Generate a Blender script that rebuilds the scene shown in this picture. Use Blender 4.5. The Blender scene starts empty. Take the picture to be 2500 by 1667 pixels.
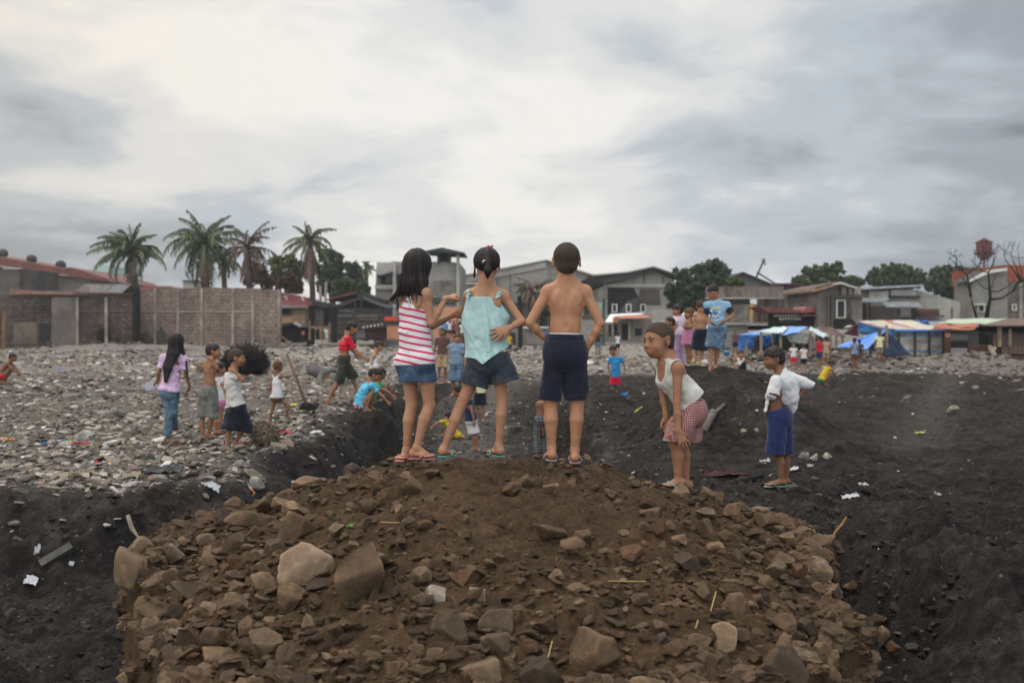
import bpy, bmesh, math, random, time
import numpy as np
from mathutils import Vector, Matrix
R = math.radians
sc = bpy.context.scene
T0 = time.time()
# ---------------------------------------------------------------- camera
FPX = 2430.0                       # focal length in photo pixels (2500 wide)
cam_d = bpy.data.cameras.new('camera'); cam = bpy.data.objects.new('camera', cam_d)
sc.collection.objects.link(cam); sc.camera = cam
cam_d.sensor_width = 36.0; cam_d.lens = 36.0 * FPX / 2500.0
cam_d.clip_start = 0.1; cam_d.clip_end = 4000
PITCH = math.atan(33.5 / FPX)
cam.location = (0, 0, 0); cam.rotation_euler = (R(90) - PITCH, 0, 0)
cam_d.dof.use_dof = True; cam_d.dof.focus_distance = 5.85; cam_d.dof.aperture_fstop = 2.8
# ---------------------------------------------------------------- world
SUN_EL, SUN_AZ = R(64), R(-35)     # azimuth measured from +Y towards +X
w = bpy.data.worlds.new('World'); sc.world = w; w.use_nodes = True
nt = w.node_tree; nt.nodes.clear()
N = nt.nodes.new; L = nt.links.new
def nd(t, **k):
    n = N(t)
    for a, b in k.items(): setattr(n, a, b)
    return n
sky = nd('ShaderNodeTexSky', sky_type='NISHITA', sun_disc=False)
sky.sun_elevation = SUN_EL; sky.sun_rotation = SUN_AZ; sky.dust_density = 4.0
tc = nd('ShaderNodeTexCoord'); sep = nd('ShaderNodeSeparateXYZ'); L(tc.outputs['Generated'], sep.inputs[0])
def mth(op, a, b=None, c=None, clamp=False):
    n = nd('ShaderNodeMath', operation=op); n.use_clamp = clamp
    for i, x in enumerate((a, b, c)):
        if x is None: continue
        if isinstance(x, (int, float)): n.inputs[i].default_value = x
        else: L(x, n.inputs[i])
    return n.outputs[0]
zz = mth('ADD', mth('MAXIMUM', sep.outputs[2], 0.0), 0.22)
px_ = mth('DIVIDE', sep.outputs[0], zz); py_ = mth('DIVIDE', sep.outputs[1], zz)
comb = nd('ShaderNodeCombineXYZ'); L(px_, comb.inputs[0]); L(py_, comb.inputs[1])
def cloud_noise(scale, detail, rough, dist, off):
    mp = nd('ShaderNodeMapping'); mp.inputs['Location'].default_value = off
    L(comb.outputs[0], mp.inputs[0])
    n = nd('ShaderNodeTexNoise'); n.inputs['Scale'].default_value = scale
    n.inputs['Detail'].default_value = detail; n.inputs['Roughness'].default_value = rough
    n.inputs['Distortion'].default_value = dist
    L(mp.outputs[0], n.inputs['Vector']); return n.outputs[0]
n1 = cloud_noise(0.75, 5, .52, .2, (3.2, 1.0, 0))
n2 = cloud_noise(2.1, 6, .55, .35, (7.0, 4.0, 2.0))
az = mth('ARCTAN2', sep.outputs[0], sep.outputs[1])            # -: left, +: right
el = mth('MINIMUM', mth('MAXIMUM', mth('MULTIPLY', sep.outputs[2], 3.2), 0.0), 1.0)
right = mth('MINIMUM', mth('MAXIMUM', mth('DIVIDE', mth('SUBTRACT', az, 0.02), 0.45), 0.0), 1.0)
left = mth('MINIMUM', mth('MAXIMUM', mth('DIVIDE', mth('SUBTRACT', mth('MULTIPLY', az, -1.0), 0.15), 0.35), 0.0), 1.0)
base = mth('MULTIPLY_ADD', el, -0.34, 0.30)
base = mth('ADD', base, mth('MULTIPLY', mth('MULTIPLY', right, mth('MULTIPLY_ADD', el, .35, 0.75)), .62))
base = mth('ADD', base, mth('MULTIPLY', left, .30))
cover = mth('ADD', mth('MULTIPLY', n1, 0.5), mth('MULTIPLY', n2, 0.5))
thick = mth('ADD', mth('MULTIPLY', mth('SUBTRACT', cover, 0.49), 2.6), base)
ramp = nd('ShaderNodeValToRGB'); cr = ramp.color_ramp; cr.interpolation = 'EASE'
cr.elements[0].position = 0.0; cr.elements[0].color = (0.93, 0.91, 0.86, 1)
cr.elements[1].position = 1.15; cr.elements[1].color = (0.250, 0.268, 0.288, 1)
e = cr.elements.new(0.22); e.color = (0.775, 0.775, 0.765, 1)
e = cr.elements.new(0.5); e.color = (0.535, 0.585, 0.630, 1)
e = cr.elements.new(0.8); e.color = (0.365, 0.402, 0.440, 1)
L(thick, ramp.inputs[0])
mixc = nd('ShaderNodeMixRGB'); mixc.inputs[0].default_value = 0.06
wrm = nd('ShaderNodeMixRGB', blend_type='MULTIPLY'); wrm.inputs[2].default_value = (1.03, 0.975, 0.90, 1)
L(mth('MULTIPLY', left, .9), wrm.inputs[0]); L(ramp.outputs[0], wrm.inputs[1]); L(wrm.outputs[0], mixc.inputs[1])
skm = nd('ShaderNodeVectorMath', operation='SCALE'); skm.inputs['Scale'].default_value = 0.08
L(sky.outputs[0], skm.inputs[0]); L(skm.outputs[0], mixc.inputs[2])
# sky strength raised overhead and behind the camera, out of view, as added fill
up = mth('MULTIPLY', mth('MINIMUM', mth('MAXIMUM', mth('DIVIDE', mth('SUBTRACT', sep.outputs[2], .36), .4), 0.0), 1.0), 1.0)
bk = mth('MULTIPLY', mth('MINIMUM', mth('MAXIMUM', mth('MULTIPLY', sep.outputs[1], -2.0), 0.0), 1.0), 1.35)
bg = nd('ShaderNodeBackground'); L(mth('ADD', mth('ADD', up, bk), 1.0), bg.inputs[1])
L(mixc.outputs[0], bg.inputs[0])
wo = nd('ShaderNodeOutputWorld'); L(bg.outputs[0], wo.inputs[0])
# ---------------------------------------------------------------- sun (behind thin cloud)
sd = bpy.data.lights.new('sun', 'SUN'); sd.energy = 1.1; sd.angle = R(20); sd.color = (1, .95, .88)
so = bpy.data.objects.new('sun', sd); sc.collection.objects.link(so)
so.rotation_euler = (Vector((math.sin(SUN_AZ) * math.cos(SUN_EL), math.cos(SUN_AZ) * math.cos(SUN_EL), math.sin(SUN_EL)))).to_track_quat('Z', 'Y').to_euler()
vs = sc.view_settings; vs.view_transform = 'Standard'; vs.look = 'None'; vs.exposure = 0.0; vs.gamma = 1.0
sc.cycles.use_denoising = True
sc.cycles.max_bounces = 6; sc.cycles.volume_bounces = 0
# ---------------------------------------------------------------- projection helpers
_M = np.array(Matrix.Rotation(R(90) - PITCH, 3, 'X'))
def ray(u, v):
    d = _M @ np.array([(u - 1250.0) / FPX, -(v - 833.5) / FPX, -1.0]); return d / d[1]
def P(u, v, Y):
    """world point seen at photo pixel (u, v) at world depth Y"""
    return ray(u, v) * Y
# ---------------------------------------------------------------- object helpers
def tag(o, label=None, cat=None, group=None, kind=None):
    if label: o['label'] = label
    if cat: o['category'] = cat
    if group: o['group'] = group
    if kind: o['kind'] = kind
    return o
def empty(name, loc):
    o = bpy.data.objects.new(name, None); sc.collection.objects.link(o)
    o.location = loc; o.empty_display_size = .1; return o
def new_obj(name, me, parent=None, loc=None):
    o = bpy.data.objects.new(name, me); sc.collection.objects.link(o)
    if loc is not None: o.location = loc
    if parent is not None: o.parent = parent
    return o
def mesh_np(name, verts, quads=None, tris=None, smooth=True, mats=()):
    verts = np.asarray(verts, dtype=np.float32)
    me = bpy.data.meshes.new(name)
    nq = 0 if quads is None else len(quads); ntr = 0 if tris is None else len(tris)
    me.vertices.add(len(verts)); me.vertices.foreach_set('co', verts.ravel())
    idx = []
    if nq: idx.append(np.asarray(quads, dtype=np.int32).ravel())
    if ntr: idx.append(np.asarray(tris, dtype=np.int32).ravel())
    idx = np.concatenate(idx)
    me.loops.add(len(idx)); me.loops.foreach_set('vertex_index', idx)
    st = np.concatenate([np.arange(nq) * 4, nq * 4 + np.arange(ntr) * 3]).astype(np.int32)
    me.polygons.add(nq + ntr); me.polygons.foreach_set('loop_start', st)
    me.update(calc_edges=True)
    me.polygons.foreach_set('use_smooth', np.full(nq + ntr, bool(smooth)))
    for m in mats: me.materials.append(m)
    return me
class MB:
    """collects simple shapes, builds ONE mesh object (world coordinates, relative to parent's location)"""
    def __init__(s): s.v = []; s.f = []
    def add(s, v, f):
        n = len(s.v); s.v += [tuple(map(float, p)) for p in v]; s.f += [tuple(i + n for i in q) for q in f]; return s
    def box(s, a, b):
        x0, y0, z0 = a; x1, y1, z1 = b
        return s.add([(x0,y0,z0),(x1,y0,z0),(x1,y1,z0),(x0,y1,z0),(x0,y0,z1),(x1,y0,z1),(x1,y1,z1),(x0,y1,z1)],
                     [(0,3,2,1),(4,5,6,7),(0,1,5,4),(1,2,6,5),(2,3,7,6),(3,0,4,7)])
    def tube(s, pts, rad, n=6):
        pts = [Vector(p) for p in pts]; rr = rad if hasattr(rad, '__len__') else [rad] * len(pts)
        vs, fs = [], []; prev = None
        for i, p in enumerate(pts):
            d = (pts[min(i+1, len(pts)-1)] - pts[max(i-1, 0)]).normalized()
            a = (prev if prev is not None else Vector((0.3, 0.9, 0.31))); a = (a - d * a.dot(d))
            if a.length < 1e-4: a = d.orthogonal()
            a.normalize(); b = d.cross(a); prev = a
            for k in range(n):
                t = 2*math.pi*k/n; vs.append(p + (a*math.cos(t) + b*math.sin(t)) * rr[i])
        for i in range(len(pts)-1):
            for k in range(n):
                fs.append((i*n+k, i*n+(k+1)%n, (i+1)*n+(k+1)%n, (i+1)*n+k))
        fs.append(tuple(range(n-1, -1, -1))); fs.append(tuple((len(pts)-1)*n + k for k in range(n)))
        return s.add(vs, fs)
    def prism(s, front, depth):
        """front: list of world points (one plane), extruded by vector depth"""
        n = len(front); d = np.array(depth, float)
        fr = [np.array(p, float) for p in front]
        bk = [p + d for p in fr]
        fs = [tuple(range(n)), tuple(range(2*n-1, n-1, -1))]
        for i in range(n):
            j = (i+1) % n; fs.append((i, i+n, j+n, j))
        return s.add(fr + bk, fs)
    def build(s, name, mat, parent=None, smooth=False, origin=None):
        o0 = Vector(origin) if origin is not None else (Vector(parent.matrix_basis.translation) if parent is not None else Vector((0,0,0)))
        me = bpy.data.meshes.new(name)
        me.from_pydata([tuple(Vector(v) - o0) for v in s.v], [], s.f); me.update()
        if mat: me.materials.append(mat)
        if smooth:
            me.polygons.foreach_set('use_smooth', np.ones(len(me.polygons), bool))
        bm = bmesh.new(); bm.from_mesh(me); bmesh.ops.recalc_face_normals(bm, faces=bm.faces); bm.to_mesh(me); bm.free()
        o = new_obj(name, me, parent)
        if parent is None: o.location = o0
        return o
# ---------------------------------------------------------------- noise (numpy)
def _hash(ix, iy, iz, seed=0):
    h = (ix * 374761393 + iy * 668265263 + iz * 2147483647 + seed * 974634777) & 0xffffffff
    h = ((h ^ (h >> 13)) * 1274126177) & 0xffffffff
    return ((h ^ (h >> 16)) & 0xffffff) / float(0xffffff)
def vnoise(x, y, z=None, seed=0):
    """smooth value noise in [-1,1]"""
    x = np.asarray(x, float); y = np.asarray(y, float); z = np.zeros_like(x) if z is None else np.asarray(z, float)
    ix = np.floor(x).astype(np.int64); iy = np.floor(y).astype(np.int64); iz = np.floor(z).astype(np.int64)
    fx, fy, fz = x-ix, y-iy, z-iz
    fx, fy, fz = (f*f*f*(f*(f*6-15)+10) for f in (fx, fy, fz))
    flat = not np.any(z)
    def lay(k):
        a = _hash(ix, iy, iz+k, seed); b = _hash(ix+1, iy, iz+k, seed); c = _hash(ix, iy+1, iz+k, seed); d = _hash(ix+1, iy+1, iz+k, seed)
        return (a*(1-fx)+b*fx)*(1-fy) + (c*(1-fx)+d*fx)*fy
    r = lay(0)
    if not flat: r = r*(1-fz) + lay(1)*fz
    return r*2-1
def fbm(x, y, z=None, octs=4, gain=.5, seed=0):
    t = 0; a = 1; s = 1
    for k in range(octs):
        t = t + a*vnoise(x*s+17.3*k, y*s-9.1*k, None if z is None else z*s+3.7*k, seed+k); a *= gain; s *= 2.03
    return t
def clods(x, y, cell, seed=0):
    """rounded lumps: height in 0..1 of the nearest jittered cell centre"""
    gx = np.floor(x/cell).astype(np.int64); gy = np.floor(y/cell).astype(np.int64)
    best = np.zeros_like(x, dtype=float)
    for dx in (-1, 0, 1):
        for dy in (-1, 0, 1):
            cx, cy = gx+dx, gy+dy
            px = (cx + _hash(cx, cy, cx*0, seed))*cell; py = (cy + _hash(cx, cy, cx*0, seed+5))*cell
            rr = cell*(.25+.45*_hash(cx, cy, cx*0, seed+9)**2); an = _hash(cx, cy, cx*0, seed+3)*3.14
            ax, ay = (x-px)*np.cos(an)+(y-py)*np.sin(an), -(x-px)*np.sin(an)+(y-py)*np.cos(an)
            d2 = (ax*ax + ay*ay*2.0)/(rr*rr)
            best = np.maximum(best, np.sqrt(np.maximum(0, 1-d2))*rr/cell)
    return best
def sstep(a, b, x):
    t = np.clip((x-a)/(b-a), 0, 1); return t*t*(3-2*t)
# ---------------------------------------------------------------- materials
class NT:
    def __init__(s, name):
        s.m = bpy.data.materials.new(name); s.m.use_nodes = True; s.t = s.m.node_tree
        s.b = s.t.nodes['Principled BSDF']; s.out = s.t.nodes['Material Output']
        s.b.inputs['Roughness'].default_value = .85
        s.b.inputs['Specular IOR Level'].default_value = .3
    def n(s, t, **k):
        x = s.t.nodes.new(t)
        for a, b in k.items():
            if a.startswith('i_'):
                x.inputs[int(a[2:])].default_value = b
            else: setattr(x, a, b)
        return x
    def l(s, a, b): s.t.links.new(a, b)
    def coord(s, kind='Object', scale=(1,1,1), rot=(0,0,0)):
        c = s.n('ShaderNodeTexCoord'); mp = s.n('ShaderNodeMapping'); mp.inputs['Scale'].default_value = scale
        mp.inputs['Rotation'].default_value = rot
        s.l(c.outputs[kind], mp.inputs[0]); return mp.outputs[0]
    def noise(s, vec, scale, detail=5, rough=.6, dist=0):
        x = s.n('ShaderNodeTexNoise'); x.inputs['Scale'].default_value = scale; x.inputs['Detail'].default_value = detail
        x.inputs['Roughness'].default_value = rough; x.inputs['Distortion'].default_value = dist
        s.l(vec, x.inputs['Vector']); return x.outputs[0]
    def ramp(s, fac, stops):
        x = s.n('ShaderNodeValToRGB'); c = x.color_ramp
        while len(c.elements) < len(stops): c.elements.new(.5)
        for e, (p, col) in zip(c.elements, stops):
            e.position = p; e.color = (*col, 1) if hasattr(col, '__len__') else (col, col, col, 1)
        s.l(fac, x.inputs[0]); return x.outputs[0]
    def mix(s, fac, a, b, mode='MIX'):
        x = s.n('ShaderNodeMixRGB', blend_type=mode)
        for i, q in enumerate((fac, a, b)):
            if isinstance(q, (int, float)): x.inputs[i].default_value = q if i == 0 else (q, q, q, 1)
            elif isinstance(q, tuple): x.inputs[i].default_value = (*q, 1)
            else: s.l(q, x.inputs[i])
        return x.outputs[0]
    def math(s, op, a, b=0.0, c=None, clamp=False):
        x = s.n('ShaderNodeMath', operation=op); x.use_clamp = clamp
        for i, q in enumerate((a, b, c)):
            if q is None: continue
            if isinstance(q, (int, float)): x.inputs[i].default_value = q
            else: s.l(q, x.inputs[i])
        return x.outputs[0]
    def color(s, c):
        if isinstance(c, tuple): s.b.inputs['Base Color'].default_value = (*c, 1)
        else: s.l(c, s.b.inputs['Base Color'])
    def bump(s, h, strength=.3, dist=.01):
        x = s.n('ShaderNodeBump'); x.inputs['Strength'].default_value = strength; x.inputs['Distance'].default_value = dist
        s.l(h, x.inputs['Height']); s.l(x.outputs[0], s.b.inputs['Normal'])
_mats = {}
def grimy(name, col, scale=2.0, amt=.35, dark=.35, rough=.9, bump=.2, bdist=.02, streak=1.0, spec=.2):
    """a weathered surface: colour variation, dark stains, light bump"""
    key = (name, col, scale, amt, dark, rough, streak)
    if key in _mats: return _mats[key]
    q = NT(name); v = q.coord('Object', (scale, scale, scale*streak))
    a = q.noise(v, 1.0, 6, .62); b = q.noise(v, .33, 4, .7, .4); c = q.noise(v, 9, 3, .6)
    lo = tuple(x*(1-amt) for x in col); hi = tuple(min(1, x*(1+amt)) for x in col)
    k = q.ramp(a, [(.3, lo), (.7, hi)])
    st = q.ramp(b, [(.40, 1.0), (.62, 1-dark)])
    k = q.mix(1.0, k, st, 'MULTIPLY')
    k = q.mix(1.0, k, q.ramp(c, [(.25, .82), (.75, 1.12)]), 'MULTIPLY')
    q.color(k); q.b.inputs['Roughness'].default_value = rough; q.b.inputs['Specular IOR Level'].default_value = spec
    q.bump(q.mix(.5, a, c), bump, bdist)
    _mats[key] = q.m; return q.m
# ================================================================ signed-distance body builder
V3 = lambda *a: np.array(a if len(a) > 1 else a[0], float)
def unit(a):
    a = np.asarray(a, float); n = np.linalg.norm(a); return a / n if n > 1e-9 else a
class Field:
    def __init__(s, lo, hi, vox):
        s.vox = vox; s.lo = np.asarray(lo, float) - 3*vox
        s.n = np.maximum(8, np.ceil((np.asarray(hi) + 3*vox - s.lo) / vox).astype(int) + 1)
        s.g = np.full(s.n, 0.15, np.float32)
        s.ax = [(s.lo[i] + np.arange(s.n[i]) * vox).astype(np.float32) for i in range(3)]
    def _win(s, lo, hi):
        a = np.clip(np.floor((lo - s.lo) / s.vox).astype(int), 0, s.n-1)
        b = np.clip(np.ceil((hi - s.lo) / s.vox).astype(int) + 1, 0, s.n)
        if np.any(b - a < 1): return None
        sl = tuple(slice(a[i], b[i]) for i in range(3))
        X = s.ax[0][sl[0]][:, None, None]; Y = s.ax[1][sl[1]][None, :, None]; Z = s.ax[2][sl[2]][None, None, :]
        return sl, X, Y, Z
    def comb(s, sl, d, k, sub=False):
        g = s.g[sl]
        if sub:
            d = -d
            h = np.clip(.5 - .5*(g - d)/k, 0, 1) if k > 0 else None
            # smooth max
            s.g[sl] = np.maximum(g, d) if k <= 0 else (g + (d-g)*h + k*h*(1-h))
        else:
            s.g[sl] = np.minimum(g, d) if k <= 0 else (lambda h: d + (g-d)*h - k*h*(1-h))(np.clip(.5 + .5*(d - g)/k, 0, 1))
    def cone(s, a, b, wa, wb=None, da=None, db=None, ax=None, k=.02, cap=None, sub=False, infl=0.0):
        """tapered elliptic capsule a->b: half width w along ax, half depth d across it"""
        a = V3(a); b = V3(b); wb = wa if wb is None else wb
        da = wa if da is None else da; db = (wb if da == wa else da*wb/wa) if db is None else db
        wa, wb, da, db = wa+infl, wb+infl, da+infl, db+infl
        ab = b - a; L_ = np.linalg.norm(ab)
        T = ab / L_ if L_ > 1e-6 else V3(0, 0, 1); L_ = max(L_, 1e-6)
        X_ = V3(ax) if ax is not None else (V3(1, 0, 0) if abs(T[0]) < .9 else V3(0, 1, 0))
        X_ = unit(X_ - T * X_.dot(T)); Y_ = np.cross(T, X_)
        m = max(wa, wb, da, db) + k + 3*s.vox + .012
        lo = np.minimum(a, b) - m; hi = np.maximum(a, b) + m
        wnd = s._win(lo, hi)
        if wnd is None: return s
        sl, X, Y, Z = wnd
        px, py, pz = X-a[0], Y-a[1], Z-a[2]
        t = px*T[0] + py*T[1] + pz*T[2]
        tc_ = np.clip(t / L_, 0, 1)
        over = t - tc_*L_
        qx = px*X_[0] + py*X_[1] + pz*X_[2]; qy = px*Y_[0] + py*Y_[1] + pz*Y_[2]
        w_ = wa + (wb-wa)*tc_; d_ = da + (db-da)*tc_
        c_ = np.minimum(w_, d_) if cap is None else cap
        ex = qx/w_; ey = qy/d_; ez = over/c_
        k0 = np.sqrt(ex*ex + ey*ey + ez*ez) + 1e-6
        k1 = np.sqrt((ex/w_)**2 + (ey/d_)**2 + (ez/c_)**2) + 1e-6
        d = k0*(k0-1)/k1
        s.comb(sl, d.astype(np.float32), k, sub); return s
    def ell(s, c, r, k=.02, X_=(1,0,0), Z_=(0,0,1), sub=False, infl=0.0):
        c = V3(c); r = V3(r) + infl; Z_ = unit(Z_); X_ = V3(X_); X_ = unit(X_ - Z_*X_.dot(Z_)); Y_ = np.cross(Z_, X_)
        m = r.max() + k + 3*s.vox + .01
        wnd = s._win(c - m, c + m)
        if wnd is None: return s
        sl, X, Y, Z = wnd
        px, py, pz = X-c[0], Y-c[1], Z-c[2]
        e = [(px*A[0] + py*A[1] + pz*A[2]) / r[i] for i, A in enumerate((X_, Y_, Z_))]
        k0 = np.sqrt(e[0]**2 + e[1]**2 + e[2]**2) + 1e-6
        k1 = np.sqrt((e[0]/r[0])**2 + (e[1]/r[1])**2 + (e[2]/r[2])**2) + 1e-6
        s.comb(sl, (k0*(k0-1)/k1).astype(np.float32), k, sub); return s
    def grid(s): return s.ax[0][:, None, None], s.ax[1][None, :, None], s.ax[2][None, None, :]
    def cut(s, p, nrm, k=0.0):
        """keep only the side the normal points away from"""
        X, Y, Z = s.grid(); nrm = unit(nrm)
        d = ((X-p[0])*nrm[0] + (Y-p[1])*nrm[1] + (Z-p[2])*nrm[2]).astype(np.float32)
        if k > 0:
            h = np.clip(.5 - .5*(s.g - d)/k, 0, 1); s.g = s.g + (d-s.g)*h + k*h*(1-h)
        else: s.g = np.maximum(s.g, d)
        return s
    def hollow(s, p, nrm, t=.008, deep=.05):
        """open the garment at a hem: nrm points out of the opening"""
        if s.vox > .0062: return s
        X, Y, Z = s.grid(); nrm = unit(nrm)
        d = -((X-p[0])*nrm[0] + (Y-p[1])*nrm[1] + (Z-p[2])*nrm[2])
        inner = np.maximum(s.g + t, d - deep)
        s.g = np.maximum(s.g, -inner).astype(np.float32); return s
    def disp(s, fn):
        X, Y, Z = s.grid(); m = np.abs(s.g) < 4*s.vox + .015
        ii = np.nonzero(m)
        s.g[ii] += fn(s.ax[0][ii[0]], s.ax[1][ii[1]], s.ax[2][ii[2]]).astype(np.float32); return s
    def mesh(s):
        g = s.g; vox = s.vox
        ins = g < 0
        c = np.zeros(np.array(g.shape)-1, np.int8)
        for i in (0, 1):
            for j in (0, 1):
                for k in (0, 1):
                    c += ins[i:g.shape[0]-1+i, j:g.shape[1]-1+j, k:g.shape[2]-1+k]
        cell = (c > 0) & (c < 8)
        ci = np.array(np.nonzero(cell)).T
        if len(ci) == 0: return np.zeros((0, 3)), np.zeros((0, 4), int)
        idx = -np.ones(cell.shape, np.int32); idx[tuple(ci.T)] = np.arange(len(ci))
        acc = np.zeros((len(ci), 3)); cnt = np.zeros(len(ci))
        corners = [(i, j, k) for i in (0, 1) for j in (0, 1) for k in (0, 1)]
        val = {cc: g[ci[:, 0]+cc[0], ci[:, 1]+cc[1], ci[:, 2]+cc[2]] for cc in corners}
        for a in corners:
            for ax in range(3):
                if a[ax] == 1: continue
                b = list(a); b[ax] = 1; b = tuple(b)
                va, vb = val[a], val[b]; m = (va < 0) != (vb < 0)
                t = np.where(m, va / np.where(m, va - vb, 1), 0)
                p = np.tile(np.array(a, float), (len(ci), 1)); p[:, ax] += t
                acc[m] += p[m]; cnt[m] += 1
        verts = s.lo + (ci + acc / cnt[:, None]) * vox
        quads = []
        for ax in range(3):
            sh = [slice(1, -1)]*3; sh[ax] = slice(0, -1)
            sh2 = list(sh); sh2[ax] = slice(1, None)
            A = ins[tuple(sh)]; B = ins[tuple(sh2)]
            e = np.array(np.nonzero(A != B)).T
            if len(e) == 0: continue
            base = e.copy()
            for q in range(3):
                if q != ax: base[:, q] += 1
            u_, v_ = [(1, 2), (2, 0), (0, 1)][ax]
            def I(du, dv):
                t = base.copy(); t[:, u_] -= du; t[:, v_] -= dv; return idx[tuple(t.T)]
            q = np.stack([I(1, 1), I(0, 1), I(0, 0), I(1, 0)], 1)
            flip = ~A[tuple(e.T)]
            q[flip] = q[flip][:, ::-1]
            quads.append(q)
        quads = np.concatenate(quads); quads = quads[(quads >= 0).all(1)]
        return verts, quads

def crease(x, y, z, sd=0, f=1.0):
    wx = x + .03*vnoise(x*9*f, y*9*f, z*9*f, sd+50); wz = z + .03*vnoise(x*8*f+4, y*8*f, z*8*f, sd+51)
    r1 = 1 - 2.6*np.abs(vnoise(wx*9*f + wz*6*f, y*8*f, wz*13*f - wx*6*f, sd)); r2 = 1 - 2.6*np.abs(vnoise(wx*17*f - wz*10*f, y*15*f, wz*19*f + wx*8*f, sd+7))
    return np.clip(r1, -1, 1)*.75 + np.clip(r2, -1, 1)*.45 + .6*vnoise(x*6*f, y*6*f, z*6*f, sd+3)
# ---------------------------------------------------------------- head, hand, foot
class Frame:
    def __init__(s, o, fwd, up=(0, 0, 1), sc_=1.0):
        s.o = V3(o); s.f = unit(fwd); u = V3(up); s.u = unit(u - s.f*u.dot(s.f)); s.r = np.cross(s.f, s.u); s.s = sc_
    def __call__(s, x, y, z): return s.o + (s.r*x + s.f*y + s.u*z) * s.s
def head_field(F, H, hairy=False):
    s = H.s; E = lambda c, r, **k: F.ell(H(*c), V3(r)*s, X_=H.r, Z_=H.u, **k)
    E((0, -.014, .022), (.071, .087, .077), k=.01*s)
    E((0, .020, -.022), (.058, .062, .070), k=.02*s)
    E((0, .034, -.058), (.034, .036, .030), k=.03*s)
    for q in (-1, 1):
        E((q*.033, .048, -.030), (.027, .026, .027), k=.02*s)
        E((q*.028, .086, .006), (.0145, .011, .0078), k=.009*s, sub=True)
        E((q*.027, .072, .022), (.020, .008, .005), k=.012*s)
    F.cone(H(0, .077, .004), H(0, .089, -.020), .0058*s, .0105*s, k=.012*s)
    for q in (-1, 1): E((q*.011, .083, -.023), (.008, .008, .007), k=.006*s)
    E((0, .070, -.048), (.024, .014, .018), k=.014*s)
    F.cone(H(-.016, .078, -.046), H(.016, .078, -.046), .0065*s, k=.005*s)
    F.cone(H(-.013, .077, -.058), H(.013, .077, -.058), .0075*s, k=.005*s)
    for q in (-1, 1):
        X2 = unit(H.r*q*.93 - H.f*.36)
        F.ell(H(q*.075, -.008, -.004), V3(.007, .019, .030)*s, X_=X2, Z_=unit(H.u - H.f*.2), k=.007*s)
        F.ell(H(q*.083, -.003, .000), V3(.006, .010, .018)*s, X_=X2, Z_=unit(H.u - H.f*.2), k=.005*s, sub=True)
def hand(F, wrist, d, n, s=1.0, curl=.35, side=1, spread=.12, thumb=1.0, fist=False):
    """d: palm direction, n: back-of-hand normal, side: where the thumb is (+1 = along d x n)"""
    wrist = V3(wrist); d = unit(d); n = unit(V3(n) - d*V3(n).dot(d)); a = np.cross(d, n) * side
    kn = wrist + d*.062*s
    F.cone(wrist - d*.015*s, kn, .019*s, .029*s, .014*s, .0115*s, ax=a, k=.012*s)
    for i, (off, l) in enumerate(((.0225, .052), (.0075, .058), (-.0075, .054), (-.0215, .043))):
        b = kn + a*off*s - d*(.004 if i in (1, 2) else .010)*s
        dd = unit(d + a*off/.0225*spread); c = curl*(1 + .18*i)
        p = b
        for j, (fr, rr) in enumerate(((.45, .0078), (.32, .0070), (.25, .0060))):
            dirn = unit(dd*math.cos(c*(j+.6)) - n*math.sin(c*(j+.6)))
            p2 = p + dirn*l*fr*s
            F.cone(p, p2, rr*s, rr*.93*s, k=.0025*s); p = p2
    t0 = wrist + d*.018*s + a*.018*s
    t1 = t0 + unit(d*.75 + a*.75*thumb - n*.35)*.032*s
    t2 = t1 + unit(d*.95 + a*.30*thumb - n*.5)*.026*s
    F.cone(t0, t1, .013*s, .0095*s, k=.01*s); F.cone(t1, t2, .0088*s, .0072*s, k=.003*s)
def foot(F, ankle, toe, s=1.0, up=(0, 0, 1), side=1, toes=True):
    ankle = V3(ankle); toe = V3(toe); d = unit(toe - ankle*1.0 + V3(0, 0, 0)); up = V3(up)
    d = unit((toe-ankle) - up*(toe-ankle).dot(up)); a = np.cross(d, up)
    h = (ankle - toe).dot(up)
    heel = ankle - up*(h - .022*s) - d*.022*s
    ball = toe - d*.045*s + up*.008*s
    F.cone(ankle, heel, .0225*s, .0245*s, k=.008*s)
    F.cone(heel, ball, .0225*s, .033*s, .021*s, .014*s, ax=a, k=.010*s)
    F.cone(ankle + up*.002*s, ball + up*.004*s, .0215*s, .019*s, k=.014*s)
    if toes:
        for i, (o, l, r_) in enumerate(((.024, .040, .0115), (.008, .040, .0085), (-.006, .036, .008), (-.018, .030, .0075), (-.029, .022, .007))):
            b = ball + a*o*side*s - d*.002*s
            F.cone(b, b + d*l*s - up*.002*s, r_*s, r_*.9*s, k=.004*s)
    return d, a

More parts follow.
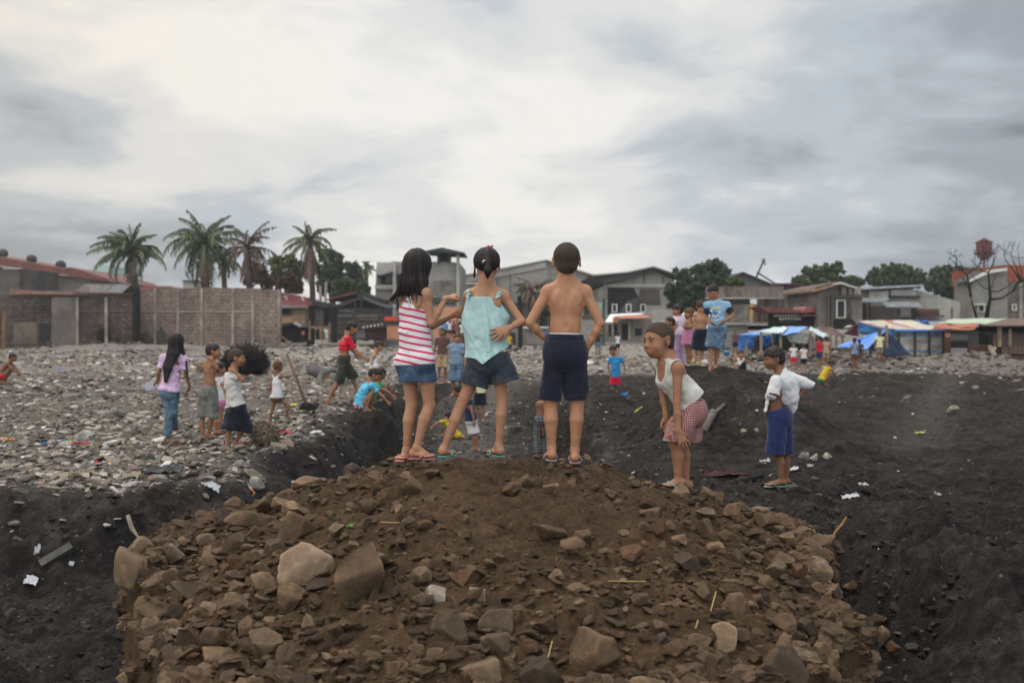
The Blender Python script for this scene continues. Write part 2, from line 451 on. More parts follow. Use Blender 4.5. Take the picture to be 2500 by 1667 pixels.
# ---------------------------------------------------------------- person
TEMPL = dict(head=(0, .01, .925), neck=(0, 0, .835), chest=(0, 0, .72), waist=(0, .005, .605), pelvis=(0, 0, .53),
             shL=(-.098, 0, .785), shR=(.098, 0, .785), elL=(-.135, -.01, .63), elR=(.135, -.01, .63),
             wrL=(-.150, .02, .495), wrR=(.150, .02, .495), haL=(-.150, .045, .40), haR=(.150, .045, .40),
             hiL=(-.052, 0, .50), hiR=(.052, 0, .50), knL=(-.056, .012, .28), knR=(.056, .012, .28),
             anL=(-.056, -.01, .05), anR=(.056, -.01, .05), toL=(-.066, .115, .012), toR=(.066, .115, .012))
class Person:
    def __init__(s, root_uv, D, Hh, yaw, joints=None, local=None, vox=.006, head_s=1.0, hand_s=None, fat=1.0,
                 look=None, headup=None, z=None, limb=.95):
        """root_uv: photo pixel under the feet; D depth; Hh height; yaw 0 = facing away, 90 = facing photo-left"""
        s.D = D; s.H = Hh; s.limb = limb; s.vox = vox; s.fat = fat
        s.root = P(root_uv[0], root_uv[1], D)
        a = R(yaw); s.f = V3(-math.sin(a), math.cos(a), 0); s.r = V3(math.cos(a), math.sin(a), 0)
        s.J = {}
        t = dict(TEMPL); t.update(local or {})
        for k, q in t.items(): s.J[k] = (s.r*q[0] + s.f*q[1] + V3(0, 0, 1)*q[2]) * Hh
        for k, q in (joints or {}).items():
            s.J[k] = P(q[0], q[1], D + (q[2] if len(q) > 2 else 0)) - s.root
        s.hs = head_s * Hh / 1.28 * .98
        lk = s.f if look is None else unit(look)
        s.HF = Frame(s.J['head'], lk, headup or (0, 0, 1), s.hs)
        s.hand_s = (Hh/1.28) if hand_s is None else hand_s
        s.handspec = {}; s.parts = {}
        s.tw = unit(s.J['shR'] - s.J['shL']); s.hw = unit(s.J['hiR'] - s.J['hiL'])
    def k(s): return s.H / 1.28
    def torso(s, F, infl=0.0, lowest='pelvis', k=.03):
        J = s.J; q = s.k()*s.fat; up = unit(J['neck'] - J['chest'])
        segs = [('pelvis', 'waist', .092, .082, .070, .060), ('waist', 'chest', .082, .098, .060, .068)]
        if lowest == 'waist': segs = segs[1:]
        for a, b, wa, wb, da, db in segs:
            F.cone(J[a], J[b], wa*q, wb*q, da*q, db*q, ax=(s.hw if a == 'pelvis' else s.tw), k=k*q, infl=infl)
        mid = (J['shL'] + J['shR'])/2
        top = mid*.55 + J['chest']*.45
        wsh = np.linalg.norm(J['shR'] - J['shL'])/2
        F.cone(J['chest'], top, .098*q, max(.085*q, wsh*.80), .068*q, .058*q, ax=s.tw, k=k*q, infl=infl)
        for e in 'LR':
            F.cone(mid*.75 + J['neck']*.25, J['sh'+e] + (mid-J['sh'+e])*.12, .042*q, .035*q, k=k*q, infl=infl)
            F.ell(J['sh'+e], V3(.038, .038, .038)*q, k=.02*q, infl=infl)
    def rump(s, F, infl):
        q = s.k()
        for e in 'LR': F.ell(s.J['hi'+e] - s.f*.035*q + V3(0, 0, .012)*q, V3(.060, .054, .064)*q, k=.03*q, infl=(infl+.004)*q)
    def body_field(s, vox=None):
        J = s.J; q = s.k(); pts = np.array(list(J.values()))
        F = Field(pts.min(0) - .12*q, pts.max(0) + .13*q, vox or s.vox)
        s.torso(F)
        # buttocks / shoulder blades
        bk = -s.f
        for e, sg in (('L', -1), ('R', 1)):
            F.ell(J['hi'+e] + bk*.035*q + V3(0, 0, .01)*q, V3(.058, .052, .062)*q, k=.03*q)
            sh = J['sh'+e]*.52 + J['chest']*.48
            F.ell(sh + bk*.046*q - V3(0, 0, .000)*q, V3(.034, .023, .048)*q, X_=s.tw, Z_=unit(V3(0, 0, 1) + s.tw*sg*(-.35)), k=.014*q)
        F.cone(J['chest'] + bk*.082*q + V3(0, 0, .05)*q, J['waist'] + bk*.075*q, .009*q, .009*q, k=.022*q, sub=True)
        # neck and the slope to the shoulders
        for e in 'LR': F.cone(J['neck'] + V3(0, 0, .045)*q + bk*.012*q, J['sh'+e]*.62 + J['neck']*.38 + bk*.012*q, .022*q, .028*q, k=.03*q)
        hb = s.HF(0, -.022, -.045)
        F.cone(J['neck'] - V3(0, 0, .03)*q, hb, .043*q, .039*q, k=.032*q)
        head_field(F, s.HF)
        f_ = s.fat
        for e, sg in (('L', -1), ('R', 1)):
            sh, el, wr = J['sh'+e], J['el'+e], J['wr'+e]
            lb = q*s.limb
            F.cone(sh, el, .0315*lb*f_, .0250*lb, k=.024*q)
            F.cone(el, el*.6 + wr*.4, .0245*lb, .0246*lb, k=.006*q)
            F.cone(el*.6 + wr*.4, wr, .0242*lb, .0152*lb, k=.01*q)
            hi, kn, an = J['hi'+e], J['kn'+e], J['an'+e]
            md = hi*.45 + kn*.55
            F.cone(hi, md, .057*lb*f_, .0485*lb*f_, k=.025*q); F.cone(md, kn, .0485*lb*f_, .0365*lb, k=.006*q)
            F.ell(kn + s.f*.008*q, V3(.0330, .0330, .040)*lb, k=.010*q)
            cf = kn*.68 + an*.32 + bk*.011*q; cl = kn*.28 + an*.72 + bk*.004*q
            F.cone(kn, cf, .0360*lb, .0385*lb, k=.008*q)
            F.cone(cf, cl, .0385*lb, .0270*lb, k=.006*q); F.cone(cl, an, .0270*lb, .0225*lb, k=.006*q)
            F.ell(an, V3(.0255, .0255, .0255)*lb, k=.008*q)
            foot(F, an, J['to'+e], q, side=-sg, toes=True)
            if e not in s.handspec and vox is None:
                d = unit(J['ha'+e] - wr)
                s._hand(F, e, d)
        return F
    def _hand(s, F, e, d=None, **kw):
        sg = -1 if e == 'L' else 1
        spec = dict(curl=.35); spec.update(s.handspec.get(e, {}))
        wr = s.J['wr'+e]; d = unit(s.J['ha'+e] - wr) if d is None else d
        n = spec.pop('n', s.r*sg if abs(d.dot(s.r)) < .9 else s.f)
        side = spec.pop('side', None)
        if side is None:   # thumb towards facing direction
            n_ = unit(V3(n) - d*V3(n).dot(d)); side = 1 if np.cross(d, n_).dot(s.f) > 0 else -1
        spec.pop('s', None)
        hand(F, wr, d, n, s=s.hand_s*s.handspec.get(e, {}).get('s', 1), side=side, **spec)
    def build(s, mat, label, cat='child', hands_vox=None, group=None, lipmat=None, cull=None):
        s.label = label
        F = s.body_field()
        v, qd = F.mesh(); vs, qs = [v], [qd]
        if hands_vox:
            for e in s.handspec:
                wr = s.J['wr'+e]; rad = .16*s.hand_s
                G = Field(wr - rad, wr + rad, hands_vox)
                G.cone(s.J['el'+e]*.45 + wr*.55, wr, .0202*s.k()*s.limb, .0154*s.k()*s.limb, k=.01)
                s._hand(G, e)
                v2, q2 = G.mesh(); qs.append(q2 + sum(len(x) for x in vs)); vs.append(v2)
        v = np.concatenate(vs); qd = np.concatenate(qs)
        if cull is not None:
            pass
        ml = [mat] + ([lipmat] if lipmat else [])
        me = mesh_np('person', v, qd, mats=ml)
        if lipmat:
            cen = v[qd].mean(1) - s.HF(0, .082, -.053)
            loc = np.stack([cen@s.HF.r/(.024*s.hs), cen@s.HF.f/(.016*s.hs), cen@s.HF.u/(.0150*s.hs)], 1)
            me.polygons.foreach_set('material_index', ((loc**2).sum(1) < 1).astype(np.int32))
        o = new_obj('person', me, None, s.root); tag(o, label, cat, group)
        s.obj = o; return o
    def part(s, name, F, mat, label=None, extra=None):
        v, qd = F.mesh() if isinstance(F, Field) else F
        if extra is not None and len(extra[0]):
            qd = np.concatenate([qd, extra[1] + len(v)]); v = np.concatenate([v, extra[0]])
        if len(v) == 0: print('EMPTY PART', name, s.label); return None
        me = mesh_np(name, v, qd, mats=[mat] if not isinstance(mat, (list, tuple)) else mat)
        o = new_obj(name, me, s.obj); 
        if label: o['label'] = label
        return o
    def box(s, names, m, vox=None):
        pts = np.array([s.J[n] for n in names]); return Field(pts.min(0) - m, pts.max(0) + m, vox or s.vox)
    # ---- eyes
    def eyes(s, white, iris, brow=None):
        for q in (-1, 1):
            c = s.HF(q*.028, .069, .005)
            F = Field(c-.016*s.hs, c+.016*s.hs, .0018); F.ell(c, V3(.0088, .0088, .0088)*s.hs, k=0)
            v, qd = F.mesh(); me = mesh_np('eye', v, qd, mats=[white, iris])
            cen = v[qd].mean(1) - c; dr = unit(s.HF.f + s.HF.r*s.gaze if hasattr(s, 'gaze') else s.HF.f)
            me.polygons.foreach_set('material_index', ((cen@dr)/np.linalg.norm(cen, axis=1) > .55).astype(np.int32))
            new_obj('eye', me, s.obj)
            if brow:
                B = Field(s.HF(q*.028, .08, .026)-.03*s.hs, s.HF(q*.028, .08, .026)+.03*s.hs, .002)
                B.cone(s.HF(q*.013, .0800, .0265), s.HF(q*.029, .0780, .0285), .0024*s.hs, k=.002)
                B.cone(s.HF(q*.029, .0780, .0285), s.HF(q*.044, .0660, .024), .0024*s.hs, .0015*s.hs, k=.002)
                s.part('eyebrow', B, brow)
    # ---- hair
    def hair(s, style, mat, vox=None, label=None):
        H = s.HF; q = s.hs; vx = vox or max(s.vox, .004)
        ext = .14*q
        lo = H.o - ext; hi = H.o + ext
        if style in ('bob', 'long'): lo = lo - V3(0, 0, (.16 if style == 'bob' else .36))*s.k(); hi = hi + V3(.07, .07, 0)*s.k(); lo = lo - V3(.07, .07, 0)*s.k()
        F = Field(lo, hi, vx)
        inf = dict(buzz=.0032, short=.0075, thick=.0125, bob=.012, long=.012, tail=.009)[style]
        E = lambda c, r, **k: F.ell(H(*c), V3(r)*q, X_=H.r, Z_=H.u, **k)
        E((0, -.014, .024), (.071, .087, .077), k=.001, infl=inf*q)
        if style == 'buzz': E((0, -.034, -.030), (.056, .060, .050), k=.02, infl=.002*q)
        if style in ('thick', 'bob', 'long'): E((0, -.02, -.012), (.070, .074, .062), k=.02, infl=inf*q)
        elif style == 'short': E((0, -.03, -.010), (.062, .066, .055), k=.02, infl=inf*q*.6)
        # hairline: a slanted plane through forehead and nape
        yf, zf, yb, zb = dict(buzz=(.062, .055, -.078, -.088), short=(.070, .050, -.080, -.074), thick=(.074, .036, -.08, -.080),
                              bob=(.074, .030, -.08, -.09), long=(.074, .040, -.08, -.09), tail=(.062, .060, -.08, -.055))[style]
        nrm = unit(V3(0, (zf-zb), -(yf-yb)))    # local (x, f, u) normal pointing down-front
        nw = H.f*nrm[1] + H.u*nrm[2]
        ear = H(0, -.005, -.01)
        if style in ('buzz', 'tail'): F.cut(H(0, yf, zf), nw, k=.006*q)
        else:
            X, Y, Z = F.grid(); p0 = H(0, yf, zf); az2 = np.arctan2((X-H.o[0])@np.eye(1)[0] if False else ((X-H.o[0])*H.r[0] + (Y-H.o[1])*H.r[1]), ((X-H.o[0])*H.f[0] + (Y-H.o[1])*H.f[1]) + 0*Z)
            pl = ((X-p0[0])*nw[0] + (Y-p0[1])*nw[1] + (Z-p0[2])*nw[2]) + (.007*vnoise(az2*4.5, az2*0+1, None, 5) + .006*vnoise(az2*13, az2*0+3, None, 6))*q
            kk_ = .020*q; h = np.clip(.5 - .5*(F.g - pl)/kk_, 0, 1); F.g = (F.g + (pl-F.g)*h + kk_*h*(1-h)).astype(np.float32)
        if style in ('buzz', 'short', 'thick'):
            for sg in (-1, 1): F.ell(H(sg*.078, .004, -.014), V3(.03, .026, .036)*q, X_=H.r, Z_=H.u, k=.008*q, sub=True)
        down = V3(0, 0, -1)
        if style == 'bob':
            # hair falling to the shoulders, open towards the face
            nk = s.J['neck']
            F.cone(H(0, -.022, -.02), H(0, -.045, -.10), .083*q, .088*q, .074*q, .062*q, ax=H.r, k=.02)
            F.cone(H(0, -.045, -.10), H(-.004, -.060, -.175), .090*q, .100*q, .056*q, .044*q, ax=H.r, k=.02, cap=.035)
        if style == 'long':
            F.cone(H(0, -.028, -.01), H(0, -.062, -.13), .084*q, .082*q, .074*q, .045*q, ax=H.r, k=.03)
            F.cone(H(0, -.062, -.13), H(-.045, -.095, -.30), .080*q, .065*q, .040*q, .024*q, ax=H.r, k=.03)
            F.cone(H(-.045, -.095, -.30), H(-.065, -.085, -.47), .060*q, .026*q, .022*q, .010*q, ax=H.r, k=.03)
            F.cone(H(.065, .0, -.05), H(.115, .02, -.22), .026*q, .020*q, k=.03)
            F.cone(H(.115, .02, -.22), H(.15, .04, -.43), .019*q, .006*q, k=.02)
        if style == 'tail':
            F.ell(H(0, -.095, .012), V3(.03, .022, .024)*q, X_=H.r, Z_=H.u, k=.025)
            F.cone(H(.004, -.108, .010), H(.006, -.118, -.040), .018*q, .026*q, k=.012)
            F.cone(H(.006, -.118, -.040), H(.004, -.108, -.082), .027*q, .008*q, k=.012)
            F.cone(H(-.074, .01, .0), H(-.078, .025, -.07), .007*q, .004*q, k=.008)
        def g(x, y, z):
            p = np.stack([x, y, z], 1) - H.o; lx, ly, lz = p@H.r/q, p@H.f/q, p@H.u/q
            if style == 'buzz': return .0009*vnoise(lx*150, ly*150, lz*150)*q
            if style in ('short', 'thick'):
                return (.0055*vnoise(lx*42+ly*25, ly*42, lz*30, 3) + .0045*vnoise(lx*110, ly*110, lz*60, 5))*q
            az_ = np.arctan2(lx, -ly)
            return (.0042*vnoise(az_*13, lz*3.0, lx*0, 3) + .0026*vnoise(az_*34, lz*6, lx*0, 7))*q
        F.disp(g)
        if style in ('bob', 'long'):
            # ragged ends
            X, Y, Z = F.grid()
            az_ = np.arctan2((X-H.o[0]) + 0*Y, -(Y-H.o[1]) + 0*X)
            z0 = H.o[2] - (.178 if style == 'bob' else .49)*q + .016*vnoise(az_*14, az_*0+2, None, 3)*q + .010*vnoise(az_*47, az_*0+5, None, 4)*q
            F.g = np.maximum(F.g, (z0 - Z)*.8).astype(np.float32)
        o = s.part('hair', F, mat, label)
        return o
    def strands(s, pts_fn, n, mat, rad=.0016):
        m = MB()
        for i in range(n): m.tube(pts_fn(i), [rad, rad, rad*.4][:3] if False else rad, 3)
        return m
    # ---- clothing
    def tee(s, mat, infl=.014, sleeve=.6, hem=None, flare=.02, wr=.006, name='shirt', label=None, neck=.050, vox=None, hem_n=None, sleeve_w=.046, mats=None):
        J = s.J; q = s.k(); vx = vox or s.vox
        hem = J['pelvis'] + V3(0, 0, -.02)*q if hem is None else hem
        pts = np.array([J['neck'], J['shL'], J['shR'], hem, J['elL'], J['elR']] if sleeve else [J['neck'], J['shL'], J['shR'], hem])
        F = Field(pts.min(0) - .17*q, pts.max(0) + .15*q, vx)
        dn = unit(hem - J['chest'])
        s.torso(F, infl*q)
        F.cone(J['chest'] + dn*.04*q, hem + dn*.03*q, (.098*s.fat)*q, (.098*s.fat)*q + flare*q, .07*q*s.fat, .08*q*s.fat + flare*.7*q, ax=s.tw, k=.03*q, infl=infl*q*.8)
        if np.linalg.norm(hem - J['chest']) > .16*q: s.rump(F, infl)
        if sleeve:
            for e in 'LR':
                a = J['sh'+e]; b = a + (J['el'+e]-a)*sleeve; d = unit(b-a)
                F.cone(a, b + d*.02*q, .042*q, sleeve_w*q, k=.025*q)
        hn = dn if hem_n is None else unit(hem_n)
        # sleeve cuts
        if sleeve:
            X, Y, Z = F.grid()
            for e in 'LR':
                a = J['sh'+e]; b = a + (J['el'+e]-a)*sleeve; d = unit(b-a)
                pl = (X-b[0])*d[0] + (Y-b[1])*d[1] + (Z-b[2])*d[2]
                dist = np.sqrt((X-b[0])**2 + (Y-b[1])**2 + (Z-b[2])**2) - .085*q
                F.g = np.where(dist < 0, np.maximum(F.g, pl), F.g).astype(np.float32)
        if wr: F.disp(lambda x, y, z: wr*q*crease(x, y, z, 11 + int(s.D*7) % 40))
        s.hem = (hem, hn); F.cut(hem, hn); F.hollow(hem, hn, .007, .012*q)
        nu = unit(s.HF.o - J['neck'])
        F.ell(J['neck'] + nu*.035*q, V3(neck, neck*.95, .045)*q, Z_=nu, X_=s.tw, k=.004, sub=True)
        return s.part(name, F, mat, label)
    def tank(s, mat, infl=.010, hem=None, flare=.015, wr=.004, label=None, scoop=.05, vox=None, arm=.055, back=.045, name='tank_top'):
        J = s.J; q = s.k(); vx = vox or s.vox
        hem = J['pelvis'] + V3(0, 0, -.01)*q if hem is None else hem
        pts = np.array([J['neck'], J['shL'], J['shR'], hem]); F = Field(pts.min(0) - .15*q, pts.max(0) + .12*q, vx)
        dn = unit(hem - J['chest'])
        s.torso(F, infl*q)
        F.cone(J['chest'] + dn*.04*q, hem + dn*.03*q, .098*q*s.fat, (.098+flare)*q, .07*q, .08*q + flare*.7*q, ax=s.tw, k=.03*q, infl=infl*q*.8)
        s.rump(F, infl)
        if wr: F.disp(lambda x, y, z: wr*q*crease(x, y, z, 12 + int(s.D*7) % 40))
        s.hem = (hem, dn); F.cut(hem, dn); F.hollow(hem, dn, .006, .012*q)
        nu = unit(s.HF.o - J['neck']); mid = (J['shL'] + J['shR'])/2
        fwd = unit(np.cross(unit(J['neck']-J['waist']), s.tw))*1.0
        if fwd.dot(s.f) < 0: fwd = -fwd
        F.ell(J['neck'] + nu*.03*q, V3(.047, .05, .052)*q, Z_=nu, X_=s.tw, k=.004, sub=True)
        F.ell(J['neck'] + fwd*.07*q - nu*(scoop-.02)*q, V3(.052, .075, scoop)*q, Z_=nu, X_=s.tw, k=.004, sub=True)
        F.ell(J['neck'] + fwd*.055*q - nu*.012*q, V3(.050, .055, .048)*q, Z_=nu, X_=s.tw, k=.004, sub=True)
        F.ell(J['neck'] - fwd*.06*q - nu*(back-.02)*q, V3(.040, .05, back)*q, Z_=nu, X_=s.tw, k=.004, sub=True)
        for e, sg in (('L', -1), ('R', 1)):
            c = J['sh'+e] + s.tw*sg*.022*q - nu*.012*q
            F.ell(c, V3(arm*.82, .075, arm*1.25)*q, Z_=nu, X_=s.tw, k=.004, sub=True)
        return s.part(name, F, mat, label)
    def shorts(s, mat, length=.62, w=.078, infl=.012, top=None, wr=.004, label=None, name='shorts', vox=None, wtop=.072, hemL=None, hemR=None, gap=0, pleat=0):
        J = s.J; q = s.k(); vx = vox or s.vox
        top = J['waist']*.55 + J['pelvis']*.45 if top is None else top
        hm = {}
        for e in 'LR':
            hi, kn, an = J['hi'+e], J['kn'+e], J['an'+e]
            if length <= 1: hm[e] = (hi + (kn-hi)*length, unit(kn-hi))
            else: hm[e] = (kn + (an-kn)*(length-1), unit(an-kn))
            o = dict(L=hemL, R=hemR)[e]
            if o is not None: hm[e] = (V3(o[0]), unit(o[1]) if len(o) > 1 else hm[e][1])
        pts = np.array([top, J['hiL'], J['hiR'], J['knL'], J['knR'], hm['L'][0], hm['R'][0], J['pelvis']])
        F = Field(pts.min(0) - .15*q, pts.max(0) + .13*q, vx)
        F.cone(top, J['pelvis'], .090*q*s.fat, .100*q*s.fat, .070*q*s.fat, .084*q*s.fat, ax=s.hw, k=.02, infl=infl*q)
        hm_ = (J['hiL'] + J['hiR'])/2; F.cone(J['pelvis'], hm_ - s.f*.012*q, .100*q*s.fat, .104*q*s.fat, .084*q*s.fat, .088*q*s.fat, ax=s.hw, k=.03*q, infl=infl*q*.8)
        for e in 'LR':
            F.ell(J['hi'+e] - s.f*.026*q, V3(.056, .046, .062)*q, k=.06*q, infl=infl*q)
        legs = {}
        for e in 'LR':
            hi, kn = J['hi'+e], J['kn'+e]; b, d = hm[e]
            G = Field(F.lo + 3*vx, F.lo + 3*vx, vx); G.lo = F.lo; G.n = F.n; G.ax = F.ax; G.g = np.full(F.n, .15, np.float32)
            if length > 1 and dict(L=hemL, R=hemR)[e] is None:
                G.cone(hi, kn, wtop*q, w*q*.97, k=.02*q); G.cone(kn, b + d*.02*q, w*.97*q, w*q, k=.02*q)
            else: G.cone(hi, b + d*.02*q, wtop*q, w*q, k=.02*q)
            if wr: 
                sd = 5 if e == 'L' else 9
                G.disp(lambda x, y, z: wr*q*(crease(x, y, z*.6, sd + int(s.D*5) % 30) + .8*vnoise(x*24, y*24, z*4, sd)))
            if pleat:
                tz = top[2]; G.disp(lambda x, y, z: pleat*vnoise(x*75, y*75, z*3, 77)*np.exp(-np.abs(z - tz)/.05))
            G.cut(b, d); G.hollow(b, d, .007, .05*q); legs[e] = G
            F.g = np.minimum(F.g, G.g) if gap else (lambda g, d_, k: (lambda h: d_+(g-d_)*h-k*h*(1-h))(np.clip(.5+.5*(d_-g)/k, 0, 1)))(F.g, G.g, .008*q).astype(np.float32)
        if pleat: F.disp(lambda x, y, z: pleat*vnoise(x*75, y*75, z*3, 77)*np.exp(-np.abs(z - top[2])/.05) + .004*np.exp(-((z - top[2] + .030)/.004)**2))
        up = unit(top - J['pelvis']) if np.linalg.norm(top - J['pelvis']) > .03 else V3(0, 0, 1); F.cut(top, up)
        if getattr(s, 'hem', None) is not None: F.cut(s.hem[0] - s.hem[1]*.012*q, -s.hem[1])
        return s.part(name, F, mat, label)
    def skirt(s, mat, hem, w=.125, wtop=.096, infl=.008, top=None, label=None, name='skirt', wr=.004, vox=None, d=.8):
        J = s.J; q = s.k(); vx = vox or s.vox
        top = J['waist']*.4 + J['pelvis']*.6 if top is None else top
        hem = V3(hem); F = Field(np.minimum(top, hem) - .2*q, np.maximum(top, hem) + .2*q, vx)
        dn = unit(hem - top)
        F.cone(top, hem + dn*.02*q, wtop*q, w*q, wtop*q*d, w*q*d, ax=s.hw, k=.01, infl=infl*q)
        for e in 'LR': F.ell(J['hi'+e] - s.f*.035*q, V3(.060, .054, .062)*q, k=.03*q, infl=infl*q)
        F.cut(top, -dn)
        if wr: F.disp(lambda x, y, z: wr*q*vnoise(x*16, y*16, z*4, 21))
        F.cut(hem, dn); F.hollow(hem, dn, .007, .07*q)
        return s.part(name, F, mat, label)
    def flipflops(s, sole, strap, which='LR', vox=None, th=.008):
        J = s.J; q = s.k(); vx = vox or max(.003, s.vox*.6)
        for e in which:
            an, to = J['an'+e], J['to'+e]; up = V3(0, 0, 1)
            d = unit((to-an) - up*(to-an).dot(up)); a = np.cross(d, up)
            sg = 1 if e == 'L' else -1
            h0 = an*1.0; heel = V3(an[0], an[1], to[2]) - d*.048*q; tip = to + d*.018*q
            dz = -.003*q - th
            F = Field(np.minimum(heel, tip) - .06*q, np.maximum(heel, tip) + .05*q, vx)
            pa, pb = heel + d*.028*q + V3(0, 0, dz), tip - d*.038*q + V3(0, 0, dz)
            F.cone(pa, pb, .031*q, .040*q, th, th, ax=a, k=.005, cap=.034*q)
            o = s.part('flip_flop', F, sole)
            G = Field(np.minimum(heel, tip) - .07*q, np.maximum(heel, tip) + .07*q, vx)
            toe = pb + d*.006*q + a*.010*sg*q + V3(0, 0, th + .010*q)
            for s2 in (-1, 1):
                side = pa*.5 + pb*.5 + a*s2*.040*q + V3(0, 0, th)
                midp = (toe + side)/2 + V3(0, 0, .018*q) + a*s2*.006*q
                G.cone(toe, midp, .0045*q, .006*q, k=.003); G.cone(midp, side, .006*q, .006*q, k=.003)
            if o is not None:
                v, qd = G.mesh()
                if len(v): new_obj('strap', mesh_np('strap', v, qd, mats=[strap]), o)
# ================================================================ people materials
def skin(name, col, dirt=.15):
    q = NT(name); v = q.coord('Object')
    a = q.noise(v, 14, 4, .6); b = q.noise(v, 60, 3, .6)
    lo = tuple(x*(1-dirt) for x in col); hi = tuple(min(1, x*(1+dirt*.7)) for x in col)
    q.color(q.mix(.25, q.ramp(a, [(.35, lo), (.65, hi)]), q.ramp(b, [(.3, lo), (.7, hi)])))
    q.b.inputs['Roughness'].default_value = .55; q.b.inputs['Specular IOR Level'].default_value = .35
    q.b.inputs['Subsurface Weight'].default_value = .06
    q.b.inputs['Subsurface Radius'].default_value = (.012, .005, .003)
    # dust and grime on the shins and elbows
    g = q.noise(q.coord('Object', (1, 1, .6)), 9, 5, .7, .5); k = q.b.inputs['Base Color'].links[0].from_socket
    q.color(q.mix(q.ramp(g, [(.56, 0.0), (.74, .45)]), k, tuple(x*.62 + .02 for x in col)))
    q.bump(b, .12, .003); return q.m
def cloth(name, col, amt=.12, dirt=0.0, dcol=(.10, .08, .06), rough=.95, wave=None, bump=.25, scale=1.0, sheen=.15):
    q = NT(name); v = q.coord('Object')
    a = q.noise(v, 9*scale, 5, .6, .3); b = q.noise(v, 420, 2, .5); c = q.noise(v, 17*scale, 4, .65, .8)
    k = q.ramp(a, [(.3, tuple(x*(1-amt) for x in col)), (.7, tuple(min(1, x*(1+amt)) for x in col))])
    if dirt: k = q.mix(q.math('MULTIPLY', q.ramp(c, [(.5, 0.0), (.72, 1.0)]), dirt), k, dcol)
    k = q.mix(1.0, k, q.ramp(b, [(.2, .9), (.8, 1.06)]), 'MULTIPLY')
    q.color(k); q.b.inputs['Roughness'].default_value = rough; q.b.inputs['Specular IOR Level'].default_value = .12
    q.b.inputs['Sheen Weight'].default_value = sheen
    q.bump(q.mix(.3, c, b), bump*1.8, .010); return q.m
def hairmat(name, col, gloss=.62, stretch=(70, 70, 5)):
    q = NT(name); v = q.coord('Object', stretch)
    a = q.noise(v, 1.0, 4, .6)
    q.color(q.ramp(a, [(.3, tuple(x*.55 for x in col)), (.7, tuple(x*1.6 for x in col))]))
    q.b.inputs['Roughness'].default_value = gloss; q.b.inputs['Specular IOR Level'].default_value = .22
    q.bump(a, .6, .004); return q.m
SK1 = skin('skin_light_brown', (.375, .190, .108)); SK2 = skin('skin_brown', (.290, .138, .076)); SK3 = skin('skin_dark_brown', (.200, .092, .052))
SKF = skin('skin_bare_back', (.40, .195, .105), .16)
LIP = skin('lips', (.33, .13, .10))
HB = hairmat('hair_black', (.016, .012, .012)); HB2 = hairmat('hair_black_short', (.020, .015, .013), .6, (60, 60, 60))
HBZ = grimy('hair_cropped', (.062, .044, .034), 14, .22, .25, .9, .5, .003); HBR = hairmat('hair_brownish', (.09, .045, .02), .7, (60, 60, 60))
EYW = grimy('eye_white', (.25, .22, .20), 30, .05, 0, .25, 0); EYI = grimy('eye_iris', (.018, .011, .008), 30, .05, 0, .15, 0)
def stripes_mat():
    q = NT('striped_jersey'); tcn = q.n('ShaderNodeTexCoord'); sp = q.n('ShaderNodeSeparateXYZ'); q.l(tcn.outputs['Object'], sp.inputs[0])
    v = q.coord('Object'); wob = q.noise(v, 7, 3, .5)
    z = q.math('ADD', sp.outputs[2], q.math('MULTIPLY', q.math('SUBTRACT', wob, .5), .018))
    z = q.math('ADD', z, q.math('MULTIPLY', sp.outputs[0], .20))
    ph = q.math('FRACT', q.math('DIVIDE', z, .0385))
    tri = q.math('ABSOLUTE', q.math('SUBTRACT', ph, .5))
    m = q.ramp(tri, [(.155, 1.0), (.185, 0.0)])
    hz = q.noise(q.coord('Object', (20, 20, 160)), 3, 4, .6)
    wh = q.ramp(hz, [(.3, (.50, .49, .51)), (.7, (.72, .70, .71))])
    rd = q.ramp(hz, [(.3, (.42, .030, .085)), (.7, (.60, .055, .13))])
    q.color(q.mix(m, wh, rd)); q.b.inputs['Roughness'].default_value = .95; q.b.inputs['Specular IOR Level'].default_value = .1
    q.bump(q.noise(q.coord('Object'), 22, 4, .6, .6), .35, .006); return q.m
def check_mat(name, c1, c2, c3, per):
    q = NT(name); v = q.coord('Object'); tcn = q.n('ShaderNodeTexCoord'); sp = q.n('ShaderNodeSeparateXYZ'); q.l(tcn.outputs['Object'], sp.inputs[0])
    wob = q.math('MULTIPLY', q.math('SUBTRACT', q.noise(v, 8, 3, .5), .5), .02)
    def line(ax):
        p = q.math('FRACT', q.math('DIVIDE', q.math('ADD', ax, wob), per)); return q.math('GREATER_THAN', p, .5)
    xy = q.math('ADD', sp.outputs[0], q.math('MULTIPLY', sp.outputs[1], .7))
    s_ = q.math('MULTIPLY', q.math('ADD', line(xy), line(sp.outputs[2])), .5)
    k = q.ramp(s_, [(0.0, c1), (.5, c2), (1.0, c3)])
    q.color(q.mix(1.0, k, q.ramp(q.noise(v, 12, 4, .6), [(.3, .8), (.7, 1.1)]), 'MULTIPLY')); q.b.inputs['Roughness'].default_value = .95
    q.bump(q.noise(v, 20, 4, .6, .6), .3, .006); return q.m
def denim(name, col):
    q = NT(name); v = q.coord('Object'); a = q.noise(v, 13, 5, .65, .5); b = q.noise(q.coord('Object', (1, 1, .25)), 260, 3, .6)
    k = q.ramp(a, [(.25, tuple(x*.45 for x in col)), (.5, col), (.75, tuple(min(1, x*2.3) for x in col))])
    q.color(q.mix(1.0, k, q.ramp(b, [(.2, .7), (.8, 1.25)]), 'MULTIPLY')); q.b.inputs['Roughness'].default_value = .95
    q.bump(b, .3, .003); return q.m
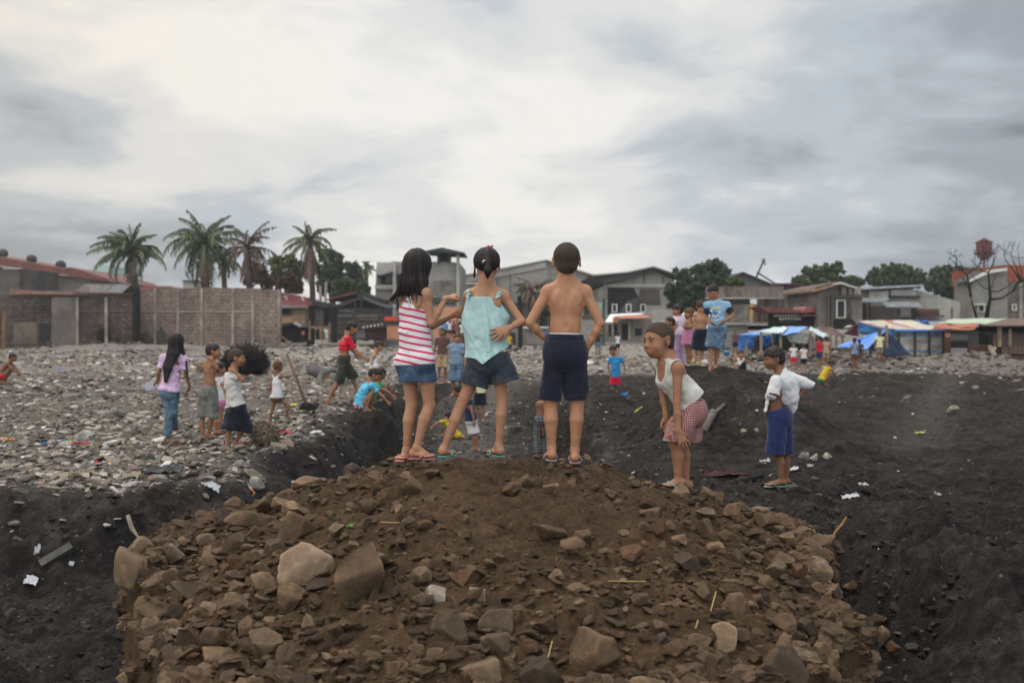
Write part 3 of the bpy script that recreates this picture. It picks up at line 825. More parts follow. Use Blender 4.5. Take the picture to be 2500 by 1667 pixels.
# ================================================================ terrain
TR = np.array([(-16, -4), (-16, 9.35), (-4.9, 9.35), (-3.75, 8.95), (-3.3, 9.3), (-2.72, 10.2), (-2.6, 13), (-2.62, 16), (-2.9, 24), (-2.7, 34), (0.6, 34), (1.1, 24), (1.2, 16), (1.25, 12), (1.5, 9.2), (1.95, 7.4), (2.15, 6), (2.05, 4.4), (1.9, 3), (1.9, -4)])
def sdpoly(x, y, poly):
    """signed distance, positive inside"""
    d = np.full(np.shape(x), 1e9); c = np.zeros(np.shape(x), bool)
    n = len(poly)
    for i in range(n):
        ax_, ay_ = poly[i]; bx, by = poly[(i+1) % n]
        ex, ey = bx-ax_, by-ay_; wx, wy = x-ax_, y-ay_
        t = np.clip((wx*ex+wy*ey)/(ex*ex+ey*ey), 0, 1)
        d = np.minimum(d, (wx-ex*t)**2 + (wy-ey*t)**2)
        cond = ((ay_ > y) != (by > y))
        with np.errstate(divide='ignore', invalid='ignore'):
            xi = (bx-ax_)*(y-ay_)/((by-ay_) if by != ay_ else 1e-9) + ax_
        c ^= cond & (x < xi)
    d = np.sqrt(d); return np.where(c, d, -d)
def trench_d(x, y):
    return sdpoly(x, y, TR) + .22*fbm(x*1.1, y*1.1, None, 3, .5, 3) + .05*fbm(x*5, y*5, None, 2, .5, 5)
def black_mound(x, y):
    ex = (x-3.15)/2.05; ey = (y-14.7)/3.2
    r = np.sqrt(ex*ex + ey*ey) + .10*fbm(x*.7, y*.7, None, 3, .5, 8)
    h = 1.02*np.clip(1 - r, -1, 1)
    h = np.where(r < 1.05, 1.02*(np.cos(np.clip(r, 0, 1.05)/1.05*math.pi)*.5+.5), 0)
    # shoulder towards the trench (left) and the small far knoll
    ex2 = (x-1.9)/1.15; ey2 = (y-17.2)/2.6; h = np.maximum(h, .56*np.exp(-(ex2*ex2+ey2*ey2)*1.4))
    return h
def mound_z(x, y): return pads(x, y, mound_z0(x, y), True)
def mound_z0(x, y):
    """the brown heap in front"""
    ex = (x+.12)/np.where(x > -.12, 1.04, .98); ey = (y-5.62)/np.where(y < 5.62, 1.28, .80)
    rr = np.sqrt(ex*ex+ey*ey); an = np.arctan2(ey, ex)
    rr = rr*(1 + .035*np.sin(an*3+1) + .03*np.sin(an*7)) + .035*fbm(x*1.6, y*1.6, None, 3, .55, 59)
    z = -.765 - .385*(np.sqrt(1+rr*rr)-1)
    edge = 1.98 + .08*vnoise(an*3, an*0+4, None, 4)
    z = z - 9*np.maximum(0, rr-edge)**1.25
    back = np.maximum(0, y-6.12); z = z - .75*back
    jj = .06*fbm(y*2.3, x*0+3, None, 3, .6, 57) + .04*fbm(x*4, y*4, None, 2, .5, 58) + .10*sstep(5.3, 4.6, y)
    for lim in (-x - (1.40+.38*np.minimum(y-3.5, 1.15)) + jj, x - 1.47 - .07*np.clip(y-3.5, 0, 2) + jj): z = z - 26*np.maximum(0, lim+.02)**1.25*sstep(6.0, 5.5, y)
    return z
PADS = []   # (x, y, z, radius) level spots under standing people
for (u_, v_, D_, r_) in ((990,1131,5.8,.22),(1150,1131,5.8,.3),(1375,1131,5.8,.25),(1650,1206,5.75,.22),(1905,1188,8.4,.3),(412,1079,13.6,.4),(513,1078,13.6,.4),(533,1068,14.5,.3),(563,1104,12.4,.4),(684,1029,16.6,.4),
        (812,983,17.8,.6),(918,965,19.5,.4),(895,1001,16.3,.5),(8,938,26,.6),(1115,968,24.3,.5),(1080,935,27,.5),(1122,1070,19,.6),(1158,1101,17.2,.5),(1172,1030,21.5,.4),(1322,1118,15.8,.4),
        (1497,959,19,.4),(1658,899,17.2,.3),(1681,891,16.8,.3),(1706,892,16.0,.3),(1742,913,14.9,.35),(2012,940,27,.5)):
    q_ = P(u_, v_, D_); PADS.append((q_[0], q_[1], q_[2] - .012, r_))
def pads(x, y, z, mound=False):
    for (a, b, c, r_) in PADS:
        if (b < 7) != mound: continue
        w_ = np.exp(-np.maximum(0, (np.hypot(x-a, y-b)/r_) - .55)**2*3.0); z = z*(1-w_) + c*w_
    return z
def ground_base(x, y): return pads(x, y, ground_base0(x, y))
def ground_base0(x, y):
    z = -1.6 + 0*x + .05*fbm(x*.25, y*.25, None, 3, .5, 1) + .035*fbm(x*.9, y*.9, None, 3, .5, 2)
    near = sstep(14, 7.5, y)*sstep(.5, 1.6, x)
    z = z + near*.22
    # ruts and ridges of the black soil on the right
    rt = sstep(1.2, 2.4, x)*sstep(34, 28, y)
    z = z + rt*(.045*fbm((x+.35*y)*1.3, y*.35, None, 4, .55, 6))
    ridge = np.exp(-((y-(31 - .25*x))/1.3)**2)*rt; z = z + .22*ridge*(1+.5*vnoise(x*.6, y*.6, None, 3))
    rt2 = np.exp(-(((x-4.3)-(y-10)*.42)/.8)**2)*sstep(9, 12, y)*sstep(24, 18, y); z = z - .10*rt2
    d = trench_d(x, y)
    far = sstep(33, 22, y)
    # spoil lip on the left bank
    lip = np.exp(-((d+.55)/.5)**2)*(x < -1.5)*sstep(9.8, 12, y)*sstep(30, 22, y)
    z = z + lip*(.17+.08*vnoise(x*1.7, y*1.1, None, 9))
    lip2 = np.exp(-((d+.22)/.28)**2)*(x > 1)*sstep(8.2, 6.5, y); z = z + .10*lip2*(1+.8*vnoise(x*3, y*3, None, 19))
    dep = sstep(-.12, .75, d)*.62 + sstep(.5, 2.2, d)*.12
    dep = dep*(1 - .22*sstep(9.0, 6.5, y)*sstep(-1.5, -2.6, x))
    z = z - dep*np.where(y > 10, far, 1)
    z = z + black_mound(x, y)
    # far heaps of debris
    for (cx, cy, rx, ry, h) in ((18.6, 42.5, 2.2, 1.0, .42), (20.6, 43, 1.4, 1.0, .34), (-14, 62, 6, 2.5, .45), (-9.5, 58, 3.5, 2, .4), (-20, 70, 5, 2, .5), (-29, 72, 5, 2, .5), (6, 60, 5, 3, .5)):
        z = z + h*np.exp(-(((x-cx)/rx)**2 + ((y-cy)/ry)**2))*(1+.3*vnoise(x*.9, y*.9, None, 14))
    return z
def masks(x, y):
    d = trench_d(x, y)
    right = sstep(.6, 1.5, x - .0*y)*sstep(34.2, 32.6, y + .25*(x-8)*1.0*0 + .9*vnoise(x*.5, y*.5, None, 31))
    bl = np.clip(np.maximum(sstep(-.55, .05, d + .25*vnoise(x*2.1, y*2.1, None, 33)), right), 0, 1)
    nearleft = sstep(10.6, 9.3, y + .5*vnoise(x*1.3, y*1.3, None, 35))*sstep(0, -2, x); bl = np.maximum(bl, nearleft*.9)
    fade = sstep(36, 24, y); bl = np.where(x < 1.2, bl*(.55+.45*fade)*sstep(36, 27, y), bl)
    floor_ = sstep(.9, 1.6, d)*sstep(12, 14, y)          # pale trodden trench floor
    path = np.exp(-(((x-5.6)-(y-14)*.47)/.55)**2)*sstep(12, 14, y)*sstep(33, 28, y)
    pale = sstep(31, 40, y + 2*vnoise(x*.3, y*.3, None, 37))*(1 - .75*sstep(7, 15, x))*(1-.5*sstep(-12, -22, x))
    return bl, np.clip(floor_ + path*.45, 0, 1), pale
def fine(x, y, bl):
    # lumpy detail, coarser further away
    a = .034*fbm(x*3.1, y*3.1, None, 4, .6, 41) + .010*fbm(x*19, y*19, None, 3, .6, 47)
    c = .045*clods(x, y, .23, 42) + .022*clods(x, y, .085, 43)
    return a + c*(.35 + .65*np.clip(fbm(x*.8, y*.8, None, 2, .5, 44)+.4, 0, 1))
def terrain_z(x, y):
    x = np.atleast_1d(np.asarray(x, float)); y = np.atleast_1d(np.asarray(y, float))
    return np.maximum(ground_base(x, y), mound_z(x, y))
def hit(u, v, fn=terrain_z, y0=2.6, y1=120):
    """walk along the view ray of a photo pixel until it meets the terrain"""
    r = ray(u, v); ys = np.concatenate([np.arange(y0, 12, .02), np.arange(12, y1, .1)])
    pts = r[None, :]*ys[:, None]; below = pts[:, 2] < fn(pts[:, 0], pts[:, 1])
    i = int(np.argmax(below)) if below.any() else len(ys)-1
    return pts[i]
def grid_mesh(name, xs, ys, zf, mat, attrs=None):
    X, Y = np.meshgrid(xs, ys) if np.ndim(xs) == 1 else (xs, ys)
    Z = zf(X, Y); n, m = X.shape
    v = np.stack([X.ravel(), Y.ravel(), Z.ravel()], 1)
    I = np.arange(n*m).reshape(n, m)
    q = np.stack([I[:-1, :-1].ravel(), I[:-1, 1:].ravel(), I[1:, 1:].ravel(), I[1:, :-1].ravel()], 1)
    me = mesh_np(name, v, q, mats=[mat])
    if attrs:
        for k, fn in attrs.items():
            a = me.attributes.new(k, 'FLOAT', 'POINT'); a.data.foreach_set('value', fn(X, Y).astype(np.float32).ravel())
    return new_obj(name, me)
# ---- ground material
def ground_mat():
    q = NT('ground'); v = q.coord('Object')
    A = lambda nm: (lambda n: n.outputs['Fac'])(q.n('ShaderNodeAttribute', attribute_name=nm))
    n1_, n2_, n3_, n4_ = q.noise(v, 1.3, 6, .65, .3), q.noise(v, 7, 6, .7, .4), q.noise(v, 38, 5, .7), q.noise(v, 150, 3, .7)
    rub = q.ramp(n2_, [(.25, (.07, .058, .049)), (.5, (.155, .135, .115)), (.75, (.29, .262, .23))])
    rub = q.mix(1.0, rub, q.ramp(n3_, [(.3, .55), (.7, 1.4)]), 'MULTIPLY')
    rub = q.mix(q.ramp(n1_, [(.45, 0.0), (.65, .55)]), rub, (.085, .07, .058))
    blk = q.ramp(n2_, [(.3, (.0100, .0084, .0076)), (.5, (.025, .021, .0190)), (.75, (.062, .053, .047))])
    blk = q.mix(1.0, blk, q.ramp(n1_, [(.35, .6), (.65, 1.5)]), 'MULTIPLY')
    blk = q.mix(1.0, blk, q.ramp(n3_, [(.3, .5), (.7, 1.5)]), 'MULTIPLY')
    flo = q.ramp(n2_, [(.3, (.066, .059, .054)), (.7, (.155, .140, .126))])
    flo = q.mix(1.0, flo, q.ramp(n3_, [(.3, .75), (.7, 1.3)]), 'MULTIPLY')
    pal = q.ramp(n2_, [(.3, (.13, .115, .10)), (.7, (.33, .30, .265))])
    k = q.mix(A('pale'), rub, pal); k = q.mix(A('black'), k, blk); k = q.mix(q.math('MULTIPLY', A('floor'), .8), k, flo)
    # pale crumbs pressed into the soil
    vo = q.n('ShaderNodeTexVoronoi'); vo.inputs['Scale'].default_value = 9; q.l(v, vo.inputs['Vector'])
    sp = q.math('LESS_THAN', vo.outputs['Distance'], .085); k = q.mix(q.math('MULTIPLY', sp, .55), k, (.22, .2, .18))
    q.color(k); q.b.inputs['Roughness'].default_value = .95; q.b.inputs['Specular IOR Level'].default_value = .15
    q.bump(q.mix(.4, n3_, n4_), 1.0, .045); return q.m
GM = ground_mat()
# one sheet: perspective-spaced rows out to the horizon
ys = [-4.0, 0, 2.0, 3.0]
while ys[-1] < 2600:
    y_ = ys[-1]; ys.append(y_ + max(.026, y_*y_*.00021 + y_*.0012) if y_ < 60 else y_*1.06)
ys = np.array(ys)
us = np.linspace(-1, 1, 560)
XS = us[None, :]*np.maximum(3.4, ys[:, None]*.66)
YS = np.repeat(ys[:, None], len(us), 1)
XS = XS + np.where(YS < 60, 0, 0)
def padw(x, y):
    w_ = 0*x
    for (a, b, c, r_) in PADS: w_ = np.maximum(w_, np.exp(-np.maximum(0, (np.hypot(x-a, y-b)/(r_*.8)) - .5)**2*4))
    return w_
def gz(x, y):
    z = ground_base(x, y); bl, fl, pa = masks(x, y); pw = padw(x, y)
    nearf = sstep(70, 30, y)
    z = z + nearf*fine(x, y, bl)*(1 - .55*fl)*(1+1.0*sstep(9.5, 5, y))*(1-.8*pw)
    z = np.where(y > 150, -1.6, z)
    mz = mound_z(x, y); return z
tag(grid_mesh('ground', XS, YS, gz, GM, dict(black=lambda x, y: masks(x, y)[0], floor=lambda x, y: masks(x, y)[1], pale=lambda x, y: masks(x, y)[2])), 'rubble strewn ground turning to black soil at the right with a trench', None, None, 'structure')
# ---- brown mound
def dirt_mat():
    q = NT('brown_dirt'); v = q.coord('Object')
    n1_, n2_, n3_, n4_ = q.noise(v, 2.2, 5, .6, .3), q.noise(v, 11, 6, .7, .3), q.noise(v, 55, 5, .7), q.noise(v, 240, 3, .7)
    k = q.ramp(n2_, [(.25, (.030, .0175, .0095)), (.5, (.066, .040, .022)), (.78, (.115, .072, .041))])
    k = q.mix(1.0, k, q.ramp(n3_, [(.3, .6), (.7, 1.45)]), 'MULTIPLY')
    k = q.mix(1.0, k, q.ramp(n1_, [(.35, .8), (.65, 1.15)]), 'MULTIPLY')
    q.color(k); q.b.inputs['Roughness'].default_value = .95; q.b.inputs['Specular IOR Level'].default_value = .15
    q.bump(q.mix(.45, n3_, n4_), .9, .018); return q.m
DM = dirt_mat()
def mz_fine(x, y):
    z = mound_z(x, y); pw = 1-.75*padw(x, y)
    return z + pw*(.022*fbm(x*3.2, y*3.2, None, 4, .55, 51) + .050*clods(x, y, .19, 52)*np.clip(.5+fbm(x*1.4, y*1.4, None, 2, .5, 56), 0, 1) + .026*clods(x, y, .075, 53) + .012*clods(x, y, .034, 54) + .0045*fbm(x*45, y*45, None, 2, .5, 55)) - .008
mx = np.linspace(-3.1, 2.9, 620); my = np.linspace(2.6, 7.6, 560)
tag(grid_mesh('dirt_mound', mx, my, mz_fine, DM), 'heap of brown dirt and broken rock in the foreground', None, None, 'structure')
# ================================================================ rocks
def ico(sub):
    bm = bmesh.new(); bmesh.ops.create_icosphere(bm, subdivisions=sub, radius=1)
    v = np.array([p.co[:] for p in bm.verts]); f = np.array([[q.index for q in t.verts] for t in bm.faces]); bm.free(); return v, f
ICO = {k: ico(k) for k in (1, 2, 3, 4)}
def rock_geo(seed, sub=3, dims=(1, 1, 1), planes=14, rough=.035, round_=0.0):
    rs = np.random.RandomState(seed); v, f = ICO[sub]; v = v.copy()
    for i in range(planes):
        n = unit(rs.normal(size=3)); d = rs.uniform(.36, .80) + round_
        e = np.maximum(0, v@n - d); v = v - e[:, None]*n*.96
    v = v + v*(rough*fbm(v[:, 0]*3+seed, v[:, 1]*3, v[:, 2]*3, 3, .6, seed))[:, None]
    v /= np.abs(v).max(0); return v*np.array(dims)/2, f
def rock_mat(name, c, moss=(.07, .05, .03)):
    q = NT(name); v = q.coord('Object'); oi = q.n('ShaderNodeObjectInfo')
    a, b, d = q.noise(v, 7, 6, .7, .5), q.noise(v, 34, 5, .7), q.noise(v, 130, 3, .7)
    k = q.ramp(a, [(.28, tuple(x*.55 for x in c)), (.5, c), (.75, tuple(min(1, x*1.7) for x in c))])
    k = q.mix(1.0, k, q.ramp(b, [(.3, .7), (.7, 1.3)]), 'MULTIPLY')
    geo = q.n('ShaderNodeNewGeometry'); 
    edge = q.ramp(geo.outputs['Pointiness'], [(.49, 0.0), (.56, .55)]); k = q.mix(edge, k, tuple(min(1, x*2.4) for x in c))
    k = q.mix(q.ramp(q.noise(v, 3.3, 4, .6), [(.52, 0.0), (.66, .75)]), k, moss)
    k = q.mix(1.0, k, q.ramp(oi.outputs['Random'], [(0, .62), (1, 1.35)]), 'MULTIPLY')
    q.color(k); q.b.inputs['Roughness'].default_value = .9; q.b.inputs['Specular IOR Level'].default_value = .2
    q.bump(q.mix(.4, b, d), .8, .012); return q.m
RB = rock_mat('brown_stone', (.084, .053, .032)); RP = rock_mat('pale_stone', (.135, .093, .063)); RT = rock_mat('tan_stone', (.118, .078, .049)); RR = rock_mat('rusty_stone', (.082, .043, .024)); RG = rock_mat('grey_stone', (.080, .055, .038)); RDK = rock_mat('dark_stone', (.056, .038, .026))
RGC = rock_mat('grey_concrete', (.20, .185, .165), (.10, .09, .08)); RBK = rock_mat('sooty_stone', (.05, .044, .04), (.02, .02, .02)); RWH = rock_mat('chalky_stone', (.20, .165, .13), (.15, .14, .12))
big = [  # u0,u1,v0,v1, material, tilt, seed, label
 (278,389,1340,1463,RT,8,1,'tall rounded light brown rock at the left edge of the dirt heap'), (681,822,1333,1443,RP,-14,2,'large pale wedge shaped rock at the upper left of the heap'),
 (680,783,1248,1330,RB,10,3,'dark brown block above the large pale wedge shaped rock'), (542,683,1243,1295,RT,-4,4,'long flat brown slab on the upper left rim of the heap'),
 (318,398,1454,1525,RB,15,5,'squarish brown rock directly below the tall rounded one'), (334,394,1507,1577,RT,-20,6,'yellowish pointed rock on the left rim of the heap'),
 (474,535,1299,1335,RP,5,7,'pinkish pale rock beside the flat slab on the left rim'), (401,452,1326,1382,RP,30,8,'pointed light rock on the left rim behind the tall one'),
 (416,528,1402,1483,RDK,-25,9,'big dark slanting rock right of the tall rounded rock'), (390,448,1384,1451,RB,5,10,'brown rock wedged beside the tall rounded rock'),
 (539,615,1449,1510,RT,-12,11,'light brown angular rock left of centre with a flat face'), (549,607,1418,1455,RB,5,12,'small flat topped brown rock behind the angular light one'),
 (665,745,1425,1498,RB,20,13,'dark diamond shaped rock under the pale wedge'), (611,690,1393,1458,RT,10,14,'brown rock with a pale patch left of the pale wedge'),
 (421,495,1534,1606,RDK,-8,15,'dark blocky rock near the lower left rim'), (492,557,1530,1599,RB,30,16,'upright brown rock between two blocks at lower left'),
 (586,694,1525,1653,RT,35,17,'big smooth oval boulder at the lower left of the heap'), (474,589,1563,1653,RB,-35,18,'large slanted slab beside the smooth oval boulder'),
 (253,394,1615,1700,RT,5,19,'wide brown boulder cut by the bottom left of the picture'), (564,622,1510,1563,RB,-30,20,'leaning brown rock above the smooth oval boulder'),
 (656,745,1574,1646,RB,-10,21,'brown rock right of the smooth oval boulder'), (385,448,1501,1552,RB,-15,22,'brown rock beside the yellowish pointed rock'),
 (446,517,1472,1523,RB,10,23,'brown rock under the big dark slanting rock'), (822,970,1328,1501,RB,-20,24,'huge dirt covered boulder left of the middle of the heap'),
 (1035,1091,1424,1490,RWH,0,25,'small bright triangular stone near the middle of the heap'), (1049,1161,1480,1595,RG,10,26,'big round grey brown rock below the bright triangular stone'),
 (1165,1255,1487,1552,RG,0,27,'grey block right of the big round rock'), (1151,1259,1546,1602,RG,4,28,'wide flat grey rock under the grey block'),
 (1142,1187,1433,1480,RP,0,29,'pale rounded stone right of the bright triangular one'), (1091,1187,1387,1440,RR,5,30,'rust coloured wide rock in the middle of the heap'),
 (1120,1230,1599,1690,RT,-15,31,'large tan rock at the bottom centre of the picture'), (1346,1422,1456,1512,RG,20,32,'grey triangular rock right of the middle'),
 (1299,1375,1505,1548,RR,0,33,'reddish brown block below the grey triangular rock'), (1386,1518,1541,1657,RB,-20,34,'large dirt covered boulder at the bottom right of centre'),
 (1266,1393,1588,1690,RDK,0,35,'dark block half buried at the bottom centre right'), (1299,1386,1279,1320,RB,-18,36,'long narrow stone on the upper middle of the heap'),
 (1395,1449,1288,1335,RB,20,37,'brown rock right of the long narrow stone'), (1216,1274,1174,1212,RB,18,38,'flat stone near the top of the heap behind the boy'),
 (1252,1304,1160,1196,RB,15,39,'flat stone touching another one near the top of the heap'), (972,1040,1163,1216,RB,-12,40,'brown rock just below the striped girl near the top'),
 (874,927,1219,1263,RB,-15,41,'dark squarish rock on the upper left part of the heap'), (1006,1060,1268,1306,RB,12,42,'angular rock in the upper middle of the heap'),
 (1111,1143,1302,1346,RB,30,43,'small pointed stone in the middle of the brown slope'), (926,993,1606,1690,RB,-20,44,'brown rock with a pointed top at the lower left bottom'),
 (872,930,1595,1645,RDK,0,45,'dark rounded stone near the bottom left of centre'), (1020,1075,1360,1411,RB,5,46,'brown rock above the bright triangular stone'),
 (959,1003,1389,1426,RB,10,47,'brown stone right of the huge dirt covered boulder'), (1326,1378,1391,1428,RT,0,48,'light brown rock right of the rust coloured one'),
 (995,1060,1573,1613,RB,-12,49,'brown rock left of the big round grey brown rock'), (1035,1090,1584,1642,RB,15,50,'brown rock under the big round grey brown rock'),
 (1731,1798,1525,1613,RT,0,51,'upright tan rock at the lower right of the heap'), (1666,1740,1550,1602,RB,-10,52,'brown block left of the upright tan rock'),
 (1831,1983,1577,1690,RDK,2,53,'biggest dark slab at the bottom right of the heap'), (1983,2051,1337,1407,RR,-30,54,'reddish rock at the top of the right rim'),
 (1975,2042,1373,1432,RP,-10,55,'pale rock below the reddish one on the right rim'), (2004,2053,1436,1467,RT,0,56,'light flat stone on the right rim'),
 (2040,2083,1464,1491,RB,10,57,'round brown stone right of the light flat stone'), (1943,1993,1512,1559,RDK,25,58,'dark tilted rock in the lower right of the heap'),
 (1972,2035,1566,1620,RB,-20,59,'brown rock right of the biggest dark slab'), (2000,2053,1617,1680,RB,10,60,'brown rock at the bottom right behind the biggest slab'),
 (1816,1900,1396,1447,RB,5,61,'wide half buried rock on the right slope'), (1874,1946,1349,1393,RB,-25,62,'elongated rock near the right rim'),
 (1766,1838,1447,1519,RB,-35,63,'slanted brown rock on the right slope'), (2136,2174,1530,1579,RT,-40,64,'narrow leaning stone at the far right rim'),
 (2156,2200,1566,1602,RR,0,65,'reddish block at the far right rim'), (2051,2105,1415,1447,RB,5,66,'tan brown stone on the right rim'),
 (2073,2134,1490,1534,RT,-10,67,'pale brown rock at the lower right rim'), (2120,2165,1492,1530,RB,5,68,'brown stone at the outer right rim'),
 (745,790,1165,1200,RB,5,69,'brown lump on the upper left crest of the heap'), (580,640,1340,1385,RB,0,70,'brown rock between the flat slab and the pale wedge'),
 (800,850,1262,1300,RB,20,71,'brown rock in the upper left middle of the heap'), (480,540,1350,1392,RB,-10,72,'brown rock in the upper left cluster'),
 (1480,1530,1380,1415,RB,10,73,'half buried stone right of the middle'), (1560,1620,1240,1268,RB,-8,74,'small rock on the upper right slope'), (1870,1910,1470,1500,RT,12,75,'tan stone in the right cluster')]
bigpos = []
def place_rock(u0, u1, v0, v1, mt, tilt, seed, label, group=None, name='rock', cat='rock', sub=4, depth=.8, fn=terrain_z, sink=.22, flat=None):
    uc, vc = (u0+u1)/2, v0*.25 + v1*.75
    c = hit(uc, vc, fn); Y = c[1]; W = (u1-u0)/FPX*Y; Hh = (v1-v0)/FPX*Y
    v, f = rock_geo(seed*7+3, sub, (W*1.05, max(W, Hh)*depth, Hh*1.08), 16)
    t = R(tilt); ca, sa = math.cos(t), math.sin(t)
    v = np.stack([v[:, 0]*ca - v[:, 2]*sa, v[:, 1], v[:, 0]*sa + v[:, 2]*ca], 1)
    s_ = np.abs(v).max(0); v[:, 0] *= W*.5/s_[0]; v[:, 2] *= Hh*.56/s_[2]
    me = mesh_np(name, v, tris=f, smooth=sub >= 4, mats=[mt])
    if sub >= 4: me.polygons.foreach_set('use_smooth', np.ones(len(me.polygons), bool))
    cc = P((u0+u1)/2, (v0+v1)/2, Y + Hh*.1)
    o = new_obj(name, me, None, cc); tag(o, label, cat, group); bigpos.append((c[0], c[1], W/2)); return o
for b in big: place_rock(*b)
# individually placed smaller stones on the heap (the ones that show largest), rest as gravel
rs = np.random.RandomState(5)
protos = []
for k in range(14):
    v, f = rock_geo(500+k, 3, (1, rs.uniform(.6, .95), rs.uniform(.45, .8)), 13)
    protos.append([mesh_np('rock', v, tris=f, smooth=False, mats=[m]) for m in (RB, RT, RR, RG)])
import re
refs = []
for (rx_, ry_, rw_), b_ in zip(list(bigpos), big):
    mm = re.match(r'^(.*?\b(?:rock|slab|block|boulder|stone|lump)\b)', b_[7]); refs.append((rx_, ry_, mm.group(1) if mm else b_[7]))
names_ = [r_[2] for r_ in refs]; refs = [r_ for r_ in refs if names_.count(r_[2]) == 1]
def stone_label(x, y, s, m):
    r_ = min(refs, key=lambda q_: (q_[0]-x)**2 + (q_[1]-y)**2); dx, dy = x-r_[0], (y-r_[1])*.6
    way = ('right of' if dx > 0 else 'left of') if abs(dx) > abs(dy) else ('behind' if dy > 0 else 'in front of')
    return '%s %s stone %s the %s' % ('small' if s < .06 else 'fist sized' if s < .09 else 'larger', ('brown', 'tan', 'rusty', 'grey brown')[m], way, r_[2])
cnt = 0; tries = 0
while cnt < 225 and tries < 6000:
    tries += 1
    x = rs.uniform(-1.9, 1.9); y = rs.uniform(3.2, 6.2)
    ex, ey = (x+.12)/1.03, (y-5.62)/(1.28 if y < 5.62 else .8); rr = math.hypot(ex, ey)
    if rr > 2.08: continue
    p = .18 + .9*sstep(.6, 1.9, rr)
    if x < -.35: p += .3
    if rs.rand() > p: continue
    s = (.060 + (.150 if x < -.2 else .10)*rs.rand()**1.6) if rr > 1.0 else (.04 + .05*rs.rand())
    if any((x-a)**2 + (y-b)**2 < (c*.8+s*.5)**2 for a, b, c in bigpos): continue
    bigpos.append((x, y, s*.55)); k = rs.randint(14); m = rs.choice([0, 0, 0, 1, 1, 2, 3])
    z = mound_z(np.array([x]), np.array([y]))[0]
    o = new_obj('rock', protos[k][m], None, (x, y, z + .022 + s*.12)); o.scale = (s, s, s)
    o.rotation_euler = (rs.uniform(-.5, .5), rs.uniform(-.5, .5), rs.uniform(0, 6.28))
    tag(o, stone_label(x, y, s, m), 'stone', 'loose stones on the dirt heap'); cnt += 1
# ---- gravel and rubble: masses of tiny stones as stuff
def scatter(name, X, Y, Z, S, tones, label, mat, sub=1, seed=0, flat=.6):
    """one mesh of many small angular stones with a tone attribute"""
    rs_ = np.random.RandomState(seed); base, f = ICO[sub] if sub else (None, None)
    if sub == 0:
        base = np.array([(1,0,0),(-1,0,0),(0,1,0),(0,-1,0),(0,0,1),(0,0,-1),(.7,.7,.5),(-.6,.6,-.6)][:6], float)
        f = np.array([(4,0,2),(4,2,1),(4,1,3),(4,3,0),(5,2,0),(5,1,2),(5,3,1),(5,0,3)])
    n = len(X); nv = len(base)
    K = 24; var = []
    for k in range(K):
        b = base.copy()
        for i in range(7 if sub else 2):
            nn = unit(rs_.normal(size=3)); e = np.maximum(0, b@nn - rs_.uniform(.45, .8)); b = b - e[:, None]*nn
        b = b*(1 + .22*rs_.normal(size=(nv, 1)).clip(-1, 1)*(.6 if sub else 1)); var.append(b*np.array([1, rs_.uniform(.35, .95), flat*rs_.uniform(.3, 1.05)]))
    var = np.array(var)[rs_.randint(0, K, n)]
    a = rs_.uniform(0, 6.28, n); tx, ty = rs_.normal(0, .35, n), rs_.normal(0, .35, n)
    v = var*S[:, None, None]/2
    c, s_ = np.cos(a)[:, None], np.sin(a)[:, None]
    x1 = v[:, :, 0]*c - v[:, :, 1]*s_; y1 = v[:, :, 0]*s_ + v[:, :, 1]*c; z1 = v[:, :, 2] + x1*np.tan(tx)[:, None]*.5 + y1*np.tan(ty)[:, None]*.5
    V = np.stack([x1 + X[:, None], y1 + Y[:, None], z1 + Z[:, None]], 2).reshape(-1, 3)
    T = (f[None, :, :] + (np.arange(n)*nv)[:, None, None]).reshape(-1, 3)
    me = mesh_np(name, V, tris=T, smooth=False, mats=[mat])
    col = me.color_attributes.new('tone', 'FLOAT_COLOR', 'POINT')
    cc = np.ones((n, nv, 4), np.float32); cc[:, :, :3] = tones[:, None, :]; col.data.foreach_set('color', cc.ravel())
    o = new_obj(name, me); tag(o, label, None, None, 'stuff'); return o
def tone_mat(name, bump=.5, rough=.93):
    q = NT(name); v = q.coord('Object'); at = q.n('ShaderNodeAttribute', attribute_name='tone')
    k = q.mix(1.0, at.outputs['Color'], q.ramp(q.noise(v, 45, 4, .7), [(.3, .65), (.7, 1.35)]), 'MULTIPLY')
    q.color(k); q.b.inputs['Roughness'].default_value = rough; q.b.inputs['Specular IOR Level'].default_value = .2
    q.bump(q.noise(v, 90, 3, .7), bump, .01); return q.m
TM = tone_mat('loose_stone')
pal = lambda rs_, n, cols, w_: np.array(cols)[rs_.choice(len(cols), n, p=np.array(w_)/sum(w_))]*rs_.uniform(.65, 1.35, (n, 1))
n = 26000; x = rs.uniform(-2.1, 2.1, n); y = rs.uniform(2.9, 6.5, n)
ex, ey = (x+.12)/1.03, (y-5.62)/np.where(y < 5.62, 1.28, .8); rr = np.hypot(ex, ey)
dens = (.35 + .65*sstep(.3, 1.7, rr))*np.clip(.6+.8*fbm(x*2.2, y*2.2, None, 2, .5, 61), .1, 1)
ok = (rr < 2.25) & (rs.rand(n) < dens); x, y = x[ok], y[ok]
S = .008 + (.030+.04*sstep(.6, 1.8, rr[ok]))*rs.rand(len(x))**3.0; z = mz_fine(x, y) + S*.15
scatter('gravel', x, y, z, S, pal(rs, len(x), [(.058, .036, .020), (.080, .051, .030), (.115, .080, .052), (.038, .025, .016), (.10, .052, .025)], [5, 4, .8, 2, .4]), 'fine gravel and crumbs covering the brown heap', TM, 1, 3)
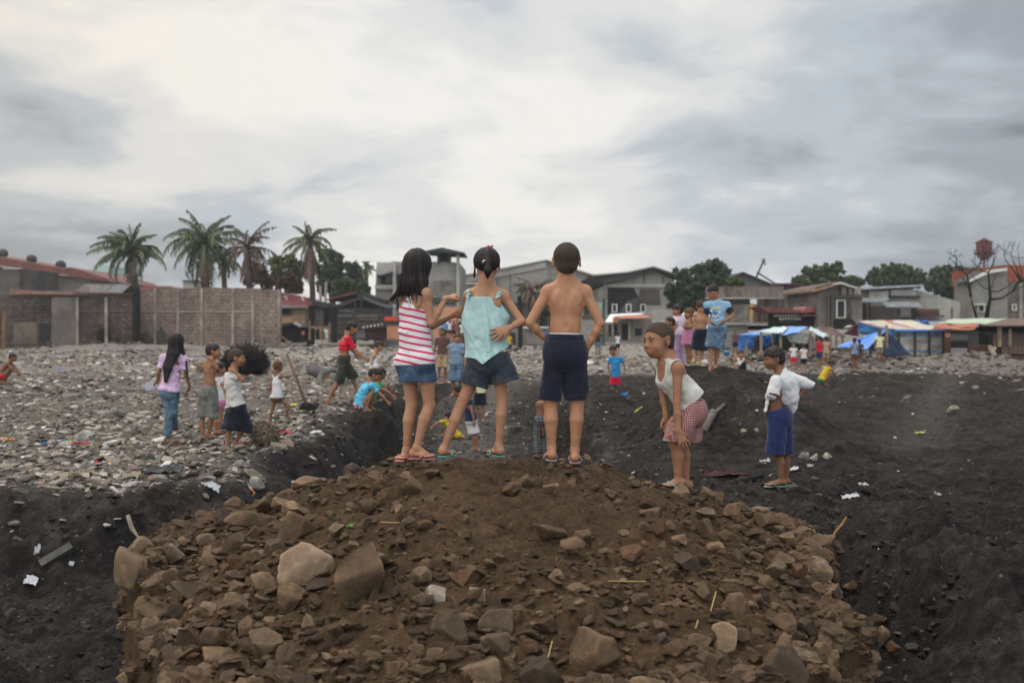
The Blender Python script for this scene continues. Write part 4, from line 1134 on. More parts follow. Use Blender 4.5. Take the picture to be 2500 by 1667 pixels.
# more medium stones than can be told apart, packed on the flanks
n = 4600; x = rs.uniform(-2.1, 2.1, n); y = rs.uniform(3.1, 6.3, n); ex, ey = (x+.12)/1.03, (y-5.62)/np.where(y < 5.62, 1.28, .8); rr = np.hypot(ex, ey)
ok = (rr < 2.12) & (rs.rand(n) < .07 + .70*sstep(.9, 1.9, rr)*np.where(x > 0, .7, 1) + .35*(x < -.5)); x, y = x[ok], y[ok]; S = .03 + .085*rs.rand(len(x))**2.4; z = mz_fine(x, y) + S*.12
scatter('stones', x, y, z, S, pal(rs, len(x), [(.064, .040, .023), (.085, .055, .033), (.125, .086, .056), (.042, .028, .018), (.085, .044, .024)], [5, 4, .7, 2, .5]), 'crowded stones filling the flanks of the brown heap', TM, 2, 13)
n = 1100; an = rs.uniform(-math.pi, .15, n)*1.0; rr = rs.uniform(1.86, 2.22, n); x = -.12 + np.cos(an)*rr*1.03; y = 5.62 + np.sin(an)*rr*1.28
xe = -(1.34+.38*np.minimum(y-3.5, 1.15)); x = np.where(x < xe, xe + rs.uniform(-.12, .14, n), x); xr = 1.40 + .10*np.clip(y-3.5, 0, 2); x = np.where(x > xr, xr + rs.uniform(-.14, .10, n), x)
S = .06 + .13*rs.rand(n)**1.8; z = np.maximum(mound_z(x, y), -2.1) + S*.1 + np.where(x < xe + .05, rs.uniform(0, .5, n), 0)*0
scatter('stones', x, y, z, S, pal(rs, n, [(.075, .047, .028), (.10, .065, .041), (.14, .098, .065), (.05, .034, .022)], [5, 4, .7, 2]), 'stones piled along the edges of the brown heap', TM, 3, 14, flat=.8)
# left rubble field
def rub_field(n, y0, y1, smin, smax, seed, sub, name, label, side=-1, gam=3.0):
    rs_ = np.random.RandomState(seed)
    y = y0*(y1/y0)**rs_.rand(n); u = rs_.uniform(-.56, .10 if y1 > 30 else .0, n); x = u*y
    if y1 > 40: x = rs_.uniform(-.58, .58, n)*y
    d = trench_d(x, y); bl, fl, pa = masks(x, y)
    keep = ((bl < .45 + .3*rs_.rand(n)) | (rs_.rand(n) < .05)) & (rs_.rand(n) < .5 + 1.3*np.clip(.5 + fbm(x*.45, y*.3, None, 3, .6, 66), 0, 1))
    x, y = x[keep], y[keep]
    S = (smin + (smax-smin)*rs_.rand(len(x))**gam); z = ground_base(x, y) + fine(x, y, 0)*.8 + S*.10
    tones = pal(rs_, len(x), [(.205, .178, .152), (.125, .107, .092), (.30, .268, .232), (.075, .062, .054), (.47, .44, .40), (.19, .135, .10), (.32, .08, .055), (.07, .14, .25)], [6, 5, 4, 2.4, 1.1, 1.8, .06, .05])
    tones = tones*(1 - .38*sstep(6, 14, x)*sstep(24, 34, y) - .2*sstep(-8, -20, x)*sstep(40, 60, y))[:, None]
    scatter(name, x, y, z, S, tones, label, TM, sub, seed, flat=.42)
rub_field(42000, 8.8, 24, .014, .19, 71, 1, 'rubble', 'loose broken concrete and stone covering the left field', gam=3.6)
rub_field(800, 9.4, 30, .12, .32, 76, 2, 'rubble', 'flat broken slabs lying among the rubble', gam=1.8)
rub_field(24000, 22, 46, .05, .32, 72, 0, 'rubble', 'paler rubble spread over the middle distance')
rub_field(16000, 40, 80, .12, .6, 73, 0, 'rubble', 'far rubble in front of the walls and shelters')
# crumbs on black soil
n = 9000; y = 4.2*(34/4.2)**rs.rand(n); x = rs.uniform(-.3, .58, n)*y; dd_ = mound_z(x, y) > ground_base(x, y) - .02
S = .012 + .075*rs.rand(n)**4.0*np.clip(y/14, .5, 1.6); z = ground_base(x, y) + fine(x, y, 1)*.9
bl, fl, pa = masks(x, y); ok = ~dd_ & (bl > .5)
scatter('soil_crumbs', x[ok], y[ok], z[ok], S[ok], pal(rs, ok.sum(), [(.028, .024, .022), (.05, .044, .04), (.12, .11, .10), (.35, .33, .31), (.10, .07, .05)], [6, 4, .8, .22, .5]), 'clods and small stones scattered over the black soil', TM, 1, 5)
# dark clods in the near left trench and along the right bank
n = 5000; x = np.where(rs.rand(n) < .5, rs.uniform(-4.2, -1.2, n), rs.uniform(1.3, 3.4, n)); y = rs.uniform(3.2, 9.5, n)
dd_ = mound_z(x, y) > ground_base(x, y) - .02; S = .02 + .10*rs.rand(n)**3; z = ground_base(x, y) + fine(x, y, 1)*1.3; ok = ~dd_
scatter('soil_crumbs', x[ok], y[ok], z[ok], S[ok], pal(rs, ok.sum(), [(.022, .019, .017), (.035, .030, .027), (.07, .055, .042)], [6, 3, .6]), 'black clods along the trench sides', TM, 1, 6)
n = 9000; y = 9.5*(27/9.5)**rs.rand(n); x = rs.uniform(-3.6, 1.9, n); S = (.014 + .11*rs.rand(n)**3.6)*np.clip(y/14, .7, 1.3); z = ground_base(x, y) + fine(x, y, 1)*.8; dd_ = mound_z(x, y) > z; ok = ~dd_
scatter('soil_crumbs', x[ok], y[ok], z[ok], S[ok], pal(rs, ok.sum(), [(.035, .030, .027), (.07, .06, .053), (.15, .13, .11), (.34, .32, .29)], [5, 4, 1.6, .5]), 'broken stones and dirt lumps on the trench banks and floor', TM, 1, 7)
n = 5200; y = 9.2*(60/9.2)**rs.rand(n); x = rs.uniform(-.56, .5, n)*y; bl, fl, pa = masks(x, y); ok = ((bl < .5) | (rs.rand(n) < .10)) & (mound_z(x, y) < ground_base(x, y)); x, y = x[ok], y[ok]
S = (.02 + .07*rs.rand(len(x))**2)*np.clip(y/14, .8, 2.6); z = ground_base(x, y) + fine(x, y, 0) + S*.3 + .01
scatter('litter', x, y, z, S, pal(rs, len(x), [(.50, .49, .48), (.60, .60, .62), (.36, .30, .22), (.05, .05, .05), (.45, .06, .05), (.07, .18, .40), (.50, .40, .10), (.10, .26, .14), (.45, .25, .30)], [6, 5, 4, 4, .7, .7, .5, .3, .3]), 'flecks of paper and plastic litter among the rubble', TM, 1, 9, flat=.16)
n = 620; q1 = rs.rand(n) < .55; x = np.where(q1, rs.uniform(10, 27, n), rs.uniform(-14, 6, n)); y = np.where(q1, rs.uniform(44.5, 48.5, n), rs.uniform(66, 77, n))
S = .25 + .75*rs.rand(n)**2; z = ground_base(x, y) + S*.08
scatter('debris', x, y, z, S, pal(rs, n, [(.08, .055, .04), (.15, .11, .08), (.04, .035, .032), (.28, .26, .24), (.05, .12, .28), (.25, .06, .05)], [5, 4, 4, 1.5, .5, .4]), 'planks and household debris heaped before the shacks', TM, 1, 15, flat=.3)
print('terrain done', round(time.time()-T0, 1))
# ================================================================ backdrop: walls, buildings, trees, shelters
cA = lambda x, y: (x/3.36, 520 + y/3.36)
cB = lambda x, y: (600 + x/3.36, 520 + y/3.36)
cE = lambda x, y: (660 + x/7.84, 680 + y/7.84)
cF = lambda x, y: (1440 + x/6.533, 640 + y/6.533)
cG = lambda x, y: (1760 + x/6.03, 620 + y/6.03)
cH = lambda x, y: (2060 + x/4.611, 560 + y/4.611)
cI = lambda x, y: (1120 + x/6.533, 600 + y/6.533)
cN = lambda x, y: (x, y)
def brick_mat(name, c1, c2, mortar, bw=.45, bh=.21, stain=.5):
    q = NT(name); v = q.coord('Object', (1, 1, 1), (R(90), 0, 0)); b = q.n('ShaderNodeTexBrick'); q.l(v, b.inputs['Vector'])
    b.inputs['Scale'].default_value = 1; b.inputs['Brick Width'].default_value = bw; b.inputs['Row Height'].default_value = bh
    b.inputs['Mortar Size'].default_value = .03; b.inputs['Mortar Smooth'].default_value = .3
    b.inputs['Color1'].default_value = (*c1, 1); b.inputs['Color2'].default_value = (*c2, 1); b.inputs['Mortar'].default_value = (*mortar, 1)
    o = q.coord('Object'); n = q.noise(o, .5, 6, .7, .6); m = q.noise(o, 4, 5, .7); z = q.noise(q.coord('Object', (1.5, 1.5, .25)), 1.0, 5, .65, .3)
    k = q.mix(1.0, b.outputs['Color'], q.ramp(m, [(.3, .65), (.7, 1.35)]), 'MULTIPLY')
    k = q.mix(1.0, k, q.ramp(n, [(.38, 1.1), (.68, 1-stain)]), 'MULTIPLY'); k = q.mix(1.0, k, q.ramp(z, [(.35, 1.08), (.7, .72)]), 'MULTIPLY')
    q.color(k); q.b.inputs['Roughness'].default_value = .95; q.b.inputs['Specular IOR Level'].default_value = .1
    q.bump(q.math('ADD', q.math('MULTIPLY', b.outputs['Fac'], -1.0), m), .5, .03); return q.m
def corr_mat(name, c, rust=(.16, .06, .03), amt=.5, per=.2, ax=0, rough=.6):
    q = NT(name); o = q.coord('Object'); tcn = q.n('ShaderNodeTexCoord'); sp = q.n('ShaderNodeSeparateXYZ'); q.l(tcn.outputs['Object'], sp.inputs[0])
    w_ = q.math('SINE', q.math('MULTIPLY', sp.outputs[ax], 6.283/per)); n = q.noise(o, .45, 6, .7, .5); m = q.noise(o, 3, 5, .7)
    k = q.mix(q.math('MULTIPLY', q.ramp(n, [(.42, 0.0), (.6, 1.0)]), amt), c, rust); k = q.mix(1.0, k, q.ramp(m, [(.3, .7), (.7, 1.3)]), 'MULTIPLY')
    k = q.mix(1.0, k, q.ramp(w_, [(0, .8), (1, 1.1)]), 'MULTIPLY')
    q.color(k); q.b.inputs['Roughness'].default_value = rough; q.bump(w_, .6, .04); return q.m
def band_mat(name, cols, ax=0, per=1.0, rough=.7, wob=.3):
    q = NT(name); o = q.coord('Object'); tcn = q.n('ShaderNodeTexCoord'); sp = q.n('ShaderNodeSeparateXYZ'); q.l(tcn.outputs['Object'], sp.inputs[0])
    f = q.math('FRACT', q.math('DIVIDE', q.math('ADD', sp.outputs[ax], q.math('MULTIPLY', q.noise(o, 1.2, 3, .5), wob)), per))
    x = q.n('ShaderNodeValToRGB'); x.color_ramp.interpolation = 'CONSTANT'
    while len(x.color_ramp.elements) < len(cols): x.color_ramp.elements.new(.5)
    for i, (e, c) in enumerate(zip(x.color_ramp.elements, cols)): e.position = i/len(cols); e.color = (*c, 1)
    q.l(f, x.inputs[0]); q.color(q.mix(1.0, x.outputs[0], q.ramp(q.noise(o, 3, 4, .6), [(.3, .75), (.7, 1.1)]), 'MULTIPLY')); q.b.inputs['Roughness'].default_value = rough; return q.m
BRK = brick_mat('brown_block', (.225, .168, .138), (.285, .22, .185), (.155, .118, .098), .5, .26, .45); BRD = brick_mat('dark_block', (.105, .08, .069), (.14, .108, .094), (.07, .054, .047), .5, .26, .7)
BRG = brick_mat('grey_block', (.22, .20, .175), (.27, .245, .215), (.19, .175, .155)); CON = grimy('concrete', (.31, .295, .27), .5, .25, .4, bump=.1); COD = grimy('dark_concrete', (.125, .108, .095), .5, .3, .5, bump=.1)
COL = grimy('pale_concrete', (.39, .37, .335), .5, .22, .35, bump=.1); PIL = grimy('pillar_concrete', (.33, .28, .24), 1, .3, .5); BLK = grimy('burnt_black', (.022, .021, .022), 1, .3, .3); DKG = grimy('dark_opening', (.03, .03, .033), 1, .2, .2)
SOOT = grimy('sooty_wall', (.10, .088, .082), .6, .4, .6); WOODD = grimy('charred_wood', (.085, .074, .068), 1.5, .4, .5, streak=9); WOODB = grimy('brown_pole', (.20, .12, .075), 3, .3, .3); WOODL = grimy('pale_pole', (.30, .22, .16), 3, .3, .3)
RRF = corr_mat('rust_red_roof', (.20, .065, .055), (.10, .045, .035), .6); RRF2 = corr_mat('pink_red_roof', (.36, .12, .12), (.14, .07, .06), .5); ZNC = corr_mat('zinc_rusty', (.33, .33, .33), (.22, .11, .07), .8); ZNL = corr_mat('zinc_pale', (.42, .45, .48), (.3, .25, .2), .2)
BRF = corr_mat('brown_roof', (.16, .10, .07), (.09, .05, .03), .5); RFD = grimy('dark_roof', (.07, .066, .066), .6, .3, .3); TRIM = grimy('pale_trim', (.55, .54, .50), 1, .1, .2); WHT = grimy('white_paint', (.62, .61, .58), 1, .12, .25)
ORG = grimy('orange_wall', (.52, .25, .15), .8, .15, .3); TANW = grimy('tan_wall', (.36, .24, .16), .8, .2, .3); REDS = grimy('red_awning', (.50, .07, .05), 1, .15, .2); GRY = grimy('grey_wall', (.165, .16, .158), .8, .2, .4)
TBL = cloth('blue_tarpaulin', (.05, .17, .50), .15, .1, rough=.55); TBL2 = cloth('light_blue_tarpaulin', (.16, .32, .68), .15, .1, rough=.5); TWH = cloth('white_tarpaulin', (.52, .60, .62), .1, .3, (.35, .38, .4), rough=.5); TNV = cloth('navy_tarpaulin', (.018, .035, .075), .2, 0, rough=.6)
TMR = cloth('maroon_tarpaulin', (.12, .03, .05), .2); TOR = cloth('orange_tarpaulin', (.38, .15, .095), .15, .3, (.3, .12, .1)); TGR = cloth('pale_green_tarpaulin', (.38, .45, .33), .1, .2, (.4, .45, .35)); TSW = cloth('white_sheet', (.72, .73, .73), .08, .2, (.4, .4, .4))
MULT = band_mat('multicolour_tarpaulin', [(.42, .15, .14), (.50, .48, .45), (.50, .45, .28), (.50, .48, .46), (.40, .16, .15), (.50, .48, .46), (.34, .40, .34), (.50, .44, .30)], 0, 3.2, .6, .5)
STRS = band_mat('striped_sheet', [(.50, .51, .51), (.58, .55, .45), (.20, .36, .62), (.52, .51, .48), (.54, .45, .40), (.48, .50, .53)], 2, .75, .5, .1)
RUSP = band_mat('rusty_panels', [(.085, .035, .025), (.12, .06, .04), (.06, .035, .03)], 2, .6, .8, .6); ORP = grimy('orange_post', (.55, .30, .10), 2, .15, .1); BRKR = grimy('brick_red', (.30, .09, .055), .6, .2, .3)
WTM = grimy('water_tank_red', (.135, .042, .038), .8, .25, .35, .6); STEEL = grimy('green_steel', (.05, .09, .085), 2, .2, .2, .6)
class Bld:
    def __init__(s, name, label, cat, Y, uv, conv=cN, group=None):
        s.Y = Y; s.c = conv; s.root = empty(name, P(*conv(*uv), Y)); tag(s.root, label, cat, group)
    def poly(s, part, mat, pts, depth=.3, dy=0, parent=None, label=None, solid=False):
        m = MB().prism([P(*s.c(*p), s.Y+dy) for p in pts], (0, depth, 0)); o = m.build(part, mat, parent or s.root)
        if parent: o.location = (0, 0, 0) if False else o.location
        return o
    def rect(s, part, mat, x0, y0, x1, y1, depth=.3, dy=0, parent=None): return s.poly(part, mat, [(x0, y1), (x1, y1), (x1, y0), (x0, y0)], depth, dy, parent)
    def many(s, part, mat, rects, depth=.2, dy=0):
        for r in rects: s.rect(part, mat, *r, depth, dy)
    def window(s, x0, y0, x1, y1, dy=-.06, frame=None, fw=.18, pane=DKG):
        """frame ring standing proud of the wall with a dark pane inside it"""
        w_ = (x1-x0)*fw; h_ = w_*.8
        m = MB()
        for (a, b, c, d) in ((x0, y0, x1, y0+h_), (x0, y1-h_, x1, y1), (x0, y0+h_, x0+w_, y1-h_), (x1-w_, y0+h_, x1, y1-h_)):
            m.prism([P(*s.c(a, d), s.Y+dy-.05), P(*s.c(c, d), s.Y+dy-.05), P(*s.c(c, b), s.Y+dy-.05), P(*s.c(a, b), s.Y+dy-.05)], (0, .12, 0))
        f = m.build('window', frame or TRIM, s.root)
        p = MB().prism([P(*s.c(x0+w_, y1-h_), s.Y+dy), P(*s.c(x1-w_, y1-h_), s.Y+dy), P(*s.c(x1-w_, y0+h_), s.Y+dy), P(*s.c(x0+w_, y0+h_), s.Y+dy)], (0, .05, 0))
        o = p.build('pane', pane, f, origin=s.root.location); return f
    def hole(s, x0, y0, x1, y1, name='opening', dy=-.03, mat=None): return s.rect(name, mat or DKG, x0, y0, x1, y1, .08, dy)
    def sheet(s, part, mat, pts4, n=10, sag=.25, wr=.05, th=.02, dys=(0, 0, 0, 0), seed=0):
        """hanging or stretched sheet between four pixel corners (bl, br, tr, tl)"""
        c = [P(*s.c(*p), s.Y+d) for p, d in zip(pts4, dys)]
        U, V_ = np.meshgrid(np.linspace(0, 1, n), np.linspace(0, 1, n))
        q = (1-U)[..., None]*(1-V_)[..., None]*c[0] + U[..., None]*(1-V_)[..., None]*c[1] + U[..., None]*V_[..., None]*c[2] + (1-U)[..., None]*V_[..., None]*c[3]
        q[..., 2] -= sag*np.sin(U*math.pi)*np.sin(V_*math.pi)
        q[..., 1] += wr*vnoise(U*7+seed, V_*4, None, seed)*2
        q[..., 2] += wr*.6*vnoise(U*5+seed, V_*5+9, None, seed+1)
        I = np.arange(n*n).reshape(n, n); f = np.stack([I[:-1, :-1].ravel(), I[:-1, 1:].ravel(), I[1:, 1:].ravel(), I[1:, :-1].ravel()], 1)
        v = q.reshape(-1, 3) - np.array(s.root.location)
        me = mesh_np(part, v, f, mats=[mat]); o = new_obj(part, me, s.root)
        md = o.modifiers.new('thick', 'SOLIDIFY'); md.thickness = th; md.offset = 0; return o
    def pole(s, part, mat, x0, y0, x1, y1, r=.06, dy0=0, dy1=None):
        return MB().tube([P(*s.c(x0, y0), s.Y+dy0), P(*s.c(x1, y1), s.Y+(dy0 if dy1 is None else dy1))], r, 6).build(part, mat, s.root)
# ---- perimeter wall, right part (brown block with pillars)
b = Bld('block_wall', 'high brown concrete block wall with pale pillars behind the rubble field', 'wall', 76, (1700, 1130), cA)
b.poly('wall_panel', BRK, [(1120, 1150), (2285, 1150), (2285, 632), (2100, 618), (1700, 612), (1250, 622), (1120, 632)], .4)
for x in (1270, 1458, 1652, 1908, 2072, 2286): b.rect('pillar', PIL, x-11, 1160, x+11, 618 if x < 2200 else 628, .56, -.09)
b.rect('ring_beam', PIL, 1135, 800, 2080, 816, .46, -.04)
for (x0, x1, yt) in ((1125, 1440, 960), (2120, 2200, 1050)): b.poly('soot_patch', SOOT, [(x0, 1140), (x1, 1140)] + [(x1 - (x1-x0)*t/8, yt + 60*math.sin(t*1.7) + 90*abs(t-4)/4) for t in range(9)], .05, -.03)
# ---- perimeter wall, left part
b = Bld('block_wall', 'long sooty dark block wall at the far left below the rusty roof', 'wall', 74, (550, 1110), cA)
b.rect('wall_panel', BRD, -900, 675, 1105, 1140, .4); b.rect('plaster_panel', GRY if 0 else grimy('stained_plaster', (.17, .142, .13), .6, .3, .45), 425, 690, 622, 1110, .1, -.09)
for x in (632, 870): b.rect('pillar', PIL, x-12, 690, x+12, 1115, .1, -.16)
b.rect('ring_beam', grimy('dark_beam', (.12, .10, .09), 1, .3, .4), 425, 795, 1100, 808, .1, -.06)
b.rect('pillar', BLK, 1085, 610, 1122, 1120, .7, -.2); b.hole(320, 905, 410, 1050); b.hole(110, 900, 300, 1075, 'patched_opening', mat=grimy('ochre_patch', (.16, .13, .10), .6, .3, .5))
for (x, y, rx, ry) in ((850, 1010, 60, 65),): b.poly('soot_patch', BLK, [(x+rx*math.cos(t*.7)*(1+.15*math.sin(t*3)), y+ry*math.sin(t*.7)*(1+.2*math.cos(t*2))) for t in range(9)], .05, -.03)
b.poly('roof', corr_mat('rust_strip', (.24, .10, .08), (.33, .22, .19), .6), [(85, 665), (1090, 672), (1085, 655), (600, 640), (350, 640), (85, 625)], .9, -.35)
b = Bld('lean_to_roof', 'rusty grey corrugated iron lean-to on top of the left wall', 'roof', 73.4, (850, 650), cA)
b.poly('roof_sheet', ZNC, [(590, 650), (1000, 655), (1080, 585), (700, 583)], .12, 0); b.poly('gable_end', BLK, [(1000, 658), (1110, 668), (1108, 625), (1080, 590)], .3, .2)
b = Bld('wooden_post', 'upright light brown wooden post at the far left before the wall', 'post', 60, (35, 1100), cA); b.pole('shaft', WOODB, 30, 1110, 45, 800, .14); b.pole('brace', WOODB, 30, 1090, 12, 1120, .08)
# ---- left warehouse with red roof and vents
b = Bld('warehouse', 'long warehouse with sloping rust red roof at the upper left', 'warehouse', 110, (420, 640), cA)
b.poly('wall', COD, [(-400, 720), (1120, 720), (900, 568), (420, 480), (-400, 350)], 14); b.poly('roof', RRF, [(-400, 400), (420, 500), (905, 565), (870, 535), (600, 450), (520, 455), (-400, 290)], 15, -.5)
b.many('wall_panel', grimy('pale_panel', (.26, .23, .20), 1, .2, .4), [(200, 548, 330, 628), (345, 580, 385, 628)], .2, -.15); b.hole(395, 530, 410, 640); b.rect('pillar', TRIM if 0 else PIL, 395, 520, 410, 640, .3, -.2)
b.poly('roof_light', TRIM, [(-400, 372), (560, 515), (560, 519), (-400, 380)], .2, -.62)
for x, y in ((25, 330), (260, 378), (498, 425)):
    o = MB(); c = P(*cA(x, y), 113); o.tube([c - V3(0, 0, 1.2), c - V3(0, 0, .2)], .38, 10)
    vv, ff = ICO[2]; o.add([tuple(c + V3(*p)*.58*V3(1, 1, .9)) for p in vv], ff); o.build('roof_vent', RFD, b.root, smooth=True)
b = Bld('concrete_building', 'low grey block building at the extreme left edge', 'building', 92, (60, 650), cA); b.poly('wall', COD, [(-300, 700), (160, 700), (160, 452), (60, 460), (-300, 520)], 8); b.rect('parapet', COL, 20, 448, 165, 462, .5, -.2)
b = Bld('green_building', 'pale green building end showing between the warehouse and the first palm', 'building', 140, (830, 480), cA); b.poly('wall', grimy('mint_wall', (.40, .55, .50), .5, .1, .1), [(740, 540), (915, 540), (915, 435), (790, 430)], 10)
b = Bld('rooftop_block', 'small white rooftop box above the brown wall under the palms', 'building', 100, (1560, 600), cA); b.rect('wall', COL, 1500, 640, 1610, 552, 4); b.rect('parapet', GRY, 1490, 558, 1615, 550, 4.4, -.2); b.poly('roof', RRF2, [(1130, 640), (1480, 640), (1400, 600), (1180, 600)], 3, 2)
# ---- small houses between the wall and the concrete building (crop E)
b = Bld('small_house', 'small tan house with red tin roof at the end of the brown wall', 'house', 86, (400, 900), cE)
b.rect('wall', TANW, 120, 560, 660, 930, 6); b.poly('roof', RRF2, [(120, 520), (710, 520), (690, 430), (200, 420), (120, 440)], 5, -.6); b.rect('eave', ZNC, 130, 516, 720, 560, .4, -.7)
b.window(190, 560, 410, 700, frame=COD); b.rect('balcony_rail', grimy('yellowish_wood', (.36, .26, .12), 2, .3, .3), 190, 745, 420, 850, .15, -.6)
b = Bld('tin_roof', 'broken pinkish roof with pale rafters behind the red tin roof', 'roof', 92, (450, 420), cE); b.poly('roof_sheet', RRF2, [(130, 460), (880, 440), (760, 380), (200, 260)], 4); b.pole('rafter', WHT, 280, 330, 320, 410, .09, -.2); b.pole('rafter', WHT, 600, 350, 640, 430, .09, -.2)
b = Bld('small_house', 'grey plastered house with a dark window beside the leaning palm trunk', 'house', 88, (880, 900), cE)
b.rect('wall', GRY, 720, 480, 1010, 960, 6); b.poly('roof', RFD, [(690, 500), (1040, 560), (960, 440), (700, 400)], 6, -.4); b.window(790, 580, 835, 720, frame=COD); b.rect('lower_wall', COD, 760, 830, 1000, 930, .3, -.2)
b = Bld('burnt_shack', 'low black burnt shack with a sagging roof beside the wall end', 'shack', 80, (380, 1180), cE)
b.rect('wall', BLK, 190, 900, 570, 1230, 4); b.poly('roof', RFD, [(190, 940), (190, 870), (420, 840), (600, 930), (570, 940), (430, 870)], 4, -.3); b.poly('awning_sheet', TRIM, [(430, 860), (560, 925), (590, 910), (470, 825)], .3, -.7)
b.sheet('orange_cloth', TOR, [(190, 1090), (300, 1190), (330, 1180), (185, 1060)], 8, .05, .03, .03, (-1, -1, -1, -1)); b.rect('bucket', COL, 290, 1195, 365, 1260, .6, -1.5)
b = Bld('orange_bag', 'orange plastic bag hanging on the dark shacks', 'bag', 79, (620, 1080), cE); b.poly('bag', TOR, [(595, 1075), (640, 1085), (648, 1030), (620, 1005), (600, 1025)], .2)
b = Bld('timber_shack', 'charred timber shack with gable roof and plank walls', 'shack', 84, (1700, 1180), cE)
b.rect('wall', WOODD, 1270, 540, 2150, 1180, 7); b.poly('gable', BLK, [(1300, 560), (2160, 560), (1740, 390)], 1, -.05)
b.poly('roof', grimy('charred_roof', (.10, .092, .088), 1, .3, .4), [(1230, 545), (2200, 560), (2185, 530), (1730, 345), (1240, 500)], 7, 1.05); b.poly('upper_roof', RFD, [(1090, 420), (1600, 330), (2060, 480), (2050, 370), (1780, 270), (1660, 255), (1070, 400)], 7, 4)
b.poly('roof_edge', RRF2, [(1070, 412), (1660, 268), (1655, 250), (1065, 395)], .4, 3.7)
b.many('gable_post', WOODD, [(1605, 400, 1632, 560), (1728, 390, 1755, 560)], .3, -.4); b.many('door', BLK, [(1120, 540, 1270, 1230)], .5, -.1)
b.many('plank', grimy('grey_planks', (.16, .145, .135), 2, .4, .4, streak=8), [(1300, 600, 1600, 640), (1640, 690, 2060, 740), (1700, 760, 2050, 800), (1300, 690, 1560, 735)], .12, -.14)
b.poly('eave_beam', WOODD, [(1240, 540), (1730, 375), (2190, 560), (2190, 540), (1730, 345), (1235, 515)], .4, -.5)
b = Bld('low_shack', 'low dark red shack with pale rags along its roof left of the orange wall', 'shack', 80, (1980, 1140), cE)
b.rect('wall', grimy('dark_red_boards', (.07, .042, .04), 1.5, .4, .4, streak=8), 1820, 930, 2235, 1150, 4); b.rect('wall_panel', GRY, 1640, 990, 1830, 1140, 3); b.rect('roof', RFD, 1640, 890, 2240, 940, 4, -.4)
for k in range(6): b.poly('rag', WHT, [(1770+k*70, 955-k*12), (1800+k*70, 950-k*12), (1795+k*70, 915-k*13), (1775+k*70, 905-k*10)], .12, -.6-.1*(k % 2))
b = Bld('pole_frame', 'wooden pole frame with hanging laundry before the grey house', 'frame', 76, (940, 1220), cE)
b.pole('post', WOODB, 755, 1180, 755, 800, .09); b.pole('post', WOODB, 1135, 1230, 1135, 845, .11); b.pole('beam', WOODB, 755, 940, 1135, 940, .09); b.pole('post', WOODB, 995, 1200, 995, 820, .05)
for i, (x0, x1, m_) in enumerate(((860, 945, BLK), (950, 995, ORP), (1000, 1035, grimy('green_laundry', (.03, .2, .06), 2, .2, .1)), (1040, 1110, WHT), (1060, 1100, BLK))): b.sheet('laundry', m_, [(x0, 1170), (x1, 1165), (x1, 970+10*i), (x0, 980)], 7, 0, .05, .03, (.3*i,)*4, i)
b = Bld('utility_poles', 'pair of thin pale pipes standing behind the grey house', 'pipe', 95, (960, 450), cE); b.pole('pipe', COL, 965, 500, 955, 140, .13); b.pole('pipe', COL, 1050, 480, 1068, 60, .12)
# ---- three storey concrete building
b = Bld('concrete_building', 'unfinished grey three storey concrete building with a roof canopy', 'building', 95, (1400, 1000), cB)
b.poly('wall', CON, [(1050, 1080), (1750, 1080), (1750, 405), (1545, 400), (1200, 400), (1070, 450)], 14)
b.rect('parapet', COL, 1075, 405, 1215, 505, .5, -.4); b.rect('pillar', COL, 1205, 395, 1230, 860, .6, -.6); b.rect('pillar', COL, 1728, 340, 1752, 1060, .7, -.6)
b.many('opening', DKG, [(1085, 515, 1200, 585), (1232, 500, 1290, 580), (1235, 660, 1290, 800)], .15, -.1); b.many('window_panel', GRY, [(1150, 505, 1198, 570), (1085, 530, 1110, 600)], .15, -.2)
b.rect('sill', COL, 1060, 590, 1215, 625, .5, -.3); b.poly('window_canopy', RFD, [(1080, 525), (1205, 490), (1205, 480), (1080, 515)], .8, -.9)
b.poly('roof', grimy('green_black_roof', (.045, .06, .055), 1, .2, .3), [(1475, 315), (1800, 335), (1795, 325), (1610, 283), (1480, 308)], 6, -1.2); b.many('canopy_post', COD, [(1570, 330, 1590, 410), (1660, 330, 1672, 410), (1735, 335, 1752, 420)], .4, -.4)
b.rect('stair_head', DKG, 1575, 345, 1670, 408, 3, 1); b.rect('lower_block', BRG, 1535, 555, 1720, 690, .15, -.1); b.rect('ledge', COD, 1530, 700, 1730, 735, .3, -.4)
b = Bld('orange_shop', 'orange painted shop front with a red sign board under the concrete building', 'shop', 78, (1400, 1040), cB)
b.rect('wall', ORG, 1158, 925, 1260, 1035, 4); b.rect('wall', ORG, 1545, 770, 1732, 1035, 4, 1); b.rect('sign_board', REDS, 1135, 848, 1240, 885, .5, -.5); b.rect('upper_wall', COD, 1150, 880, 1245, 925, 3.5)
b.hole(1590, 960, 1640, 1030, 'door', dy=.9); b.hole(1745, 890, 1800, 1040, 'stall', dy=0); b.rect('upper_wall', CON, 1740, 850, 1820, 900, 4, .2)
b = Bld('beach_umbrella', 'bright blue open umbrella before the orange wall', 'umbrella', 70, (1645, 1030), cB)
o = MB(); c = P(*cB(1645, 885), 70); r_ = 75/3.36/FPX*70
ring = [(c + V3(r_*math.cos(t*math.pi/8), r_*math.sin(t*math.pi/8), -.42 - (.10 if t % 2 else 0))) for t in range(16)]; top = [c + V3(r_*.45*math.cos(t*math.pi/8), r_*.45*math.sin(t*math.pi/8), -.14) for t in range(16)]
o.add([tuple(c)] + [tuple(x) for x in top] + [tuple(x) for x in ring], [(0, 1+t, 1+(t+1) % 16) for t in range(16)] + [(1+t, 17+t, 17+(t+1) % 16, 1+(t+1) % 16) for t in range(16)])
u_ = o.build('canopy', TBL2, b.root, smooth=True); md = u_.modifiers.new('t', 'SOLIDIFY'); md.thickness = .03; b.pole('pole', COL, 1645, 890, 1650, 1035, .04)
